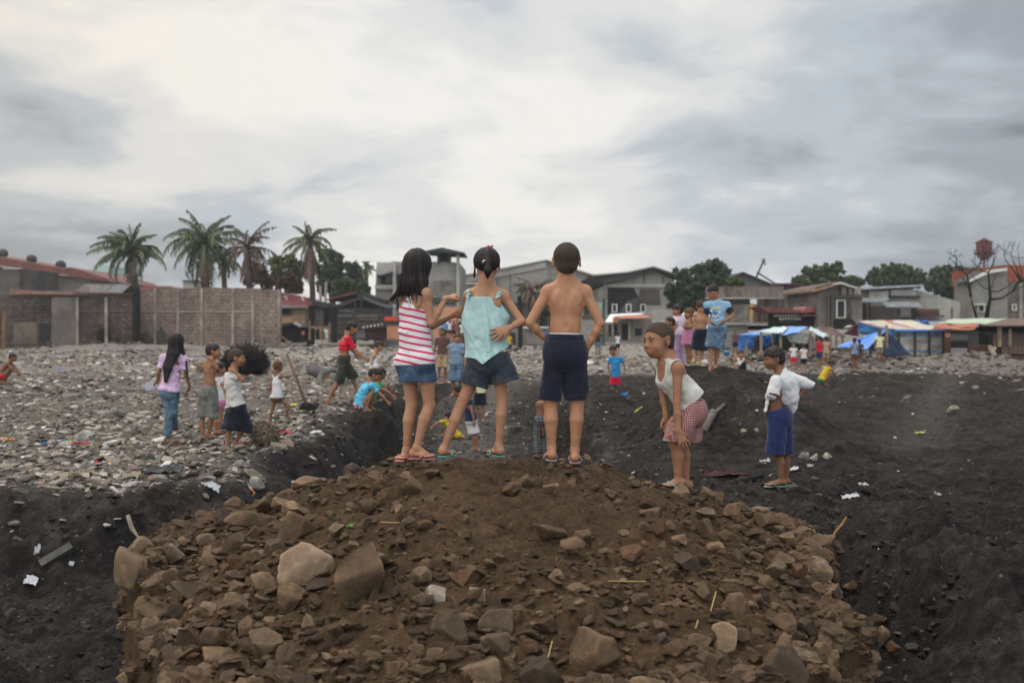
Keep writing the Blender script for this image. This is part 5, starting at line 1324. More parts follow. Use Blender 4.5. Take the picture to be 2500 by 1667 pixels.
# ---- warehouses in the centre
b = Bld('warehouse', 'big pale grey warehouse with a low gable behind the mint girl and the shirtless boy', 'warehouse', 125, (1300, 1400), cI)
b.poly('wall', CON, [(-60, 1560), (2350, 1560), (2350, 640), (2140, 480), (1900, 395), (1400, 232), (680, 370), (-60, 500)], 25)
b.poly('roof', TRIM, [(-60, 500), (680, 372), (1400, 232), (1900, 395), (2150, 475), (2150, 455), (1905, 378), (1405, 215), (680, 352), (-60, 483)], 25.5, -.6)
b.poly('cladding', COL, [(-60, 620), (680, 490), (1395, 345), (1395, 250), (680, 385), (-60, 515)], .2, -.25); b.rect('ledge', TRIM, 0, 590, 600, 612, .4, -.4); b.rect('lower_wall', SOOT, 580, 900, 1500, 1560, .3, -.2)
b.many('pilaster', COD, [(815, 480, 830, 1000), (600, 520, 612, 1000)], .2, -.35)
b = Bld('street_shacks', 'row of low pale shacks and stalls behind the mint girl', 'shack', 88, (1400, 1500), cI)
b.rect('wall', grimy('stall_wall', (.24, .22, .20), .8, .3, .5), 740, 1300, 1450, 1580, 4); b.rect('roof', TRIM, 1030, 1285, 1430, 1320, 4.5, -.4); b.rect('wall', COD, 0, 1180, 480, 1580, 4); b.many('opening', DKG, [(800, 1380, 900, 1560), (60, 1260, 150, 1560), (220, 1300, 330, 1540)], .2, -.1); b.rect('blue_panel', TBL, 1370, 1370, 1420, 1430, .2, -.3)
b = Bld('concrete_house', 'pale two storey house with small windows right of the shirtless boy', 'house', 92, (2050, 1400), cI)
b.rect('wall', COL, 1960, 900, 2330, 1560, 6); b.rect('ledge', COD, 1960, 1110, 2330, 1150, .4, -.3); b.window(1990, 960, 2090, 1110, frame=COD); b.window(2010, 1320, 2085, 1440); b.rect('lower_wall', CON, 1960, 1180, 2330, 1560, .2, -.2)
b = Bld('green_pole', 'thin dark green pole standing right of the shirtless boy', 'pole', 70, (2310, 1560), cI); b.pole('shaft', STEEL, 2305, 1700, 2312, 850, .11); b.pole('tip', STEEL, 2312, 850, 2312, 838, .14)
b = Bld('green_pole', 'thin dark pole between the mint girl and the shirtless boy', 'pole', 75, (985, 1540), cI); b.pole('shaft', BLK, 985, 1640, 972, 800, .18); b.pole('crossarm', BLK, 950, 960, 1030, 940, .1)
b = Bld('warehouse', 'burnt grey warehouse with gable roof, black scorch marks and three white windows', 'warehouse', 105, (700, 1200), cF)
b.poly('wall', CON, [(240, 1300), (1350, 1300), (1350, 290), (1010, 130), (500, 280), (240, 370)], 22)
b.poly('roof', RFD, [(40, 190), (600, 170), (1015, 68), (1440, 210), (1440, 260), (1015, 130), (650, 240), (220, 345)], 22, -.7); b.poly('roof_edge', TRIM, [(40, 215), (620, 165), (1015, 75), (1440, 215), (1440, 200), (1015, 58), (620, 145), (40, 195)], .5, -1.1)
b.poly('scorched_wall', BLK, [(285, 830), (440, 830), (600, 620), (780, 560), (700, 410), (285, 400)], .15, -.08); b.poly('scorched_wall', SOOT, [(440, 830), (1130, 700), (1110, 430), (800, 430), (780, 560), (600, 620)], .15, -.11); b.rect('upper_band', COL, 230, 350, 1230, 400, .25, -.2)
b.many('pilaster', COD, [(858, 190, 872, 400), (1160, 230, 1174, 400), (700, 240, 712, 400)], .2, -.12); b.rect('wall_patch', COL, 890, 690, 1210, 960, .2, -.16)
for x in (395, 620, 850): b.window(x-45, 665, x+45, 800, dy=-.3, frame=WHT, fw=.22)
b = Bld('awning_house', 'low stucco house with white and orange awning and dark doors', 'house', 82, (650, 1250), cF)
b.rect('wall', grimy('stucco', (.26, .22, .19), .8, .25, .4), 240, 905, 990, 1260, 6); b.sheet('awning', TSW, [(240, 960), (370, 960), (890, 815), (330, 830)], 10, .1, .03, .05, (-1.4, -1.4, 0, 0)); b.sheet('awning', TOR, [(380, 900), (990, 890), (880, 840), (400, 860)], 8, .05, .03, .05, (-1.5, -1.5, -.3, -.3)); b.poly('cloth', TOR, [(370, 960), (445, 970), (445, 880), (370, 880)], .1, -1.6)
b.many('door', BLK, [(510, 985, 615, 1235), (300, 1000, 345, 1180), (385, 990, 440, 1170)], .1, -.08); b.many('window', DKG, [(720, 1055, 830, 1170)], .1, -.08); b.many('pillar', COL, [(615, 960, 650, 1240), (350, 960, 380, 1180)], .2, -.2)
b = Bld('pale_wall', 'pale plaster wall piece behind the children on the mound', 'wall', 84, (1100, 950), cF); b.rect('panel', COL, 990, 760, 1330, 960, .4); b.rect('coping', TRIM, 985, 940, 1330, 960, .6, -.1)
b = Bld('ruined_building', 'ruined concrete frame building with block walls behind the tall boy', 'building', 72, (500, 1350), cG)
b.rect('upper_wall', brick_mat('pinkish_block', (.24, .19, .17), (.28, .225, .20), (.2, .165, .15)), -200, 480, 920, 640, .5); b.rect('ledge', COL, -200, 640, 930, 660, .9, -.3); b.rect('opening', DKG, -60, 665, 430, 740, .2, 3.5)
b.rect('middle_wall', BRG, -100, 740, 530, 1010, .4); b.rect('slab', TRIM if 0 else COL, -120, 1010, 920, 1042, 4, -.5); b.rect('lower_wall', CON, -100, 1042, 400, 1420, .4, -.1); b.rect('column', COD, 665, 650, 715, 1010, .7); b.rect('column', COD, 75, 470, 100, 650, .4, -.15)
for x in (535, 610, 860): b.pole('post', WOODB, x, 1010, x+3, 660, .05, -.2)
b.poly('orange_board', ORP, [(425, 935), (472, 935), (478, 730), (435, 725)], .12, -.4); b.rect('pale_board', COL, 425, 935, 470, 1010, .12, -.4); b.poly('rubble_stair', SOOT, [(530, 1010), (660, 1010), (600, 900), (530, 880)], 1, -.1); b.rect('lower_opening', DKG, 400, 1050, 900, 1120, .3, 1)
b = Bld('gable_house', 'grey corrugated gable behind the ruined building', 'building', 96, (350, 500), cG); b.poly('wall', corr_mat('grey_gable', (.15, .15, .145), (.09, .09, .09), .4), [(20, 520), (920, 540), (330, 285), (100, 360)], 12); b.poly('roof', RFD, [(20, 420), (330, 285), (930, 530), (940, 510), (330, 262), (20, 400)], 13, -.5)
b = Bld('crane', 'thin blue green crane boom rising behind the gable', 'crane', 104, (560, 400), cG)
b.pole('boom', STEEL, 520, 345, 635, 85, .11, 0); b.pole('brace', STEEL, 530, 270, 820, 450, .09, 0); b.rect('head', grimy('tan_cap', (.35, .28, .18), 2, .1, .1), 618, 68, 660, 95, .6, -.3); b.pole('hook_line', STEEL, 640, 90, 648, 170, .07)
b = Bld('dark_building', 'dark grey building with maroon roof edge left of the big tree', 'building', 100, (1020, 800), cG); b.rect('wall', GRY if 0 else grimy('slate_wall', (.10, .10, .11), .6, .3, .4), 905, 450, 1200, 1000, 10); b.rect('roof', grimy('maroon_roof', (.13, .04, .045), 1, .2, .3), 800, 430, 1200, 455, 10.5, -.5); b.rect('lower_wall', COD, 720, 660, 930, 800, 3, -2)
b = Bld('dark_stall', 'black shed whose back wall shows a grid of white squares', 'shed', 66, (950, 1050), cG)
b.poly('roof', RRF, [(700, 860), (1200, 870), (1260, 850), (920, 790), (560, 775)], 3, .2); b.rect('wall', BLK, 720, 870, 1420, 1070, .5, 1)
for r_ in range(2):
    for k in range(10):
        if r_ and k < 2: continue
        b.rect('white_square', WHT, 780+k*41, 890+r_*48, 806+k*41, 925+r_*46, .06, .9)
b.poly('tarp_heap', BLK, [(900, 1010), (1100, 1010), (1080, 960), (960, 965)], .8, -.4); b.poly('roof', RRF2, [(1190, 870), (1430, 850), (1420, 770), (1260, 772)], 3, .5); b.rect('eave', RRF, 1190, 890, 1430, 915, .6, .3)
# ---- right hand houses
b = Bld('burnt_house', 'sooty two storey house with timber gable and a tall white framed window', 'house', 66, (1650, 1080), cG)
b.poly('wall', grimy('sooty_plaster', (.19, .168, .155), .8, .35, .5), [(1430, 1100), (2080, 1100), (2080, 560), (1770, 440), (1430, 560)], 8); b.poly('roof', BRF, [(1360, 560), (1400, 480), (1740, 405), (1780, 412), (2010, 495), (2005, 515), (1770, 440)], 8, -.4); b.poly('roof_trim', TRIM if 0 else grimy('orange_trim', (.42, .26, .16), 2, .3, .3), [(1360, 562), (1770, 445), (1770, 425), (1360, 540)], .3, -.6); b.poly('roof_trim', TRIM, [(1660, 455), (1770, 440), (2010, 515), (2010, 495), (1770, 412), (1650, 440)], .3, -.8)
b.many('stud', WOODD, [(1755, 470, 1775, 600), (1860, 480, 1880, 600), (1945, 520, 1958, 600)], .2, -.12); b.rect('gable_panel', grimy('pinkish_panel', (.33, .27, .26), 1, .15, .2), 1775, 480, 2060, 600, .06, -.04); b.rect('beam', COD, 1640, 605, 2080, 640, .4, -.2)
b.window(1700, 675, 1840, 945, dy=-.15, frame=WHT, fw=.14); b.many('pillar', COD, [(1570, 610, 1600, 1100), (1625, 620, 1650, 1100)], .3, -.25); b.poly('scorched_wall', BLK, [(1640, 1110), (1990, 1110), (1990, 1010), (1900, 940), (1660, 960)], .2, -.1); b.rect('scorched_wall', SOOT, 1850, 660, 1920, 960, .2, -.12)
b = Bld('long_house', 'long low house with thin tin roof, white wall panels and two tin awnings', 'house', 70, (600, 1000), cH)
b.poly('wall', CON, [(200, 1030), (1310, 1030), (1310, 820), (820, 680), (200, 690)], 8); b.poly('roof', ZNL, [(150, 680), (540, 660), (900, 640), (895, 622), (500, 637), (140, 665)], 6, -1); b.poly('roof_shadow_strip', RFD, [(160, 690), (540, 675), (860, 655), (860, 640), (150, 668)], 5, -.7)  # last piece: dark strip modelled as the shade under the roof edge
b.many('white_panel', WHT, [(285, 695, 355, 780), (362, 695, 500, 780)], .12, -.12); b.poly('white_panel', WHT, [(535, 745), (810, 745), (810, 690), (760, 675), (535, 680)], .12, -.12); b.rect('ledge', SOOT, 525, 745, 870, 768, .5, -.3)
b.poly('awning', ZNL, [(45, 820), (470, 812), (520, 775), (200, 775), (60, 800)], .15, -1.6); b.poly('awning', ZNL, [(485, 875), (890, 875), (830, 818), (430, 818)], .15, -1.8); b.many('opening', DKG, [(110, 825, 300, 1010), (760, 880, 820, 1010)], .2, -.15); b.rect('blue_sheet', TBL if 0 else TNV, 115, 860, 210, 940, .1, -.4)
b.rect('lower_wall', SOOT, 300, 860, 760, 1020, .3, -.2); b.rect('white_panel', GRY, 640, 885, 755, 985, .15, -.35); b.rect('rusty_panel', RUSP, 840, 895, 1075, 975, .2, -.4); b.poly('collapsed_roof', SOOT, [(880, 1000), (1130, 985), (1140, 965), (900, 980)], .8, -.8); b.many('post', WOODB, [(262, 820, 276, 1020), (1220, 880, 1230, 1000)], .2, -.9)
b = Bld('small_house', 'little house with orange tiled roof between the long house and the big grey house', 'house', 78, (1385, 980), cH); b.rect('wall', COD, 1315, 890, 1450, 1000, 4); b.poly('roof', corr_mat('orange_tiles', (.45, .17, .11), (.3, .1, .07), .3), [(1318, 895), (1450, 890), (1400, 840), (1325, 822)], 3, -.3); b.rect('red_box', REDS, 1322, 905, 1345, 950, .4, -.5); b.poly('awning', ZNL, [(1400, 905), (1450, 945), (1455, 915), (1430, 900)], .2, -.8)
b = Bld('tall_house', 'tall grey house with white gable trim and brick red upper corner at the right edge', 'house', 74, (1750, 1000), cH)
b.poly('wall', grimy('warm_grey_wall', (.25, .235, .215), .6, .2, .35), [(1450, 1010), (1840, 1010), (1840, 465), (1640, 480), (1450, 600)], 3); b.poly('roof', RFD, [(1410, 596), (1640, 490), (1840, 460), (1840, 440), (1640, 460), (1415, 580)], 3, -.3); b.poly('roof_trim', TRIM, [(1410, 600), (1640, 495), (1840, 465), (1840, 432), (1640, 455), (1415, 577)], .25, -.6)
b.rect('brick_wall', BRKR, 1815, 402, 2400, 590, 9, .3); b.rect('wall', grimy('brown_grey_wall', (.17, .155, .14), .6, .25, .4), 1841, 590, 2400, 1010, 9, .3); b.window(1510, 840, 1590, 930, frame=TRIM); b.rect('awning', TRIM, 1505, 835, 1600, 852, .6, -.6); b.window(1895, 840, 1950, 915, dy=.2, frame=TRIM, fw=.3); b.many('pillar', PIL, [(1985, 600, 2005, 1010), (1830, 600, 1845, 1010)], .3, -.02)
# ---- water tower
b = Bld('water_tower', 'dark red water tank with conical roof on a slim stem at the right', 'water tower', 150, (1580, 470), cH)
def lathe(prof, n=28, c=None):
    m = MB(); vs = []; k = FPX/150*4.611
    for r_, y in prof:
        z = P(*cH(1580, y), 150)[2]; x0 = P(*cH(1580, y), 150)[0]
        for i in range(n): t = 2*math.pi*i/n; vs.append((x0 + r_/k*math.cos(t), 150 + r_/k*math.sin(t), z))
    fs = [(j*n+i, j*n+(i+1) % n, (j+1)*n+(i+1) % n, (j+1)*n+i) for j in range(len(prof)-1) for i in range(n)]
    fs += [tuple(range(n)), tuple(len(vs)-1-i for i in range(n))]; return m.add(vs, fs)
lathe([(84, 150), (84, 268), (86, 270)]).build('tank', WTM, b.root, smooth=False); lathe([(96, 145), (92, 150), (86, 152)]).build('roof_eave', grimy('dark_red_eave', (.08, .02, .02), 1, .2, .2), b.root); lathe([(3, 85), (5, 100), (93, 146)]).build('roof', WTM, b.root, smooth=True)
lathe([(104, 266), (104, 280), (100, 282)]).build('gallery', grimy('dark_gallery', (.07, .025, .03), 1, .2, .2), b.root); lathe([(84, 282), (70, 310), (40, 335), (14, 345)]).build('bowl', WTM, b.root, smooth=True); lathe([(15, 340), (11, 360), (11, 620)]).build('stem', WTM, b.root, smooth=True)
for k in range(16):
    t = 2*math.pi*k/16; kk = FPX/150*4.611; c = P(*cH(1580, 268), 150); q_ = c + V3(103/kk*math.cos(t), 103/kk*math.sin(t), 0); MB().tube([q_, q_ + V3(0, 0, .55)], .04, 4).build('railing_post', WTM, b.root)
for t in (.8, 2.3, 3.9, 5.4):
    kk = FPX/150*4.611; c = P(*cH(1580, 280), 150); a_ = c + V3(100/kk*math.cos(t), 100/kk*math.sin(t), 0); e_ = P(*cH(1580, 620), 150) + V3(120/kk*math.cos(t), 120/kk*math.sin(t), 0); MB().tube([a_, e_], .06, 5).build('leg', WTM, b.root)
# ---- tents and shelters
b = Bld('tarpaulin_shelter', 'open shelter of blue and white tarpaulins on wooden poles', 'shelter', 50, (850, 1400), cG)
for (x, y0, y1) in ((370, 1235, 1480), (505, 1190, 1480), (590, 1150, 1500), (770, 1160, 1420), (880, 1150, 1400), (1315, 1150, 1540), (1610, 1100, 1400)): b.pole('post', WOODL, x, y1, x, y0, .075, -.8 if x in (370, 590, 880, 1315) else .8)
b.sheet('blue_side', TBL, [(260, 1420), (465, 1400), (550, 1180), (245, 1190)], 10, .1, .06, .02, (-.9, -.5, -.9, -.9), 1); b.sheet('tarpaulin_roof', TBL2, [(245, 1195), (540, 1210), (640, 1115), (500, 1150)], 8, .1, .05, .02, (-1, -1, 1.5, 1.5), 2)
b.sheet('tarpaulin_roof', TWH, [(550, 1140), (900, 1160), (1010, 1068), (800, 1075)], 8, .1, .05, .02, (-1, -1, 1.5, 1.5), 3); b.sheet('tarpaulin_roof', TBL2, [(880, 1205), (1130, 1150), (1290, 1075), (1000, 1070)], 8, .08, .05, .02, (-1, -1, 1, 1.5), 4); b.sheet('tarpaulin_roof', TWH, [(1300, 1120), (1530, 1240), (1570, 1190), (1310, 1068)], 8, .1, .05, .02, (-1, -1, 1, 1), 5)
b.sheet('white_sheet', TSW, [(1010, 1300), (1190, 1320), (1185, 1160), (960, 1190)], 10, .12, .08, .02, (.2,)*4, 6); b.sheet('white_sheet', TSW, [(1190, 1330), (1280, 1320), (1280, 1160), (1180, 1165)], 8, .05, .08, .02, (.4,)*4, 7); b.sheet('white_sheet', cloth('grey_sheet', (.52, .53, .55), .1), [(1325, 1400), (1400, 1400), (1395, 1240), (1320, 1170)], 8, .05, .08, .02, (.4,)*4, 8)
b.sheet('inner_sheet', TBL, [(600, 1360), (755, 1350), (755, 1200), (600, 1200)], 8, .05, .08, .02, (1.6,)*4, 9); b.sheet('inner_sheet', cloth('teal_sheet', (.03, .12, .30), .2), [(790, 1300), (870, 1300), (870, 1170), (790, 1170)], 6, .05, .05, .02, (1.6,)*4, 10); b.sheet('inner_sheet', TOR if 0 else cloth('rust_sheet', (.18, .06, .05), .2), [(450, 1440), (520, 1430), (550, 1220), (500, 1220)], 6, .05, .05, .02, (.5,)*4, 11)
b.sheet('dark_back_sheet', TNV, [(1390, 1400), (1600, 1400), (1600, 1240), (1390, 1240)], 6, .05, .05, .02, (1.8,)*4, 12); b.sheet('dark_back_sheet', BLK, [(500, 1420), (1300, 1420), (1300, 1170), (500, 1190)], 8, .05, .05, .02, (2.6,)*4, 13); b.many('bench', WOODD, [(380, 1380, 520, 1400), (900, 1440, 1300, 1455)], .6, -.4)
b = Bld('tarpaulin_shelter', 'small shelter with a maroon tarpaulin roof on thin poles', 'shelter', 53, (1650, 1400), cG)
b.sheet('tarpaulin_roof', cloth('plum_tarpaulin', (.13, .05, .06), .2), [(1450, 1130), (1790, 1220), (1640, 1095), (1400, 1095)], 8, .05, .05, .02, (-1, -1, 1, 1), 14); b.pole('post', WOODL, 1790, 1420, 1790, 1210, .06, -.8); b.pole('beam', WOODL, 1400, 1097, 1640, 1097, .05, .6); b.pole('beam', WOODL, 1640, 1097, 1830, 1220, .05, -.3); b.pole('post', WOODL, 1700, 1400, 1700, 1180, .05, .8)
b = Bld('maroon_tarpaulin', 'maroon tarpaulin slung beside the striped tent', 'tarpaulin', 49, (1930, 1200), cG); b.sheet('tarpaulin', TMR, [(1800, 1180), (2030, 1215), (2025, 1020), (1950, 1070)], 8, .05, .05, .02, (-.3,)*4, 15); b.sheet('pale_sheet', TRIM, [(1810, 1090), (1900, 1090), (1940, 1050), (1860, 1055)], 6, .05, .05, .02, (.2,)*4, 16)
b = Bld('striped_tent', 'large tent with red, white and yellow striped roof and striped plastic wall', 'tent', 50, (700, 1420), cH)
b.sheet('tent_roof', MULT, [(480, 1120), (1170, 1140), (760, 1025), (170, 1030)], 16, .08, .05, .03, (-2.2, -2.2, 2.5, 2.5), 20); b.sheet('tent_roof', cloth('red_white_edge', (.55, .30, .28), .2), [(175, 1050), (480, 1125), (480, 1105), (170, 1028)], 8, 0, .03, .03, (-1.9, -2.25, -2.2, -1.8), 21)
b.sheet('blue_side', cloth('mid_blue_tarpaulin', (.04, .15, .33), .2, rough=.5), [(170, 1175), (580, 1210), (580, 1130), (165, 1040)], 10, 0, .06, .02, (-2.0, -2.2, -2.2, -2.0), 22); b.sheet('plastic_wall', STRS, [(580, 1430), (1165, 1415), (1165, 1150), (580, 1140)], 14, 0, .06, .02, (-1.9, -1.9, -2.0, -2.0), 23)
for x in (620, 802, 960, 1120): b.pole('post', WOODD, x, 1440, x, 1140, .07, -2.15)
b.pole('eave_line', TBL, 580, 1142, 1175, 1140, .07, -2.3)
b = Bld('blue_tent', 'bright blue tarpaulin pitched over a pole as a triangular tent', 'tent', 45, (480, 1470), cH)
b.sheet('tarpaulin_roof', cloth('bright_blue_tarpaulin', (.10, .24, .62), .2, 0, rough=.5), [(-83, 1318), (262, 1352), (476, 1130), (440, 1134)], 12, .12, .06, .02, (-1.2, -2.2, 0, .2), 30)
b.sheet('tent_side', TNV, [(470, 1440), (760, 1412), (486, 1140), (476, 1132)], 10, 0, .05, .02, (-.5, .8, 0, 0), 31); b.sheet('tent_side', TNV, [(270, 1340), (475, 1440), (476, 1140), (455, 1140)], 8, 0, .05, .02, (1.2, .6, .1, .1), 33); b.pole('post', WOODL, 480, 1480, 480, 1080, .085, -.15); b.pole('post', WOODD, 300, 1440, 300, 1310, .06, -1.2)
b = Bld('blue_bundle', 'blue tarpaulin bundle behind the striped tent roof', 'tarpaulin', 56, (880, 1060), cH); b.sheet('tarpaulin', TBL, [(820, 1060), (960, 1070), (950, 1040), (820, 1030)], 8, 0, .08, .1, (0,)*4, 34)
b = Bld('patched_shelter', 'shelter with orange and pale green tarpaulin roof at the right', 'shelter', 48, (1400, 1400), cH)
b.sheet('tarpaulin_roof', TGR, [(1050, 1060), (1600, 1065), (1850, 1005), (1230, 1005)], 12, .03, .05, .02, (-1.6, -1.6, 1.5, 1.5), 40); b.sheet('tarpaulin_roof', TOR, [(985, 1125), (1480, 1130), (1560, 1060), (1040, 1055)], 10, .02, .05, .02, (-2, -2, -1.5, -1.5), 41); b.sheet('tarpaulin_edge', TNV, [(1470, 1130), (1530, 1100), (1580, 1065), (1540, 1065)], 6, 0, .04, .02, (-2.1,)*4, 42)
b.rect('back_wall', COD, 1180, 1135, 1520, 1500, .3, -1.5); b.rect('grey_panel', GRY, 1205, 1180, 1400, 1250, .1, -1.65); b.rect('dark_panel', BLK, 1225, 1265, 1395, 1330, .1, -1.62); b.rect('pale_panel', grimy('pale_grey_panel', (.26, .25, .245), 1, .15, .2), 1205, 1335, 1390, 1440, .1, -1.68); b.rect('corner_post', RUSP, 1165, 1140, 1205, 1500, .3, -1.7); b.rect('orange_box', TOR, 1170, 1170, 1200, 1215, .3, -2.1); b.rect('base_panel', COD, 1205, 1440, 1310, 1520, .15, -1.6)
b = Bld('rusty_shelter', 'shelter with brown corrugated roof and rusty sheet fence at the right edge', 'shelter', 46.5, (1750, 1450), cH)
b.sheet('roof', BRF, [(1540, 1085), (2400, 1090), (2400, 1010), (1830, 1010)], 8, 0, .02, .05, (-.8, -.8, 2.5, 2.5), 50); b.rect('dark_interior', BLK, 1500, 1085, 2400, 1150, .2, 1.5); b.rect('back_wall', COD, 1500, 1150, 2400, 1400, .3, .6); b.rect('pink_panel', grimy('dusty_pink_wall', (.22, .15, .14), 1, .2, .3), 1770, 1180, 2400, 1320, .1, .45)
b.rect('rusty_fence', RUSP, 1400, 1300, 2400, 1540, .12, -.1); b.rect('rusty_fence', BRF, 1780, 1310, 2400, 1400, .08, -.22); b.pole('post', WOODL, 1752, 1320, 1752, 1090, .1, -.3); b.pole('post', WOODL, 1870, 1320, 1870, 1120, .08, -.3); b.rect('board', TANW, 1690, 1180, 1715, 1300, .08, .2)
b.poly('black_sheet', BLK, [(1510, 1290), (1640, 1300), (1630, 1210), (1570, 1165), (1520, 1190)], .15, .1)
b = Bld('hanging_cloth', 'cream cloth hung over the rusty fence at the right', 'cloth', 46.1, (1670, 1430), cH); b.sheet('cloth', cloth('cream_cloth', (.52, .46, .32), .15), [(1650, 1420), (1700, 1430), (1710, 1320), (1615, 1310)], 8, 0, .08, .03, (0,)*4, 60)
b = Bld('blue_basin', 'blue plastic basin on the rubble behind the tall boy', 'basin', 30, (85, 1500), cG)
def basin(Y, conv, x0, x1, y0, y1):
    m = MB(); a_ = P(*conv(x0, y0), Y); c_ = P(*conv(x1, y1), Y); cx = (a_[0]+c_[0])/2; r1 = (c_[0]-a_[0])/2; n_ = 14; vs = []
    for r_, z in ((r1*.65, c_[2]), (r1*.95, a_[2]-.02), (r1*1.06, a_[2]), (r1*.9, a_[2]-.01), (r1*.6, c_[2]+.03)):
        vs += [(cx + r_*math.cos(2*math.pi*i/n_), Y + r_*math.sin(2*math.pi*i/n_), z) for i in range(n_)]
    return m.add(vs, [(j*n_+i, j*n_+(i+1) % n_, (j+1)*n_+(i+1) % n_, (j+1)*n_+i) for j in range(4) for i in range(n_)] + [tuple(range(n_)), tuple(range(4*n_, 5*n_))])
basin(30, cG, 40, 135, 1435, 1500).build('bowl', grimy('blue_plastic', (.05, .25, .50), 2, .1, .1, .4), b.root, smooth=True); basin(30, cG, 36, 139, 1434, 1442).build('rim', grimy('blue_plastic_rim', (.08, .32, .58), 2, .1, .1, .4), b.root, smooth=True)
# ---- trees
def leaf_mat(name, c, hue2):
    q = NT(name); at = q.n('ShaderNodeAttribute', attribute_name='tone')
    v = q.coord('Object'); n = q.noise(v, .55, 4, .6)
    k = q.mix(at.outputs['Fac'], c, hue2); k = q.mix(1.0, k, q.ramp(n, [(.35, .6), (.65, 1.3)]), 'MULTIPLY')
    q.color(k); q.b.inputs['Roughness'].default_value = .7; q.b.inputs['Specular IOR Level'].default_value = .15
    q.b.inputs['Subsurface Weight'].default_value = 0; return q.m
LFD = leaf_mat('leaves_dark', (.034, .048, .034), (.10, .125, .072)); LFM = leaf_mat('leaves_mid', (.042, .058, .034), (.13, .155, .078)); LFB = leaf_mat('leaves_yellowish', (.048, .058, .022), (.14, .155, .055)); LFR = leaf_mat('leaves_brown', (.060, .035, .026), (.13, .075, .052))
PLM = leaf_mat('palm_green', (.060, .072, .042), (.15, .17, .085)); PLMD = leaf_mat('palm_dead', (.085, .052, .043), (.20, .135, .11)); BARK = grimy('bark', (.085, .065, .052), 1.5, .3, .4); BARKD = grimy('burnt_bark', (.018, .015, .016), 2, .3, .3)
def tone_attr(me, per_face_tone, nv):
    a = me.attributes.new('tone', 'FLOAT', 'POINT'); a.data.foreach_set('value', np.repeat(per_face_tone, nv).astype(np.float32))
def tree(label, lobes, Y, conv, mat, n=9000, leaf=.42, seed=0, trunk=None, name='tree', group='trees behind the settlement', dens=1.0):
    """lobes: (x, y, rx, ry) in picture units of conv -> clumps of leaf cards around each"""
    rs_ = np.random.RandomState(seed); L0 = [(P(*conv(x, y), Y), abs(P(*conv(x+rx, y), Y)[0] - P(*conv(x, y), Y)[0]), abs(P(*conv(x, y+ry), Y)[2] - P(*conv(x, y), Y)[2])) for x, y, rx, ry in lobes]
    allc = np.array([l[0] for l in L0]); ctr = allc.mean(0); base = V3(ctr[0], Y, -1.6)
    root = empty(name, base); tag(root, label, 'tree', group)
    # clump centres on the shell of each lobe
    cl = []; area = np.array([l[1]*l[2] for l in L0]); 
    for (c, rx, rz), w_ in zip(L0, area/area.sum()):
        k = max(8, int(n/55*w_))
        d = rs_.normal(size=(k, 3)); d /= np.linalg.norm(d, axis=1)[:, None]; r_ = rs_.uniform(.4, 1.22, k)**.7
        cl.append(c + d*r_[:, None]*np.array([rx, rx*.8, rz]))
    cl = np.concatenate(cl); ncl = len(cl); m = n//ncl
    cr = rs_.uniform(.3, 1.1, ncl)*np.sqrt(area.mean())*.26
    p = (cl[:, None, :] + rs_.normal(0, .55, (ncl, m, 3))*cr[:, None, None]).reshape(-1, 3)
    nrm = rs_.normal(size=p.shape) + np.array([0, -.3, .9]); nrm /= np.linalg.norm(nrm, axis=1)[:, None]
    a = np.cross(nrm, rs_.normal(size=p.shape)); a /= np.linalg.norm(a, axis=1)[:, None]; b_ = np.cross(nrm, a)
    s_ = leaf*rs_.uniform(.5, 1.3, len(p))[:, None]
    V = np.stack([p - a*s_*.5, p + b_*s_*.28, p + a*s_*.5, p - b_*s_*.28], 1).reshape(-1, 3) - base
    q = np.arange(len(p)*4).reshape(-1, 4); me = mesh_np('crown', V, q, smooth=False, mats=[mat])
    tone = np.clip(np.repeat(rs_.uniform(0, 1, ncl), m)*.6 + rs_.uniform(0, .5, len(p)) + .1*(p[:, 2]-ctr[2])/max(.5, np.sqrt(area.mean())), 0, 1); tone_attr(me, tone, 4)
    new_obj('crown', me, root)
    t = MB(); top = V3(ctr[0], Y, ctr[2]); t.tube([base - V3(0, 0, .5), (base+top)/2 + V3(.3, 0, 0), top], [.45, .32, .15], 8)
    for i in rs_.choice(ncl, min(ncl, 14), False): t.tube([(base+top)/2 + V3(0, 0, .2), (top+cl[i])/2, cl[i]], [.16, .1, .03], 5)
    t.build('trunk', BARK, root, smooth=True); return root
tree('mid green tree clump right of the leaning palm', [(260, 430, 60, 60), (360, 400, 60, 45), (420, 470, 60, 60), (300, 540, 90, 60), (400, 590, 70, 50)], 105, cB, LFB, 9000, .5, 1)
tree('tall dark green tree behind the palm with brown skirt', [(660, 350, 60, 45), (730, 360, 60, 55), (700, 440, 90, 60), (640, 520, 50, 80), (760, 520, 60, 70), (700, 600, 110, 70)], 118, cB, LFD, 15000, .5, 2)
tree('dark tree left of the three storey building', [(860, 440, 55, 40), (890, 500, 60, 60), (840, 560, 60, 60), (930, 570, 50, 60)], 122, cB, LFD, 9000, .5, 3)
tree('lighter green banana thicket before the dark trees', [(800, 580, 60, 45), (870, 620, 70, 50), (960, 600, 50, 50), (780, 660, 80, 45), (930, 660, 80, 40)], 100, cB, LFM, 8000, .6, 4)
tree('brown scorched thicket under the third palm', [(60, 560, 60, 40), (120, 480, 45, 50), (170, 560, 60, 50), (80, 480, 40, 60), (360, 560, 60, 50), (420, 620, 40, 40)], 96, cB, LFR, 6000, .45, 5)
tree('big grey green tree behind the children on the mound', [(1750, 120, 130, 90), (1980, 100, 150, 110), (2120, 190, 90, 120), (1450, 200, 120, 90), (1600, 350, 200, 150), (1900, 330, 220, 170), (1330, 450, 130, 110), (1650, 560, 240, 130), (1950, 520, 200, 160), (1480, 680, 200, 90)], 92, cF, LFD, 20000, .5, 6)
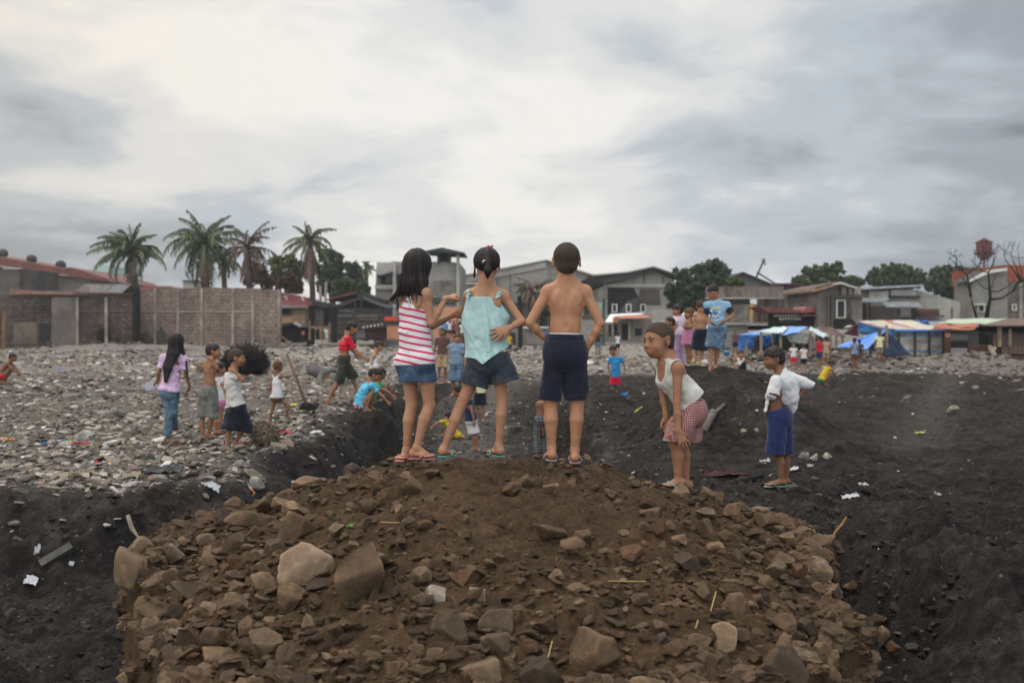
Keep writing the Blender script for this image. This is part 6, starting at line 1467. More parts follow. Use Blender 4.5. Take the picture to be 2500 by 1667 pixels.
tree('yellow green bush on top of the ruined building', [(200, 420, 80, 50), (290, 430, 60, 40), (120, 440, 50, 40)], 82, cG, LFB, 3000, .4, 7)
tree('tall green tree between the dark building and the burnt house', [(1130, 400, 80, 40), (1300, 260, 90, 80), (1450, 250, 100, 80), (1560, 200, 50, 70), (1680, 240, 110, 90), (1720, 200, 50, 60), (1300, 400, 160, 110), (1550, 380, 200, 110), (1850, 390, 100, 60), (1200, 560, 150, 120), (1380, 620, 110, 150), (1180, 700, 120, 80)], 108, cG, LFM, 20000, .5, 8)
tree('broad green tree behind the long house', [(100, 580, 70, 50), (170, 600, 60, 40), (330, 530, 80, 60), (380, 500, 60, 50), (540, 470, 110, 80), (680, 480, 110, 70), (830, 530, 90, 70), (450, 580, 180, 70), (730, 600, 180, 60)], 112, cH, LFM, 18000, .5, 9)
tree('dark green tree left of the tall grey house', [(1050, 520, 90, 70), (1160, 490, 80, 60), (1300, 500, 90, 70), (1000, 620, 70, 80), (1150, 630, 140, 110), (1350, 620, 100, 110), (1250, 740, 150, 70), (1400, 720, 60, 90)], 104, cH, LFD, 17000, .5, 10)
tree('dark bush beside the foot of the water tower', [(1470, 490, 60, 40), (1420, 520, 40, 40)], 120, cH, LFD, 3000, .5, 11)
tree('small green shrub behind the shirtless boy', [(1370, 1080, 60, 110), (1350, 1240, 50, 60)], 98, cI, LFB, 2500, .4, 12)
def palm(label, conv, Y, crown, size, n, mat, dead=0, skirt=None, seed=0, trunk_to=None, sparse=1.0, spear=False, up=.55):
    """crown: picture point; size: frond length in picture units"""
    rs_ = np.random.RandomState(seed); c = P(*conv(*crown), Y); Lf = abs(P(*conv(crown[0]+size, crown[1]), Y)[0] - c[0])
    base = P(*conv(*(trunk_to or (crown[0], crown[1]+size*3))), Y); base[2] = -1.6
    root = empty('palm_tree', base); tag(root, label, 'palm tree', 'coconut palms behind the wall')
    def fronds(name, cnt, mt, angs, droop, ln, w_=.5):
        V = []; T_ = []
        for i in range(cnt):
            az_ = rs_.uniform(0, 2*math.pi); el_ = rs_.uniform(*angs); l = ln*rs_.uniform(.55, 1.15); dr = droop*rs_.uniform(.6, 1.5)
            side = V3(-math.sin(az_), math.cos(az_), 0); pts = []; p = c.copy(); e_ = el_
            bend = rs_.uniform(-.9, .9)
            for k in range(15):
                pts.append(p.copy()); az_ += bend/14; p = p + V3(math.cos(az_)*math.cos(e_), math.sin(az_)*math.cos(e_), math.sin(e_))*l/14; e_ -= dr/14
            tn = rs_.uniform(0, 1)
            for k in range(14):
                a, b_ = pts[k], pts[k+1]; V += [a-side*.05, a+side*.05, b_+side*.04, b_-side*.04]; T_.append(tn)
                if k < 1: continue
                wl = w_*l*.36*math.sin(min(1, (k+1.5)/9)*math.pi*.5)*(1 - .75*max(0, k-8)/6)
                for s2 in (-1, 1):
                    for h in (0, .5):
                        if rs_.rand() > sparse: continue
                        o_ = a + (b_-a)*h; d_ = unit((b_-a)) ; tip = o_ + side*s2*wl*rs_.uniform(.35, 1.0)*.75 + d_*wl*rs_.uniform(.2, .6) + V3(0, 0, -wl*rs_.uniform(.5, 1.25))
                        u_ = d_*.11; V += [o_-u_*.5, o_+u_, tip+u_*.3, tip]; T_.append(np.clip(tn + rs_.uniform(-.2, .2), 0, 1))
        me = mesh_np(name, np.array(V) - base, np.arange(len(V)).reshape(-1, 4), smooth=False, mats=[mt]); tone_attr(me, np.array(T_), 4); new_obj(name, me, root)
    fronds('crown', int(n*.7), mat, (-.5, .8), 1.75, Lf*1.12, .42); fronds('crown', int(n*up), mat, (.9, 1.5), 1.75, Lf*1.0, .4)
    if spear: MB().tube([c, c + V3(.1, 0, Lf*.45), c + V3(.15, 0, Lf*.75)], [.22, .14, .02], 6).build('spear_leaf', mat, root)
    if dead: fronds('dead_fronds', int(dead*1.5), PLMD, (-1.54, -1.1), .3, Lf*(skirt or 1.0), .45)
    t = MB(); t.tube([base - V3(0, 0, .5), base*.5+c*.5 + V3(.2, 0, 0), c], [.38, .26, .24], 8); t.build('trunk', BARK, root, smooth=True)
palm('leftmost coconut palm with a dense clumped green crown', cA, 86, (1080, 330), 330, 40, PLM, 14, .7, 1, up=1.0)
palm('widest coconut palm with grey green fronds and brown skirt', cA, 84, (1680, 270), 390, 42, PLM, 34, .8, 2)
palm('ragged half dead coconut palm in the middle of the group', cA, 90, (2030, 290), 300, 26, PLMD, 30, .85, 3, sparse=.6)
palm('green young palm squeezed between two taller palms', cA, 94, (1830, 380), 220, 24, PLM, 8, .7, 4)
palm('tall coconut palm with a long brown skirt of dead fronds above the red roof', cB, 88, (530, 240), 260, 26, PLM, 44, 1.15, 5, trunk_to=(530, 900))
palm('small distant palm beside the three storey building', cB, 120, (985, 450), 95, 20, PLM, 0, 1, 6, spear=False)
palm('fire damaged palm between the mint girl and the shirtless boy', cI, 92, (1180, 760), 400, 26, PLMD, 14, .7, 7, sparse=.7, spear=False)
palm('green low palm left of the fire damaged palm', cI, 96, (1120, 690), 280, 20, PLM, 0, .7, 8, spear=False)
# bare burnt tree
def bare_tree(label, trunk, Y, seed, rad0=.13):
    rs_ = np.random.RandomState(seed); pts = [P(*cH(x, y), Y) for x, y in trunk]
    root = empty('bare_tree', pts[0]); tag(root, label, 'tree'); m = MB(); rad = np.linspace(rad0, rad0*.35, len(pts)); m.tube(pts, rad, 8)
    m.build('trunk', BARKD, root, smooth=True); g = MB()
    def grow(p, d, l, r_, k):
        if k == 0 or r_ < .008: return
        q_ = [p]; 
        for j in range(3): d = unit(d + rs_.normal(0, .16, 3)*V3(1, .7, 1)); q_.append(q_[-1] + d*l/3)
        g.tube(q_, [r_, r_*.85, r_*.72, r_*.6], 5)
        for j in range(rs_.choice([2, 2, 3])): grow(q_[-1], unit(d*.8 + rs_.normal(0, .55, 3)*V3(1, .6, 1) + V3(0, 0, .18)), l*rs_.uniform(.6, .85), r_*.60, k-1)
        if k > 2: grow(q_[1], unit(d*.5 + rs_.normal(0, .6, 3)), l*.5, r_*.4, k-2)
    return root, pts, grow, g
root, pts, grow, g = bare_tree('leafless blackened tree with spreading branches before the tall house', [(1605, 1010), (1625, 880), (1650, 780), (1640, 640), (1625, 480)], 56, 3)
for (a_, b_, r_) in (((1655, 790), (1900, 700), .075), ((1650, 700), (1840, 640), .045), ((1645, 680), (1480, 560), .035), ((1625, 480), (1500, 410), .04), ((1625, 480), (1700, 330), .045), ((1640, 690), (1690, 560), .03)):
    p0, p1 = P(*cH(*a_), 56), P(*cH(*b_), 56); g.tube([p0, (p0+p1)/2 + V3(0, 0, -.15), p1], [r_, r_*.8, r_*.6], 6); grow(p1, unit(p1-p0 + V3(0, 0, .3)), np.linalg.norm(p1-p0)*.42, r_*.55, 5)
g.build('branches', BARKD, root)
root, pts, grow, g = bare_tree('thin blackened stem leaning left of the bare tree', [(1500, 1010), (1460, 880), (1430, 760)], 58, 5, rad0=.08); grow(pts[-1], V3(-.3, 0, 1), 1.3, .08, 5); g.build('branches', BARKD, root)
root, pts, grow, g = bare_tree('bare burnt twigs at the extreme right edge', [(2040, 560), (1960, 600), (1900, 700)], 57, 8); 
for e_ in ((1940, 420), (1900, 440), (2000, 480)): p1 = P(*cH(*e_), 57); p0 = P(*cH(1990, 590), 57); g.tube([p0, p1], [.05, .03], 5); grow(p1, unit(p1-p0), .8, .03, 4)
g.build('branches', BARKD, root)
print('backdrop done', round(time.time()-T0, 1))

# ---- air: thin haze that pales the far houses and trees
q = bpy.data.materials.new('haze'); q.use_nodes = True; t_ = q.node_tree; t_.nodes.clear()
pv = t_.nodes.new('ShaderNodeVolumePrincipled'); pv.inputs['Color'].default_value = (.86, .90, .95, 1); pv.inputs['Density'].default_value = .0004; pv.inputs['Anisotropy'].default_value = .2
ou = t_.nodes.new('ShaderNodeOutputMaterial'); t_.links.new(pv.outputs[0], ou.inputs['Volume'])
hz = MB().box((-150, -12, -5.2), (150, 190, 22)).build('haze', q); tag(hz, 'thin pale haze over the settlement', None, None, 'stuff')
# ================================================================ people
def JX(ox, oy, s, **k):
    return {n: (ox + q[0]/s, oy + q[1]/s) + tuple(q[2:]) for n, q in k.items()}
c7 = lambda **k: JX(930, 580, 2.751, **k)
c8 = lambda **k: JX(1450, 680, 2.8, **k)
c5 = lambda **k: JX(340, 780, 4.48, **k)
c6 = lambda **k: JX(700, 770, 4.356, **k)
c3 = lambda **k: JX(1600, 680, 6.272, **k)
def at7(x, y, D): return P(930 + x/2.751, 580 + y/2.751, D)
NAVY = cloth('navy_twill', (.014, .016, .030), .25, .15, (.05, .045, .04)); NAVY2 = cloth('navy_cotton', (.028, .036, .052), .2, .5, (.12, .11, .09))
NAVYB = cloth('royal_navy', (.018, .028, .095), .2, .15); WHITE = cloth('white_jersey', (.60, .59, .60), .06, .1, (.35, .33, .30))
WHITED = cloth('grimy_white_jersey', (.50, .48, .45), .10, .45, (.27, .24, .21)); MINT = cloth('mint_cotton', (.40, .575, .57), .08, .35, (.25, .36, .36), bump=.5)
PINK = cloth('pink_jersey', (.60, .42, .60), .08, .2, (.45, .32, .42)); RED = cloth('red_jersey', (.55, .012, .035), .15)
BLUE = cloth('sky_blue_jersey', (.10, .42, .62), .12, .1); TEAL = cloth('bright_blue_jersey', (.03, .22, .45), .12)
CAMO = cloth('camo_cloth', (.045, .045, .034), .5, .9, (.015, .015, .012)); GREYS = cloth('grey_streaked', (.13, .13, .115), .45, .7, (.28, .28, .26))
YEL = cloth('yellow_jersey', (.50, .34, .02), .2, .2); CREAM = cloth('cream_jersey', (.62, .62, .38), .1); BROWNC = cloth('brown_jersey', (.11, .06, .05), .2)
SLATE = cloth('slate_blue_jersey', (.17, .24, .34), .12); LAV = cloth('lavender_cloth', (.42, .28, .43), .15); ROSE = cloth('rose_cloth', (.45, .18, .30), .15, .3, (.55, .3, .4))
DEN = denim('denim_blue', (.040, .070, .115)); DENL = denim('denim_light', (.090, .145, .205)); STRI = stripes_mat()
CHK = check_mat('red_gingham', (.40, .29, .27), (.30, .125, .115), (.19, .050, .055), .0135)
PLD = check_mat('grey_plaid', (.15, .145, .15), (.085, .085, .09), (.05, .05, .055), .05); PLR = check_mat('red_plaid', (.5, .45, .45), (.35, .07, .12), (.2, .03, .06), .05)
SOLEP = grimy('pink_rubber', (.42, .17, .17), 30, .2, .3, .7, .1); SOLEG = grimy('green_rubber', (.15, .30, .24), 30, .2, .4, .7, .1); SOLEM = grimy('mauve_rubber', (.26, .18, .20), 30, .2, .3, .7, .1)
SOLED = grimy('dark_rubber', (.03, .028, .03), 30, .2, .3, .7, .1); SOLEL = grimy('lime_rubber', (.25, .36, .04), 30, .2, .3, .7, .1); SOLEB = grimy('brown_rubber', (.16, .06, .05), 30, .2, .3, .7, .1)
STRT = grimy('teal_strap', (.16, .36, .38), 30, .2, .3, .6, .1); BEIGE = grimy('beige_strap', (.45, .32, .20), 30, .2, .3, .6, .1)
# ---------------------------------------------------------------- girl in the striped top
def person_striped_girl():
    D = 5.80
    p = Person((990, 1131), D, 1.25, -26, vox=.0048, fat=.94, limb=.93, look=(.38, .92, -.05), joints=c7(
        head=(248, 196, .03), neck=(232, 345), shL=(155, 400, .06), shR=(303, 378, -.05), chest=(222, 480), waist=(232, 640), pelvis=(243, 790),
        elR=(335, 575, -.05), wrR=(438, 408, .01), haR=(492, 392, .03), elL=(345, 592, .12), wrL=(492, 515, .15), haL=(550, 492, .15),
        hiL=(190, 845, .03), hiR=(298, 845, -.03), knL=(205, 1130, .02), knR=(325, 1125, -.02), anL=(172, 1425, .03), anR=(240, 1412, -.05),
        toL=(112, 1488, -.02), toR=(352, 1474, -.07)))
    p.handspec = dict(R=dict(curl=1.0, n=(-.2, -.2, 1), side=1), L=dict(curl=1.1, n=(.2, -.9, .1)))
    p.build(SK1, 'girl seen from behind in pink and white striped tank top and denim miniskirt', 'child', hands_vox=.0026)
    q = p.k()
    # tank top: racer back, hem slanting
    F = Field(p.J['pelvis'] - .24, p.J['neck'] + .14, .0045)
    p.torso(F, .007*q)
    hem = at7(232, 852, D)-p.root
    F.cone(p.J['chest'] - V3(0, 0, .04), hem, .090*q, .108*q, .066*q, .088*q, ax=p.tw, k=.03*q)
    p.rump(F, .010)
    F.disp(lambda x, y, z: .0045*(vnoise(x*8+z*9, y*8, z*15 - x*9, 11) + .7*vnoise(x*19-z*12, y*17, z*19+x*12, 13)) - .008*np.exp(-((z-(p.J['waist'][2]+.005-.12*x))/.011)**2)*(x < .02))
    F.cut(hem, (.06, 0, -1)); F.hollow(hem, (.06, 0, -1), .006, .06)
    nu = unit(p.HF.o - p.J['neck'])
    # neckline, arm holes and the deep back scoops
    F.cut(p.J['neck'] - V3(0, 0, .018), (0, 0, 1))
    a7 = lambda x, y, dy: at7(x, y, D+dy) - p.root
    F.ell(a7(318, 400, -.05), V3(.047, .10, .082), X_=p.tw, k=.004, sub=True)
    F.ell(a7(92, 400, .08), V3(.036, .10, .065), X_=p.tw, k=.004, sub=True)
    F.ell(a7(262, 400, -.08), V3(.028, .055, .075), X_=p.tw, Z_=(.15, 0, 1), k=.006, sub=True)
    F.ell(a7(198, 385, .10), V3(.034, .07, .06), X_=p.tw, k=.004, sub=True)
    S = p.part('tank_top', F, STRI)
    G = Field(p.J['chest'] - .16, p.J['neck'] + .12, .004)
    for pts in ([(165, 375, -.02), (186, 420, -.075), (192, 470, -.078)], [(192, 372, -.03), (206, 430, -.078), (214, 478, -.078)], [(120, 425, .03), (128, 400, .03), (150, 378, .02)]):
        w_ = [a7(*t) for t in pts]
        for a, b in zip(w_, w_[1:]): G.cone(a, b, .0065, .0065, .0045, .0045, ax=p.tw, k=.003)
    v, qd = G.mesh(); new_obj('strap', mesh_np('strap', v, qd, mats=[WHITE]), S)
    sk = p.skirt(DEN, a7(247, 966, 0), w=.120, wtop=.100, top=a7(242, 815, 0), d=.78, wr=.002, vox=.0045)
    # waist stitching on the skirt back
    m = MB()
    zy = lambda x, y, dy: a7(x, y, dy) + p.root
    m.tube([zy(236, 862, -.118), zy(247, 886, -.119), zy(260, 864, -.116)], .0022, 5); m.build('stitching', grimy('ochre_thread', (.35, .2, .08), 20, .1, 0, .8, 0), sk, smooth=True)
    ho = p.hair('bob', HB, vox=.0042)
    rs_ = np.random.RandomState(4); m = MB(); H = p.HF
    for i in range(70):
        t = rs_.uniform(-2.4, .75); sx, sy = math.sin(t), -math.cos(t); k_ = rs_.uniform(.9, 1.12)
        pts = [H(.088*sx*k_, -.03 + .070*sy*k_, rs_.uniform(-.10, -.04)), H(.100*sx*k_, -.05 + .062*sy*k_, -.150), H((.108 + .02*abs(sx))*sx*k_, -.055 + .060*sy*k_, -.185), H((.125 + .05*rs_.rand())*sx*k_ - .012, -.055 + .060*sy*k_, -.215 - .02*rs_.rand())]
        m.tube(pts, [.0022, .0022, .0018, .0006], 4)
    m.v = [tuple(V3(v) + p.root) for v in m.v]; m.build('hair_strands', HB, ho, origin=p.root)
    p.flipflops(SOLEP, SOLEP, vox=.003)
person_striped_girl()
# ---------------------------------------------------------------- girl in the mint top
def person_mint_girl():
    D = 5.80
    p = Person((1150, 1131), D, 1.25, 0, vox=.0048, fat=.92, limb=.88, joints=c7(
        head=(712, 185), neck=(706, 335), shL=(592, 390), shR=(826, 392), chest=(705, 480), waist=(715, 620), pelvis=(722, 770),
        elR=(946, 562, -.03), wrR=(852, 612, -.085), haR=(775, 645, -.11), elL=(556, 505, .09), wrL=(590, 590, .19), haL=(610, 640, .22),
        hiL=(668, 835), hiR=(785, 835), knL=(535, 1130), knR=(815, 1085), anL=(425, 1410), anR=(793, 1400),
        toL=(478, 1446, .07), toR=(742, 1440, .10)))
    p.handspec = dict(R=dict(curl=.12, n=(0, -1, .1), side=-1, spread=.3))
    p.build(SK1, 'girl in mint green strappy top and dark shorts, one hand on her back', 'child', hands_vox=.0026)
    a7 = lambda x, y, dy=0: at7(x, y, D+dy) - p.root
    q = p.k()
    F = Field(a7(540, 880) - V3(0, .2, .05), a7(900, 340) + V3(0, .2, .03), .0045)
    F.cone(a7(680, 410), a7(704, 555), .094, .132, .084, .090, k=.02, cap=.06)
    F.cone(a7(706, 540), a7(712, 620), .130, .124, .084, .086, k=.03)
    F.cone(a7(712, 620), a7(722, 850), .120, .140, .095, .126, k=.04)
    F.disp(lambda x, y, z: (.0080*vnoise(x*42+z*5, y*20, z*2.5, 31)) + .007*(1-2.4*np.abs(vnoise(x*16+z*9, y*6, z*5 - x*7, 33))) + .0022*vnoise(x*30+z*22, y*12, z*22-x*20, 37))
    # fold pulled by the hand: diagonal crease
    F.disp(lambda x, y, z: -.006*np.exp(-(((x-.02)*.84+(z-(a7(700, 700)[2]))*.55)/.012)**2)*(y < 0)*(z < a7(0, 560)[2]))
    X, Y, Z = F.grid(); u0 = a7(680, 830); 
    hemz = a7(0, 806)[2] - .022*np.exp(-((X-a7(684, 0)[0])/.028)**2) + np.where(X > a7(690, 0)[0], (X-a7(690, 0)[0])*.42, 0) - .018*np.exp(-((X-a7(730, 0)[0])/.06)**2)
    F.g = np.maximum(F.g, (hemz - Z) + 0*Y).astype(np.float32)
    inner = np.maximum(F.g + .006, Z - hemz - .05 + 0*Y); F.g = np.maximum(F.g, -inner).astype(np.float32)
    F.cut(a7(0, 400), (0, 0, 1))
    S = p.part('blouse', F, MINT)
    # shoulder straps with knots
    for pts in ([(582, 405, -.07), (585, 372, -.045), (595, 350, 0), (600, 380, .06)], [(775, 405, -.07), (790, 385, -.05), (830, 362, -.012), (845, 372, .02), (835, 405, .06)]):
        G = Field(a7(500, 460) - V3(0, .15, 0), a7(920, 330) + V3(0, .15, 0), .0035)
        w_ = [a7(*t) for t in pts]
        for i, (a, b) in enumerate(zip(w_, w_[1:])): G.cone(a, b, .009 + .004*(i == 2), .009 + .004*(i == 1), .005, .005, ax=(1, 0, 0), k=.004)
        kx = pts[1]
        for j in range(7):
            an = j*.9; G.ell(a7(kx[0]+9*math.cos(an), kx[1]-4+26*(j/6-.5), -.055+.006*math.sin(an*2)), V3(.010, .009, .007), Z_=(math.cos(an), .3, math.sin(an)), k=.002)
        v, qd = G.mesh(); new_obj('strap', mesh_np('strap', v, qd, mats=[MINT]), S)
    p.hem = (a7(722, 792), V3(.10, 0, -1)/np.linalg.norm([.1, 1])); p.shorts(NAVY2, top=a7(722, 735), hemL=(a7(628, 992), (-.28, 0, -1)), hemR=(a7(838, 964, -.01), (.22, .05, -1)), w=.094, wtop=.080, gap=1, wr=.006)
    p.hair('tail', HB, vox=.004)
    m = MB(); H = p.HF
    G = Field(H(0, -.10, .02)-.05, H(0, -.10, .02)+.05, .002)
    for i in range(9):
        t = math.pi*i/8; G.ell(H(.022*math.cos(t), -.112-.004*math.sin(t), .010+.012*math.sin(t)), V3(.0042, .0042, .0042), k=0)
    p.part('hair_band', G, grimy('cream_beads', (.75, .68, .58), 20, .1, 0, .4, 0))
    G = Field(H(.02, -.02, .10)-.04, H(.02, -.02, .10)+.04, .003)
    for dx in (-.012, .0, .012): G.ell(H(.020+dx, -.02, .108+abs(dx)*.4), V3(.009, .008, .006), k=.003)
    p.part('hair_clip', G, grimy('red_clip', (.6, .02, .04), 20, .1, 0, .4, 0))
    G = Field(p.J['neck']-.09, p.J['neck']+.09, .0022)
    prev = None
    for i in range(17):
        t = math.pi*2*i/16; c = p.J['neck'] + V3(.043*math.sin(t), -.043*math.cos(t)-.002, .028+.012*math.cos(t)*-1)
        if prev is not None: G.cone(prev, c, .0019, k=.001)
        prev = c
    p.part('necklace', G, grimy('dark_red_cord', (.09, .015, .02), 20, .1, 0, .6, 0))
    p.flipflops(SOLEG, SOLEG, vox=.003)
person_mint_girl()
# ---------------------------------------------------------------- shirtless boy
def person_shirtless_boy():
    D = 5.80
    p = Person((1375, 1131), D, 1.29, 0, vox=.0048, head_s=1.07, limb=1.06, joints=c7(
        head=(1246, 160), neck=(1246, 295), shL=(1122, 365), shR=(1372, 365), chest=(1245, 450), waist=(1240, 600), pelvis=(1234, 730),
        elL=(1000, 572, -.03), wrL=(1092, 668, .02), haL=(1130, 715, .05), elR=(1472, 576, -.03), wrR=(1408, 700, -.01), haR=(1380, 770, .01),
        hiL=(1176, 790), hiR=(1300, 790), knL=(1140, 1125), knR=(1318, 1125), anL=(1146, 1415), anR=(1303, 1425), toL=(1128, 1462, .13), toR=(1308, 1478, .13)))
    p.handspec = dict(R=dict(curl=.3, n=(1, -.4, .1)), L=dict(curl=.4, n=(-1, -.3, 0)))
    p.build(SKF, 'shirtless boy seen from behind in long navy shorts with hands at his waist', 'child', hands_vox=.0028)
    a7 = lambda x, y, dy=0: at7(x, y, D+dy) - p.root
    S = p.shorts(NAVY, top=a7(1236, 648), hemL=(a7(1132, 1090), (-.10, 0, -1)), hemR=(a7(1316, 1088), (.05, 0, -1)), w=.071, wtop=.074, wr=.007, gap=1, pleat=.006)
    F = Field(a7(1100, 690) - V3(0, .14, 0), a7(1370, 630) + V3(0, .14, 0), .004)
    F.cone(a7(1236, 655), a7(1236, 642), .094, .090, .071, .069, k=.002, cap=.004)
    p.part('underwear_band', F, WHITE)
    p.hair('buzz', HBZ, vox=.004)
    p.flipflops(SOLEM, SOLEM, vox=.003)
person_shirtless_boy()
# ---------------------------------------------------------------- bending boy
def person_bending_boy():
    D = 5.75
    p = Person((1650, 1208), D, 1.20, 98, vox=.0048, head_s=1.12, look=(-.84, -.53, -.10), headup=(-.15, -.05, 1), joints=c8(
        head=(440, 425, 0), neck=(508, 562, 0), shL=(575, 612, -.10), shR=(436, 575, .09), chest=(525, 675, 0), waist=(625, 800, 0), pelvis=(655, 885, 0),
        hiL=(635, 915, -.055), hiR=(662, 915, .055), knL=(556, 1135, -.06), knR=(600, 1115, .05), anL=(575, 1385, -.06), anR=(628, 1395, .045),
        toL=(478, 1418, -.075), toR=(545, 1432, .06),
        elL=(566, 850, -.125), wrL=(580, 1045, -.155), haL=(622, 1140, -.165), elR=(470, 780, .09), wrR=(495, 945, .05), haR=(510, 1040, .04)))
    p.handspec = dict(L=dict(curl=.18, n=(.2, -1, .1), side=-1, spread=.25))
    p.build(SK2, 'boy in grimy white tank top and red checked shorts bending forward with hand on knee', 'child', hands_vox=.0026, lipmat=LIP)
    p.gaze = .2
    p.eyes(EYW, EYI, HB2)
    H = p.HF; m = Field(H(0, .09, -.053)-.03, H(0, .09, -.053)+.03, .002)
    m.cone(H(-.010, .0845, -.052), H(.010, .0845, -.052), .0028, k=.001); p.part('teeth', m, EYW)
    a8 = lambda x, y, dy=0: P(1450+x/2.8, 680+y/2.8, D+dy) - p.root
    p.tank(WHITED, infl=.010, hem=a8(668, 838), flare=.016, wr=.006, scoop=.062, arm=.055, vox=.0045, back=.03)
    p.shorts(CHK, top=a8(650, 835), hemL=(a8(556, 1112, -.06), (-.1, 0, -1)), hemR=(a8(640, 1118, .05), (.1, 0, -1)), w=.088, wtop=.078, wr=.006)
    p.hair('buzz', HBZ, vox=.004)
    p.flipflops(SOLED, STRT, 'L', vox=.003)
person_bending_boy()
# ---------------------------------------------------------------- boy tangled in his white shirt
def person_white_shirt_boy():
    D = 8.4
    p = Person((1905, 1190), D, 1.22, 90, vox=.006, look=(-.97, -.2, -.16), joints=c8(
        head=(1226, 548), neck=(1272, 640), shL=(1255, 700, -.10), shR=(1330, 680, .09), chest=(1275, 740), waist=(1238, 860), pelvis=(1250, 925),
        hiL=(1258, 955, -.05), hiR=(1285, 955, .05), knL=(1262, 1195, -.05), knR=(1308, 1195, .05), anL=(1282, 1385, -.05), anR=(1312, 1380, .05),
        toL=(1172, 1412, -.06), toR=(1245, 1402, .05), elL=(1212, 800, -.12), wrL=(1290, 800, -.05), haL=(1340, 800, -.02),
        elR=(1455, 740, .02), wrR=(1400, 800, 0), haR=(1350, 810, 0)))
    p.build(SK3, 'boy in profile pulling a loose white shirt behind his back above royal blue shorts', 'child')
    a8 = lambda x, y, dy=0: P(1450+x/2.8, 680+y/2.8, D+dy) - p.root
    F = Field(a8(1130, 960) - V3(0, .25, 0), a8(1530, 570) + V3(0, .25, 0), .0055)
    C = lambda a, b, wa, wb, da=None, db=None, **k: F.cone(a8(*a), a8(*b), wa, wb, da, db, ax=(1, 0, .2), **k)
    C((1290, 625), (1290, 700), .045, .085, .05, .12, k=.03)
    C((1290, 700), (1325, 800), .098, .100, .13, .10, k=.03)
    C((1325, 790), (1368, 905), .090, .030, .10, .05, k=.03)
    C((1340, 690), (1440, 720), .060, .050, .06, .05, k=.04)
    C((1440, 715), (1500, 735), .048, .036, .05, .04, k=.02)
    C((1245, 700, -.10), (1222, 785, -.13), .056, .058, k=.03)
    C((1195, 800, -.05), (1172, 905, -.03), .018, .010, .05, .04, k=.02)
    F.disp(lambda x, y, z: .0045*crease(x, y, z, 41, .9) + .006*(1-2.2*np.abs(vnoise(x*13 + z*11, y*7, z*4 - x*5, 44))))
    F.ell(a8(1240, 880, -.02), V3(.050, .15, .085), k=.01, sub=True)
    F.cut(a8(1490, 740), unit(V3(.75, 0, -.55)), 0)
    F.ell(a8(1262, 598), V3(.05, .06, .045), k=.004, sub=True)
    S = p.part('shirt', F, WHITE)
    G = Field(a8(1170, 850)-V3(0, .25, 0), a8(1270, 760)+V3(0, .1, 0), .005)
    G.cone(a8(1221, 795, -.135), a8(1220, 801, -.137), .057, .057, k=.001, cap=.006); v, qd = G.mesh(); new_obj('cuff', mesh_np('cuff', v, qd, mats=[cloth('maroon_trim', (.10, .01, .03))]), S)
    p.shorts(NAVYB, top=a8(1240, 888), hemL=(a8(1240, 1200, -.05), (-.1, 0, -1)), hemR=(a8(1305, 1195, .05), (0, 0, -1)), w=.088, wtop=.082, wr=.004)
    p.hair('thick', HB2); p.flipflops(SOLEG, SOLEG)
person_white_shirt_boy()
# ================================================================ left group on the rubble
def simple(root, D, H, yaw, sk, label, joints=None, local=None, wear=(), hair_=('short', HB2), vox=.010, cat='child', look=None, ff=None, fat=1.0, head_s=1.04, hs=None, group=None, headup=None):
    p = Person(root, D, H, yaw, joints=joints, local=local, vox=vox, look=look, fat=fat, head_s=head_s, hand_s=None if hs is None else hs, headup=headup)
    p.handspec = {}
    p.build(sk, label, cat, group=group)
    for fn, mt, kw in wear: getattr(p, fn)(mt, **kw)
    if hair_: p.hair(hair_[0], hair_[1], vox=max(.007, vox*.8))
    if ff: p.flipflops(*ff)
    return p
a5 = lambda p, D, x, y, dy=0: P(340+x/4.48, 780+y/4.48, D+dy) - p.root
LG = 'children standing on the rubble at the left'
simple((412, 1080), 13.6, 1.46, -12, SK3, 'girl with very long black hair in pink shirt and blue jeans holding a paper', fat=.92, vox=.009, look=(.25, 1, -.1),
    joints=c5(head=(410, 250), neck=(400, 380), shL=(262, 430, .02), shR=(490, 425, -.02), chest=(370, 520), waist=(345, 680), pelvis=(335, 760),
        elL=(212, 590), wrL=(205, 665, .05), haL=(165, 705, .08), elR=(515, 620), wrR=(545, 705, .02), haR=(545, 760, .03),
        hiL=(290, 800), hiR=(385, 800), knL=(325, 1020), knR=(370, 1020, .03), anL=(312, 1290), anR=(385, 1170, .25), toL=(405, 1325, .03), toR=(425, 1190, .30)),
    wear=[('tee', PINK, dict(sleeve=.62, flare=.03, infl=.016, wr=.008)), ('shorts', DENL, dict(length=1.93, w=.050, wtop=.070, infl=.006))], hair_=('long', HB), ff=(SOLEB, SOLEB))
simple((513, 1079), 13.6, 1.30, -50, SK2, 'shirtless boy in grey streaked shorts with a hand on the back of his neck', vox=.009, look=(1, .15, -.03),
    joints=c5(head=(815, 350), neck=(790, 440), shL=(735, 480, .06), shR=(822, 485, -.08), chest=(775, 560), waist=(770, 680), pelvis=(765, 770),
        elR=(850, 530, -.10), wrR=(790, 430, -.12), haR=(755, 400, -.08), elL=(740, 610, .15), wrL=(790, 680, .18), haL=(830, 720, .18),
        hiL=(715, 810, .03), hiR=(800, 810, -.03), knL=(690, 1060), knR=(800, 1060, -.02), anL=(700, 1300, 0), anR=(765, 1265, .05), toL=(735, 1330, -.05), toR=(850, 1285, .05)),
    wear=[('shorts', GREYS, dict(length=1.02, w=.088, wtop=.080))], hair_=('short', HB2), ff=(SOLED, SOLED))
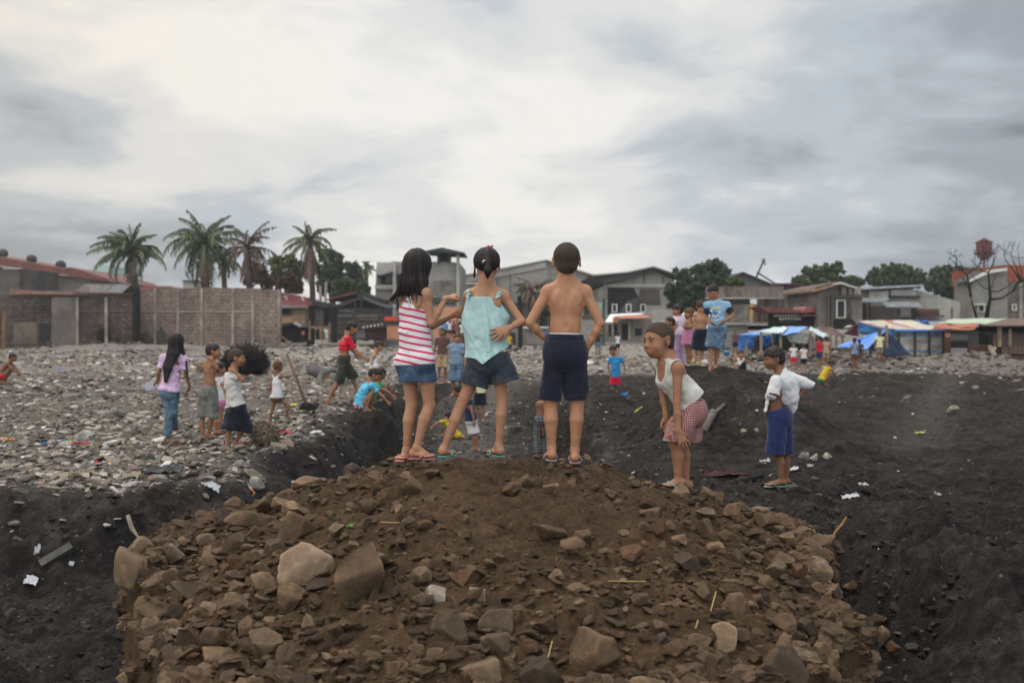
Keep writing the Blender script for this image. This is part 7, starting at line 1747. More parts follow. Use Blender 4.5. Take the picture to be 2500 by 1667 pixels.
simple((533, 1068), 14.5, 1.18, -40, SK2, 'small girl with a ponytail in white shirt half hidden between two boys', vox=.012, look=(1, .3, 0),
    joints=c5(head=(880, 540), neck=(870, 640), shL=(830, 660), shR=(910, 665), chest=(870, 720), waist=(872, 810), pelvis=(875, 870), anL=(840, 1225), anR=(880, 1225), knL=(860, 1060), knR=(890, 1060),
        toL=(880, 1250), toR=(920, 1245), hiL=(850, 900), hiR=(900, 900), elL=(825, 740), wrL=(840, 800), haL=(850, 840), elR=(930, 740), wrR=(930, 800), haR=(930, 840)),
    wear=[('tee', WHITE, dict(sleeve=.4)), ('shorts', cloth('pink_shorts', (.6, .22, .38)), dict(length=.4, w=.07))], hair_=('thick', HB2), ff=(SOLED, SOLED))
simple((563, 1105), 12.4, 1.28, -65, SK2, 'boy in white T-shirt and baggy navy shorts with an elbow raised beside his neck', vox=.008, look=(1, .1, -.05), head_s=1.12,
    joints=c5(head=(1070, 420), neck=(1045, 540), shL=(975, 620, .08), shR=(1050, 625, -.08), chest=(1010, 700), waist=(1030, 840), pelvis=(1065, 930),
        elR=(1135, 660, -.14), wrR=(1040, 560, -.14), haR=(975, 545, -.12), elL=(925, 720, .12), wrL=(940, 800, .14), haL=(960, 850, .12),
        hiL=(1040, 960, .05), hiR=(1090, 960, -.05), knL=(990, 1190, -.02), knR=(1150, 1180, .05), anL=(958, 1400, -.05), anR=(1060, 1345, .08), toL=(1055, 1435, -.05), toR=(1165, 1385, .08)),
    wear=[('tee', WHITED, dict(sleeve=.55, flare=.02, wr=.008, infl=.016)), ('shorts', NAVY, dict(length=1.1, w=.115, wtop=.09, wr=.008))], hair_=('short', HBZ), ff=(SOLEB, SOLEP))
simple((684, 1030), 16.6, 1.05, -60, SK3, 'toddler in oversized white tank top gripping a long wooden shovel handle', vox=.010, look=(.8, .6, 0), head_s=1.12,
    joints=c5(head=(1522, 510), neck=(1505, 590), shL=(1460, 620, .05), shR=(1545, 625, -.05), chest=(1505, 690), waist=(1510, 780), pelvis=(1510, 850),
        elR=(1615, 620, -.03), wrR=(1685, 612, -.03), haR=(1712, 612, -.03), elL=(1435, 720), wrL=(1440, 790), haL=(1445, 830),
        hiL=(1485, 860), hiR=(1545, 860), knL=(1455, 990), knR=(1625, 950), anL=(1430, 1110), anR=(1620, 1075), toL=(1460, 1128), toR=(1655, 1088)),
    wear=[('tank', WHITE, dict(flare=.03)), ('shorts', cloth('dark_brown_shorts', (.10, .055, .04)), dict(length=.3, w=.06))], hair_=('short', HBR))
# ---- middle group
simple((812, 984), 17.8, 1.47, -62, SK2, 'boy in red T-shirt and camouflage shorts striding over the rubble', vox=.010, look=(.95, .2, -.3),
    joints=c6(head=(698, 138), neck=(645, 205), shL=(625, 250, .09), shR=(655, 255, -.10), chest=(618, 300), waist=(615, 400), pelvis=(612, 450),
        elR=(735, 375, -.12), wrR=(822, 445, -.12), haR=(858, 470, -.12), elL=(680, 350, .12), wrL=(740, 420, .14), haL=(770, 450, .14),
        hiL=(600, 480, .06), hiR=(625, 480, -.06), knR=(562, 690, -.05), knL=(705, 650, .05), anR=(440, 900, -.05), anL=(745, 790, .1), toR=(520, 945, -.05), toL=(800, 820, .12)),
    wear=[('tee', RED, dict(sleeve=.8, flare=.03, hem=P(700+620/4.356, 770+368/4.356, 17.8)-P(812, 984, 17.8), wr=.012, sleeve_w=.055)), ('shorts', CAMO, dict(length=1.1, w=.085, wtop=.08))], ff=(SOLEL, SOLEL))
simple((918, 965), 19.5, 1.10, -60, SK1, 'young boy in white tank top looking down behind the crouching boys', vox=.012, look=(.85, .2, -.45), head_s=1.15,
    joints=c6(head=(985, 325), neck=(950, 395), shL=(935, 425, .06), shR=(930, 430, -.08), chest=(935, 480), waist=(935, 560), pelvis=(935, 610), elR=(905, 510, -.08), wrR=(945, 560, -.08), haR=(965, 580, -.08)),
    wear=[('tank', WHITE, {}), ('shorts', NAVY, dict(length=.8))], hair_=('short', HBZ))
sqj = c6(head=(935, 632), neck=(880, 695), shL=(860, 735, .08), shR=(905, 745, -.09), chest=(830, 790), waist=(770, 880), pelvis=(770, 940), hiL=(790, 955, .06), hiR=(800, 960, -.06),
        knR=(925, 800, -.08), knL=(930, 790, .08), anR=(845, 985, -.08), anL=(895, 965, .08), toR=(915, 1020, -.08), toL=(945, 990, .08),
        elR=(1010, 850, -.12), wrR=(1068, 915, -.12), haR=(1095, 950, -.12), elL=(1060, 800, .1), wrL=(1120, 850, .1), haL=(1158, 890, .1))
simple((895, 1002), 16.3, 1.25, -80, SK2, 'boy in blue T-shirt and plaid shorts squatting on the bank with arms reaching down', vox=.009, joints=sqj, look=(.9, 0, -.4), head_s=1.1,
    wear=[('tee', BLUE, dict(sleeve=.6, flare=.02, wr=.010)), ('shorts', PLR, dict(length=.75, w=.085, top=None))], ff=(SOLEL, SOLEL))
simple((915, 985), 17.0, 1.20, -70, SK3, 'dark haired child in green top crouching behind the boy in blue', vox=.012, look=(.8, .5, -.4),
    joints=c6(head=(1010, 618), neck=(975, 690), shL=(990, 740, .08), shR=(960, 745, -.06), chest=(950, 790), waist=(900, 850), pelvis=(880, 910), hiL=(890, 920), hiR=(880, 920), knL=(990, 820), knR=(960, 830),
        anL=(940, 890), anR=(930, 890), toL=(990, 915), toR=(985, 920), elL=(1040, 800), wrL=(1070, 770), haL=(1080, 740), elR=(1020, 810), wrR=(1060, 790), haR=(1075, 760)),
    wear=[('tee', cloth('green_jersey', (.05, .30, .10)), {}), ('shorts', NAVY, dict(length=.8))])
SQ = dict(pelvis=(0, -.07, .15), waist=(0, -.04, .25), chest=(0, .05, .35), neck=(0, .12, .44), head=(0, .18, .52), hiL=(-.055, -.05, .14), hiR=(.055, -.05, .14),
    knL=(-.085, .15, .30), knR=(.085, .15, .30), anL=(-.07, -.01, .05), anR=(.07, -.01, .05), toL=(-.08, .11, .012), toR=(.08, .11, .012), shL=(-.09, .10, .41), shR=(.09, .10, .41),
    elL=(-.12, .20, .30), elR=(.12, .20, .30), wrL=(-.07, .27, .22), wrR=(.07, .27, .22), haL=(-.05, .30, .14), haR=(.05, .30, .14))
simple((8, 938), 26, 1.35, -80, SK3, 'squatting child in red at the left edge of the rubble field', vox=.014, local=SQ, wear=[('shorts', RED, dict(length=.8))], look=(1, 0, -.2), hs=1.1)
# ---- figures down in the trench and beyond
ST = {}
simple((1115, 968), 24.3, 1.55, 165, SK2, 'heavy set person in slate blue shirt and long denim shorts beyond the trench', cat='adult', vox=.014, fat=1.25, look=(.2, -1, 0), head_s=.9,
    joints=c6(head=(1812, 250), haR=(1828, 490, -.1), wrR=(1845, 470, -.1), elR=(1885, 420, -.0)), wear=[('tee', SLATE, dict(sleeve=.7)), ('shorts', DENL, dict(length=1.15, w=.10))])
simple((1080, 935), 27, 1.5, 170, SK3, 'person in brown patterned shirt partly hidden behind the striped top', cat='adult', vox=.016, wear=[('tee', BROWNC, {}), ('shorts', BEIGE, dict(length=1))], head_s=.9)
simple((1122, 1068), 19.0, 1.10, 90, SK1, 'crouching child in yellow shirt and shorts digging in the trench', vox=.011, look=(-.6, .5, -.5),
    joints=c6(head=(1715, 1075), neck=(1735, 1110), shL=(1660, 1130, -.1), shR=(1760, 1140, .1), chest=(1740, 1180), waist=(1770, 1230), pelvis=(1790, 1265), elL=(1600, 1140, -.12), wrL=(1555, 1180, -.12), haL=(1540, 1205, -.12),
        hiL=(1800, 1275), hiR=(1800, 1270, .05), knL=(1880, 1290, -.08), knR=(1700, 1290, .1), anL=(1810, 1300, 0), anR=(1700, 1310, .1), toL=(1760, 1305), toR=(1670, 1315, .1), elR=(1700, 1220, .12), wrR=(1670, 1270, .12), haR=(1650, 1290, .12)),
    wear=[('tee', YEL, dict(sleeve=.6)), ('shorts', YEL, dict(length=.7))])
simple((1158, 1103), 17.2, 1.22, 30, SK2, 'child in navy top and white shorts leaning over in the trench', vox=.011, look=(-.6, .7, -.5),
    joints=c6(head=(1815, 800), neck=(1870, 870), shL=(1890, 905, .1), shR=(1945, 920, -.1), chest=(1925, 970), waist=(1960, 1050), pelvis=(1960, 1110), hiL=(1940, 1120), hiR=(1975, 1120), elR=(1975, 1040, -.15), wrR=(1995, 1130, -.15), haR=(1998, 1170, -.15),
        elL=(1880, 1000, .1), wrL=(1860, 1080, .1), haL=(1850, 1120, .1), knL=(1985, 1260), knR=(2005, 1260), anL=(1990, 1400), anR=(2018, 1400), toL=(1960, 1425), toR=(1995, 1428)),
    wear=[('tee', cloth('navy_jersey', (.022, .028, .06)), dict(sleeve=.25)), ('shorts', WHITE, dict(length=.95, w=.10))])
simple((1172, 1030), 21.5, 1.22, 175, SK2, 'child in cream sleeveless shirt and navy shorts standing in the trench', vox=.012,
    joints=c6(head=(2008, 790), neck=(2010, 835)), wear=[('tee', CREAM, dict(sleeve=.2)), ('shorts', NAVY, dict(length=.9))])
simple((1322, 1118), 15.8, 1.18, 20, SK3, 'shirtless child in grey plaid trousers half hidden behind the shirtless boy', vox=.012,
    joints=JX(1040, 840, 5.06, head=(1440, 690, .1), neck=(1440, 760), shL=(1395, 800), shR=(1460, 800), elL=(1425, 980, -.05), wrL=(1442, 1080, -.05), haL=(1445, 1130, -.05)), wear=[('shorts', PLD, dict(length=1.9, w=.065, wtop=.075))])
simple((860, 1470), 8.3, 1.15, 10, SK3, 'child standing deep in the trench so only reddish black hair shows', vox=.010, hair_=('thick', hairmat('hair_reddish', (.030, .012, .012), .5, (50, 50, 50))),
    wear=[('tee', BROWNC, {}), ('shorts', NAVY, {})], head_s=1.05)
# ---- right group on the black mound
simple((1497, 960), 19.0, .98, 168, SK2, 'toddler in bright blue T-shirt and red shorts looking down', vox=.010, head_s=1.18, look=(-.35, -1, -.5),
    joints=c8(head=(128, 490), neck=(142, 528), chest=(148, 575), waist=(150, 625), pelvis=(150, 668), shL=(186, 548), shR=(112, 548), elL=(212, 600), wrL=(207, 640), haL=(204, 655), elR=(95, 605), wrR=(112, 645), haR=(120, 660), anL=(150, 770), anR=(122, 775), toL=(155, 785, -.1), toR=(128, 790, -.1), hiL=(165, 690), hiR=(130, 690), knL=(158, 730), knR=(126, 732)),
    wear=[('tee', TEAL, dict(sleeve=.6, flare=.015)), ('shorts', RED, dict(length=.85, w=.085))], ff=(WHITE, RED))
simple((1632, 953), 16.4, 1.2, 70, SK3, 'child in dark red shirt mostly hidden behind the bending boy', vox=.012, joints=c3(head=(215, 680), neck=(240, 750)), wear=[('tee', cloth('crimson_jersey', (.28, .01, .03)), {}), ('shorts', NAVY, dict(length=.8))], look=(-1, -.3, 0))
simple((1658, 900), 17.2, 1.22, 55, SK2, 'child in pale pink shirt and lilac trousers looking left', vox=.010, head_s=1.1, look=(-1, -.3, -.15),
    joints=c3(head=(335, 490), neck=(350, 575), shL=(300, 610), shR=(430, 610), chest=(360, 670), waist=(365, 770), pelvis=(368, 850), elR=(445, 740), wrR=(400, 850, -.1), haR=(350, 870, -.1)),
    wear=[('tee', cloth('pale_pink_jersey', (.62, .50, .60)), dict(sleeve=.85, flare=.02)), ('shorts', LAV, dict(length=1.9, w=.062))], hair_=('thick', HB2))
simple((1681, 892), 16.8, 1.12, 80, SK2, 'girl in pink strapless dress with a dark bob', vox=.010, head_s=1.1, look=(-1, -.2, -.1),
    joints=c3(head=(515, 540), neck=(520, 620), shL=(480, 680, -.05), shR=(565, 660, .05), chest=(510, 740), waist=(505, 830), pelvis=(505, 900), elL=(560, 740, -.1), wrL=(500, 740, -.14), haL=(480, 735, -.14), elR=(600, 780, .05), wrR=(570, 740, 0), haR=(540, 740, 0),
        anL=(490, 1260), anR=(530, 1255), knL=(490, 1130), knR=(540, 1130), hiL=(485, 950), hiR=(535, 950), toL=(470, 1290), toR=(505, 1290)),
    wear=[('skirt', ROSE, dict(hem=P(1600+500/6.272, 680+1010/6.272, 16.8)-P(1681, 892, 16.8), top=P(1600+510/6.272, 680+735/6.272, 16.8)-P(1681, 892, 16.8), w=.14, wtop=.075, name='dress', wr=.010))], hair_=('thick', HBR))
simple((1706, 893), 16.0, 1.25, 165, SK1, 'shirtless boy in dark navy shorts beside the taller boy on the mound', vox=.009, head_s=1.08, look=(.1, -1, -.45),
    joints=c3(head=(705, 440), neck=(705, 520), shL=(770, 560), shR=(612, 560), chest=(695, 630), waist=(695, 740), pelvis=(695, 810), elL=(800, 680), wrL=(830, 700, -.1), haL=(850, 700, -.1), elR=(598, 690), wrR=(600, 770), haR=(600, 820),
        hiR=(650, 860), hiL=(740, 860), knR=(630, 1080), knL=(720, 1080), anR=(605, 1230), anL=(680, 1260), toR=(570, 1280, -.15), toL=(670, 1320, -.15)),
    wear=[('shorts', NAVY, dict(length=1.05, w=.095, wtop=.085))], ff=(SOLEL, SOLEL), hair_=('thick', HBZ))
def boy_blue_tee():
    D = 14.9
    p = Person((1742, 915), D, 1.38, 168, vox=.0085, look=(-.45, -.8, -.5), head_s=1.02, joints=c3(
        head=(885, 210), neck=(925, 330), shL=(1090, 400, .03), shR=(800, 400, -.02), chest=(940, 490), waist=(950, 640), pelvis=(950, 730), elL=(1190, 560), wrL=(1060, 650, -.12), haL=(1010, 700, -.14),
        elR=(790, 590), wrR=(850, 670, -.12), haR=(890, 700, -.14), hiR=(890, 780), hiL=(1010, 780), knR=(860, 1020), knL=(960, 1020), anR=(840, 1370, -.05), anL=(915, 1340, .05), toR=(825, 1460, -.15), toL=(930, 1400, -.08)))
    p.build(SK2, 'tall boy in light blue T-shirt with dark sleeves and long denim shorts on the mound', 'child')
    p.tee(DENL if 0 else cloth('pale_blue_jersey', (.24, .40, .54), .1), sleeve=.62, flare=.02, wr=.007, infl=.015)
    G = Field(np.minimum(p.J['elL'], p.J['elR']) - .12, np.maximum(p.J['shL'], p.J['shR']) + .12, .007)
    for e in 'LR':
        a, b = p.J['sh'+e], p.J['el'+e]; G.cone(a + (b-a)*.28, a + (b-a)*.70, .054, .060, k=.001, cap=.01)
    p.part('sleeves', G, cloth('dark_navy_jersey', (.02, .024, .045)))
    # printed patch on the chest: letters arc and colour splashes
    m = MB(); cy = lambda x, y, dy: P(1600+x/6.272, 680+y/6.272, D+dy)
    def patch(name, mt, pts):
        mm = MB()
        for (x, y, r1, r2) in pts:
            n_ = 8; ring = [cy(x + r1*math.cos(t*2*math.pi/n_), y + r2*math.sin(t*2*math.pi/n_), -.114) for t in range(n_)]
            mm.prism(ring, (0, .012, 0))
        mm.build(name, mt, p.obj)
    patch('shirt_print', grimy('print_yellow', (.75, .6, .1), 9, .1, 0, .8, 0), [(870+i*22, 460-6*math.sin(i*.6), 9, 13) for i in range(6)])
    patch('shirt_print', grimy('print_blue', (.05, .10, .5), 9, .1, 0, .8, 0), [(905, 520, 24, 16), (935, 535, 16, 14)])
    patch('shirt_print', grimy('print_white', (.8, .8, .82), 9, .1, 0, .8, 0), [(860, 500, 12, 14), (985, 520, 14, 12), (920, 580, 18, 14), (960, 560, 12, 12), (880, 570, 10, 10)])
    p.shorts(DENL, length=1.12, w=.088, wtop=.085, wr=.006)
    p.hair('short', HB2, vox=.006); p.flipflops(SOLEP, SOLEP)
boy_blue_tee()
simple((1809, 950), 22.5, 1.1, 180, SK2, 'small child in white tank top seen from the waist up behind the mound', vox=.011, joints=c3(head=(1308, 1165), neck=(1305, 1220), shL=(1360, 1250), shR=(1250, 1250), chest=(1305, 1300), elL=(1420, 1270), wrL=(1465, 1300), haL=(1480, 1330)), wear=[('tank', WHITE, {}), ('shorts', NAVY, {})])
sqr = dict(SQ)
simple((2012, 942), 27, 1.15, -75, SK3, 'child in yellow and green shirt squatting on the black soil', vox=.012, local=sqr, look=(.8, -.2, -.6), wear=[('tee', YEL, dict(sleeve=.3)), ('shorts', cloth('green_cloth', (.03, .2, .08)), dict(length=.6))])
# ---- far figures before the tents
FAR = 'people standing before the tarpaulin tents'
far = [((1937, 908), 35, 1.02, 175, SK2, 'girl in white top and red shorts before the tents', WHITE, RED), ((1962, 912), 35.5, 1.05, 10, SK1, 'girl in white top and black shorts before the tents', WHITE, SOLED),
       ((2000, 900), 38, 1.25, 30, SK3, 'person in red top and blue shorts near the tents', RED, NAVYB), ((2016, 900), 38.5, 1.25, 0, SK2, 'person in beige clothes by the tent poles', BEIGE, BEIGE),
       ((2086, 905), 37, 1.22, 5, SK3, 'person in blue grey vest facing the blue tent', SLATE, BROWNC), ((2098, 898), 40, 1.15, -20, SK3, 'person in dark clothes bending by the blue tent', SOLED, BROWNC),
       ((2147, 890), 40, 1.35, 175, SK3, 'person in pale yellow shirt under the blue tent edge', CREAM, GREYS), ((1242, 872), 44, 1.1, 170, SK2, 'child in yellow top carrying something blue on the pale rubble', YEL, NAVYB),
       ((1460, 872), 42, 1.2, -20, SK3, 'person in black top and light jeans walking on the pale rubble', SOLED, DENL), ((1508, 868), 41, .95, 30, SK3, 'child in white top behind the blue shirted toddler', WHITE, NAVY),
       ((1087, 830), 66, 1.3, 180, SK3, 'person sitting before the orange wall in blue', SLATE, NAVY), ((1098, 830), 66, 1.3, 170, SK3, 'person before the orange wall in a white top', WHITE, NAVY), ((1108, 832), 65, 1.3, 190, SK3, 'person before the orange wall in brown', BROWNC, NAVY),
       ((1130, 845), 58, 1.5, 190, SK3, 'person in red and white standing under the concrete building', WHITE, BROWNC), ((1795, 868), 47, 1.2, 190, SK3, 'person seated inside the blue tarpaulin shelter', BROWNC, NAVY),
       ((1745, 848), 50, 1.2, 190, SK3, 'figure in purple by the far concrete wall', cloth('purple_cloth', (.12, .05, .25)), NAVY)]
for (ruv, D, H, yw, sk_, lab, m1, m2) in far:
    simple(ruv, D, H, yw, sk_, lab, vox=.017, wear=[('tee', m1, dict(sleeve=.4, wr=0)), ('shorts', m2, dict(length=.7, wr=0))], cat='person', group=FAR, hair_=('short', HB2))
print('people done', round(time.time()-T0, 1))
# ================================================================ props and litter
def crumple(label, cat, name, u0, u1, v0, v1, mat, h=.03, seed=0, n=9, group=None, tilt=0.0):
    c = hit((u0+u1)/2, (v0+v1)/2); Y = c[1]; W = (u1-u0)/FPX*Y*(.7 if v0 > 1340 else 1); Hh = (v1-v0)/FPX*Y
    drop = max(.05, -c[2]); Ld = min(max(Hh*Y/drop*.6, W*.3), W*.55 + .02)
    U, V_ = np.meshgrid(np.linspace(-.5, .5, n), np.linspace(-.5, .5, n))
    rs_ = np.random.RandomState(seed)
    r_ = 1 - .35*np.abs(vnoise(U*5+seed, V_*5, None, seed))
    X = U*W*r_ + tilt*V_*Ld; Yy = V_*Ld*r_
    Z = h*(.5+.8*np.abs(fbm(U*3.5+seed*3, V_*3.5, None, 3, .7, seed))) + h*.5*rs_.rand(n, n)
    gx, gy = X + c[0], Yy + c[1]; z = terrain_z(gx.ravel(), gy.ravel()).reshape(n, n) + Z + .012
    v = np.stack([gx, gy, z], 2).reshape(-1, 3) - c
    I = np.arange(n*n).reshape(n, n); f = np.stack([I[:-1, :-1].ravel(), I[:-1, 1:].ravel(), I[1:, 1:].ravel(), I[1:, :-1].ravel()], 1)
    me = mesh_np(name, v, f, smooth=False, mats=[mat] if not isinstance(mat, list) else mat)
    if isinstance(mat, list): me.polygons.foreach_set('material_index', (np.arange(len(f)) % (n-1) < (n-1)//2).astype(np.int32))
    o = new_obj(name, me, None, c); tag(o, label, cat, group); md = o.modifiers.new('t', 'SOLIDIFY'); md.thickness = .004; return o
PW = grimy('white_plastic', (.48, .48, .50), 9, .1, .15, .5, .1); PR = grimy('red_wrapper', (.55, .04, .05), 9, .2, .2, .4, .1); PO = grimy('orange_wrapper', (.65, .25, .06), 9, .2, .2, .4, .1)
PY = grimy('yellow_wrapper', (.62, .55, .16), 9, .2, .2, .4, .1); PT = grimy('dirty_cream_sheet', (.34, .29, .22), 6, .25, .4); PD = grimy('dark_plastic', (.05, .05, .055), 6, .3, .3, .6); PB = grimy('blue_wrapper', (.06, .20, .45), 9, .2, .2, .5, .1); PM = grimy('maroon_rag', (.055, .022, .024), 6, .3, .4)
LIT = 'small pieces of litter on the ground'
for i, a in enumerate([
 ('red and white foil wrapper in front of the dark plastic sheet', 'wrapper', 'wrapper', 219, 242, 1130, 1146, [PR, PW], .03), ('orange and white wrapper right of the red and white one', 'wrapper', 'wrapper', 247, 274, 1131, 1143, [PO, PW], .025),
 ('crumpled bright red wrapper on the left rubble', 'wrapper', 'wrapper', 179, 217, 1084, 1101, PR, .04), ('red and white wrapper on the black trench bank', 'wrapper', 'wrapper', 605, 623, 1195, 1213, [PO, PW], .03),
 ('torn white plastic strip on the rim of the bank', 'plastic bag', 'plastic_scrap', 503, 539, 1190, 1206, PW, .03), ('white plastic scrap halfway down the trench bank', 'plastic bag', 'plastic_scrap', 712, 738, 1180, 1208, PW, .03),
 ('dirty cream sheet curling up near the trench edge', 'sheet', 'plastic_sheet', 130, 230, 1160, 1212, PT, .09), ('black plastic sheet lying under a white strip', 'sheet', 'plastic_sheet', 351, 452, 1150, 1168, PD, .05),
 ('white strip of board lying on the black plastic sheet', 'board', 'board', 357, 415, 1141, 1154, PW, .02), ('pile of torn tan netting left of the grey boulder', 'netting', 'netting', 296, 350, 1160, 1190, PT, .05),
 ('pale lump of cloth far left on the rubble', 'cloth', 'rag', 130, 155, 955, 979, PT, .16), ('red plastic piece beside the fibrous bundle', 'plastic', 'plastic_scrap', 682, 712, 1059, 1072, PR, .04),
 ('yellow plastic bag left of the shovel blade', 'plastic bag', 'plastic_bag', 708, 726, 988, 1006, PY, .05), ('bright white card lying in the black trench at lower left', 'card', 'card', 52, 100, 1412, 1437, PW, .015),
 ('small white scrap in the trench right of the white card', 'paper', 'paper_scrap', 166, 183, 1378, 1396, PW, .02), ('grey white scrap in the trench above the white card', 'paper', 'paper_scrap', 80, 101, 1350, 1374, PW, .03),
 ('yellow wrapper on the near slope of the black mound', 'wrapper', 'wrapper', 1548, 1568, 1000, 1011, PY, .02), ('white paper on the black soil left of the boy in royal blue shorts', 'paper', 'paper_scrap', 1855, 1880, 1129, 1141, PW, .03),
 ('thin white scrap right of the boy in royal blue shorts', 'paper', 'paper_scrap', 1926, 1951, 1148, 1154, PW, .015), ('small bright white scrap beyond the thin one right of the boy', 'paper', 'paper_scrap', 1971, 1985, 1139, 1149, PW, .02),
 ('long white plastic strip on the black plain', 'plastic', 'plastic_scrap', 2053, 2096, 1215, 1227, PW, .015), ('white plastic scrap just beyond the long strip', 'plastic', 'plastic_scrap', 2096, 2120, 1185, 1197, PW, .02),
 ('single white chip far right on the black plain', 'paper', 'paper_scrap', 2281, 2296, 1210, 1219, PW, .02), ('yellowish leaf on the far track at the right', 'wrapper', 'wrapper', 2235, 2256, 1056, 1066, PY, .02),
 ('maroon rag stretched on the soil between the two boys at the right', 'rag', 'rag', 1712, 1828, 1154, 1178, PM, .03), ('small blue bag on the near slope of the black mound', 'plastic bag', 'plastic_bag', 1516, 1534, 973, 984, PB, .06),
 ('blue wrapper on the far left rubble', 'wrapper', 'wrapper', 100, 116, 1085, 1098, PB, .03), ('orange plastic piece at the left picture edge', 'plastic', 'plastic_scrap', 0, 34, 1073, 1087, PO, .03),
 ('white rag on the rim beside the squatting boy', 'plastic', 'plastic_scrap', 984, 996, 982, 992, PW, .03), ('pale flat tin lid left of the long haired girl feet', 'lid', 'tin_lid', 345, 384, 1075, 1088, PW, .01),
 ('white paper at the bottom of the trench behind the mint girl', 'paper', 'paper_scrap', 1210, 1228, 1110, 1120, PW, .02)]):
    crumple(*a[:8], h=a[8], seed=i+3, group=LIT)
# chunks on both sides
for b_ in [
 (597,647,1165,1200,RGC,5,81,'rounded grey boulder on the rim left of the trench'), (508,552,1072,1094,RGC,0,82,'flat grey slab under the feet of the boy in grey shorts'), (650,702,1081,1111,RWH,-18,83,'pale elongated concrete block right of the boy in navy shorts'),
 (213,325,998,1018,RGC,2,84,'long flat grey slab in the middle of the left field'), (105,200,1148,1172,RGC,3,85,'grey rock beside the curled cream sheet'), (330,372,1000,1022,RWH,0,86,'pale chunk left of the long haired girl'),
 (265,315,1040,1062,RGC,0,87,'grey chunk in the left field level with the girl feet'), (440,490,1048,1085,RGC,10,88,'brown grey block between the girl and the shirtless boy'), (352,378,1107,1132,RBK,0,89,'round dark lump on the rubble before the girl'),
 (165,225,1050,1083,RGC,5,90,'half buried grey block left of the red wrapper'), (560,600,1120,1145,RGC,0,91,'grey chunk on the rim below the boy in navy shorts'), (580,640,1145,1170,RWH,-5,92,'flat pale stone at the rim of the bank'),
 (20,75,1190,1215,RBK,0,93,'dark chunk at the left end of the trench rim'), (300,350,955,975,RWH,0,94,'white chunk behind the long haired girl'), (420,440,1150,1165,RWH,0,95,'small white block right of the black plastic sheet'),
 (1916,1970,1180,1209,RBK,8,96,'brown black rock at the heel of the boy in royal blue shorts'), (1966,1983,1194,1209,RR,0,97,'small orange stone beside the brown black rock'), (1975,2001,1162,1180,RBK,0,98,'round dark lump behind the brown black rock'),
 (1850,1900,1237,1266,RBK,0,99,'black boulder on the bank below the boy in royal blue shorts'), (2310,2344,990,1015,RWH,0,100,'round pale boulder on the far black plain'), (1235,1278,1033,1070,RBK,0,101,'black rock on the trench floor between the mint girl legs and the boy'),
 (1785,1812,1015,1036,RBK,0,102,'grey brown stone on the black mound right of the log'), (1950,1975,1105,1127,RGC,0,103,'left stone of a small cluster behind the boy'), (1978,2000,1108,1126,RGC,0,104,'middle stone of the small cluster behind the boy'), (2005,2035,1105,1128,RWH,0,105,'right and palest stone of the small cluster behind the boy'),
 (1808,1826,1045,1062,RWH,0,106,'left white stone on the right flank of the black mound'), (1840,1856,1044,1060,RWH,0,107,'right white stone on the right flank of the black mound')]:
    place_rock(*b_, name='chunk', cat='stone', sub=3, depth=.7)
# logs, planks, sticks
def tubething(name, label, cat, pts, rad, mat, n=8, parts=None):
    c = V3(pts[0]); o = MB().tube(pts, rad, n).build(name, mat, origin=c, smooth=n > 6); tag(o, label, cat); return o
def g_(u, v, up=.03): p = hit(u, v); return p + V3(0, 0, up)
LOGM = grimy('weathered_log', (.17, .14, .12), 4, .35, .4, streak=3)
tubething('log', 'short weathered log lying on the near slope of the black mound', 'log', [g_(1716, 1062, .05), g_(1742, 1022, .09)], [.055, .05], LOGM, 10)
tubething('stick', 'thin stick lying beyond the short log', 'stick', [g_(1740, 1022, .05), g_(1768, 1002, .08)], .02, LOGM, 6)
tubething('log', 'charred black stick left of the boy in royal blue shorts', 'log', [g_(1800, 1188, .03), g_(1860, 1172, .04)], [.035, .03], BARKD, 8)
tubething('twig', 'bent orange brown twig poking up at the right rim of the heap', 'twig', [g_(2020, 1340, .0), P(2038, 1300, g_(2020, 1340)[1]), P(2052, 1283, g_(2020, 1340)[1]), P(2066, 1262, g_(2020, 1340)[1]+.1)], [.006, .006, .005, .003], grimy('orange_twig', (.32, .17, .07), 9, .2, .2), 6)
tubething('root', 'pale root hanging in the corner of the trench bank', 'root', [P(312, 1258, 9.0), P(322, 1290, 8.95), P(338, 1312, 8.9)], [.02, .022, .008], PT, 6)
tubething('plank', 'grey plank half buried in the lower left trench', 'plank', [g_(100, 1388, .03), g_(176, 1348, .05)], .05, grimy('grey_plank', (.10, .095, .085), 5, .3, .4), 4)
for i, (a, b_, l_) in enumerate((((1485, 1436), (1575, 1443), 'horizontal'), ((1348, 1585), (1336, 1640), 'upright'), ((1735, 1510), (1748, 1468), 'tilted'), ((930, 1290), (975, 1297), 'short'), ((1705, 1530), (1698, 1560), 'tiny'))):
    tubething('straw', '%s dry yellow straw on the dirt heap' % l_, 'straw', [g_(*a, .03), g_(*b_, .04)], .0028, grimy('straw', (.34, .25, .10), 9, .2, .1), 4)
lf = crumple('small bright green leaf on the upper left of the dirt heap', 'leaf', 'leaf', 845, 864, 1290, 1306, grimy('fresh_leaf', (.10, .22, .03), 20, .2, .1, .5), .012, 77, 5)
# shovel held by the toddler
top, bot = P(700, 864, 16.5), P(748, 990, 16.35)
r0 = empty('shovel', bot); tag(r0, 'shovel with long pale handle held upright by the toddler', 'shovel')
MB().tube([top, top*.5+bot*.5 + V3(.01, 0, 0), bot], [.023, .021, .022], 8).build('handle', WOODB, r0, smooth=True)
MB().prism([bot + V3(*p) for p in ((-.12, 0, -.06), (.13, 0, -.07), (.15, 0, .0), (.04, 0, .05), (-.08, 0, .04))], (0, .10, -.02)).build('blade', BLK, r0)
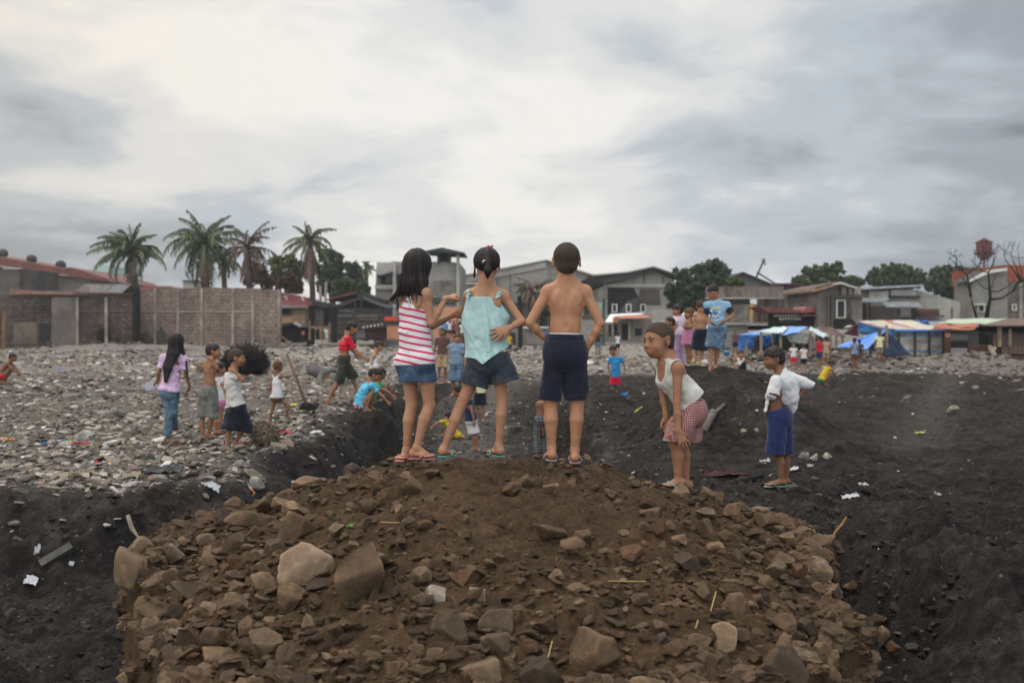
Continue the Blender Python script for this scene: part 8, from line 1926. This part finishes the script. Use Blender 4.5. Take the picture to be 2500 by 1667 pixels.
# paper held by the long haired girl
c = P(340+135/4.48, 780+725/4.48, 13.66)
pts = [P(340+x/4.48, 780+y/4.48, 13.66 + (.02 if x < 120 else 0)) for x, y in ((205, 700), (200, 740), (150, 765), (75, 778), (52, 715), (90, 685), (150, 680))]
o = MB().prism(pts, (0, .006, 0)).build('paper', grimy('lilac_paper', (.42, .40, .50), 9, .08, .1), origin=c); tag(o, 'crumpled lilac grey sheet of paper held by the long haired girl', 'paper')
# fibrous bundle, wire tangle, drum, tyre
def tangle(name, label, cat, uv, Y, W, Hh, n, rad, mat, core, seed):
    rs_ = np.random.RandomState(seed); c = P(*uv, Y); r0 = empty(name, c); tag(r0, label, cat)
    v, f = rock_geo(seed, 3, (W*.86, W*.62, Hh*.9), 4, .12); v[:, 2] += Hh*.45; new_obj('core', mesh_np('core', v, tris=f, mats=[core]), r0)
    V = []
    for i in range(n):
        d = unit(rs_.normal(size=3)*V3(1, 1, .9) + V3(0, 0, .3)); p = d*V3(W*.44, W*.34, Hh*.47)*rs_.uniform(.85, 1.06) + V3(0, 0, Hh*.45)
        t = unit(np.cross(d, rs_.normal(size=3))); l = W*rs_.uniform(.10, .28)
        for k in range(3):
            q_ = p + t*l/3 + d*rs_.uniform(-.03, .04)*W; s_ = unit(np.cross(t, d))*rad*rs_.uniform(.5, 1.3); V += [p-s_, p+s_, q_+s_, q_-s_]; p = q_; t = unit(t + rs_.normal(0, .35, 3))
    new_obj('strands', mesh_np('strands', np.array(V), np.arange(len(V)).reshape(-1, 4), smooth=False, mats=[mat]), r0); return r0
FIB = grimy('dry_fibre', (.20, .15, .115), 6, .4, .4)
g0 = hit(648, 1092); tangle('fibre_bundle', 'shaggy brown fibrous bundle on the rubble right of the boy in navy shorts', 'bundle', (648, 1092), g0[1], 72/FPX*g0[1], 60/FPX*g0[1], 900, .007, FIB, FIB, 3)
tangle('brush_heap', 'big black tangle of burnt wire and brush behind the boys', 'brush heap', (600, 920), 32.5, 1.55, 1.0, 2600, .012, grimy('burnt_wire', (.028, .022, .022), 5, .4, .2), BLK, 4)
d0 = hit(782, 925)[1]; r0 = empty('drum', P(780, 925, d0)); tag(r0, 'grey rusted drum lying on its side with an orange end', 'drum')
a_, b2 = P(758, 903, d0 + .2), P(796, 913, d0 - .15); MB().tube([a_, b2], .17*d0/31, 18).build('barrel', grimy('grey_drum', (.12, .11, .11), 4, .3, .4), r0, smooth=False); MB().tube([b2, b2 + unit(b2-a_)*.03], .155*d0/31, 18).build('end_cap', grimy('rust_orange', (.36, .17, .07), 4, .3, .3), r0)
t0 = hit(812, 940); r0 = empty('tyre', t0); tag(r0, 'worn tyre half buried with grey and yellow marks left of the striding boy', 'tyre')
m = MB(); n_ = 22; R0, r1 = .36, .10; vs = []; cc = t0 + V3(0, 0, .14)
for i in range(n_):
    a = 2*math.pi*i/n_
    for k in range(8): b3 = 2*math.pi*k/8; vs.append(cc + V3((R0+r1*math.cos(b3))*math.cos(a), r1*math.sin(b3) + .35*math.sin(a)*R0, (R0+r1*math.cos(b3))*math.sin(a)*.8))
m.add(vs, [(i*8+k, i*8+(k+1) % 8, ((i+1) % n_)*8+(k+1) % 8, ((i+1) % n_)*8+k) for i in range(n_) for k in range(8)]); m.build('tread', grimy('greyed_rubber', (.16, .155, .14), 5, .4, .5), r0, smooth=True)
for i, (u0, u1, v0, v1) in enumerate(((466, 482, 886, 903), (478, 496, 892, 912))): place_rock(u0, u1, v0, v1, RR, 20*i, 120+i, ('left', 'right')[i] + ' broken terracotta piece behind the shirtless boy elbow', 'broken terracotta pots', 'pot_shard', 'pot shard', 3)
d9 = hit(815, 905)[1]; tubething('roll', 'dark charred roll lying behind the striding boy', 'roll', [P(803, 912, d9), P(826, 895, d9)], .13, BLK, 12)
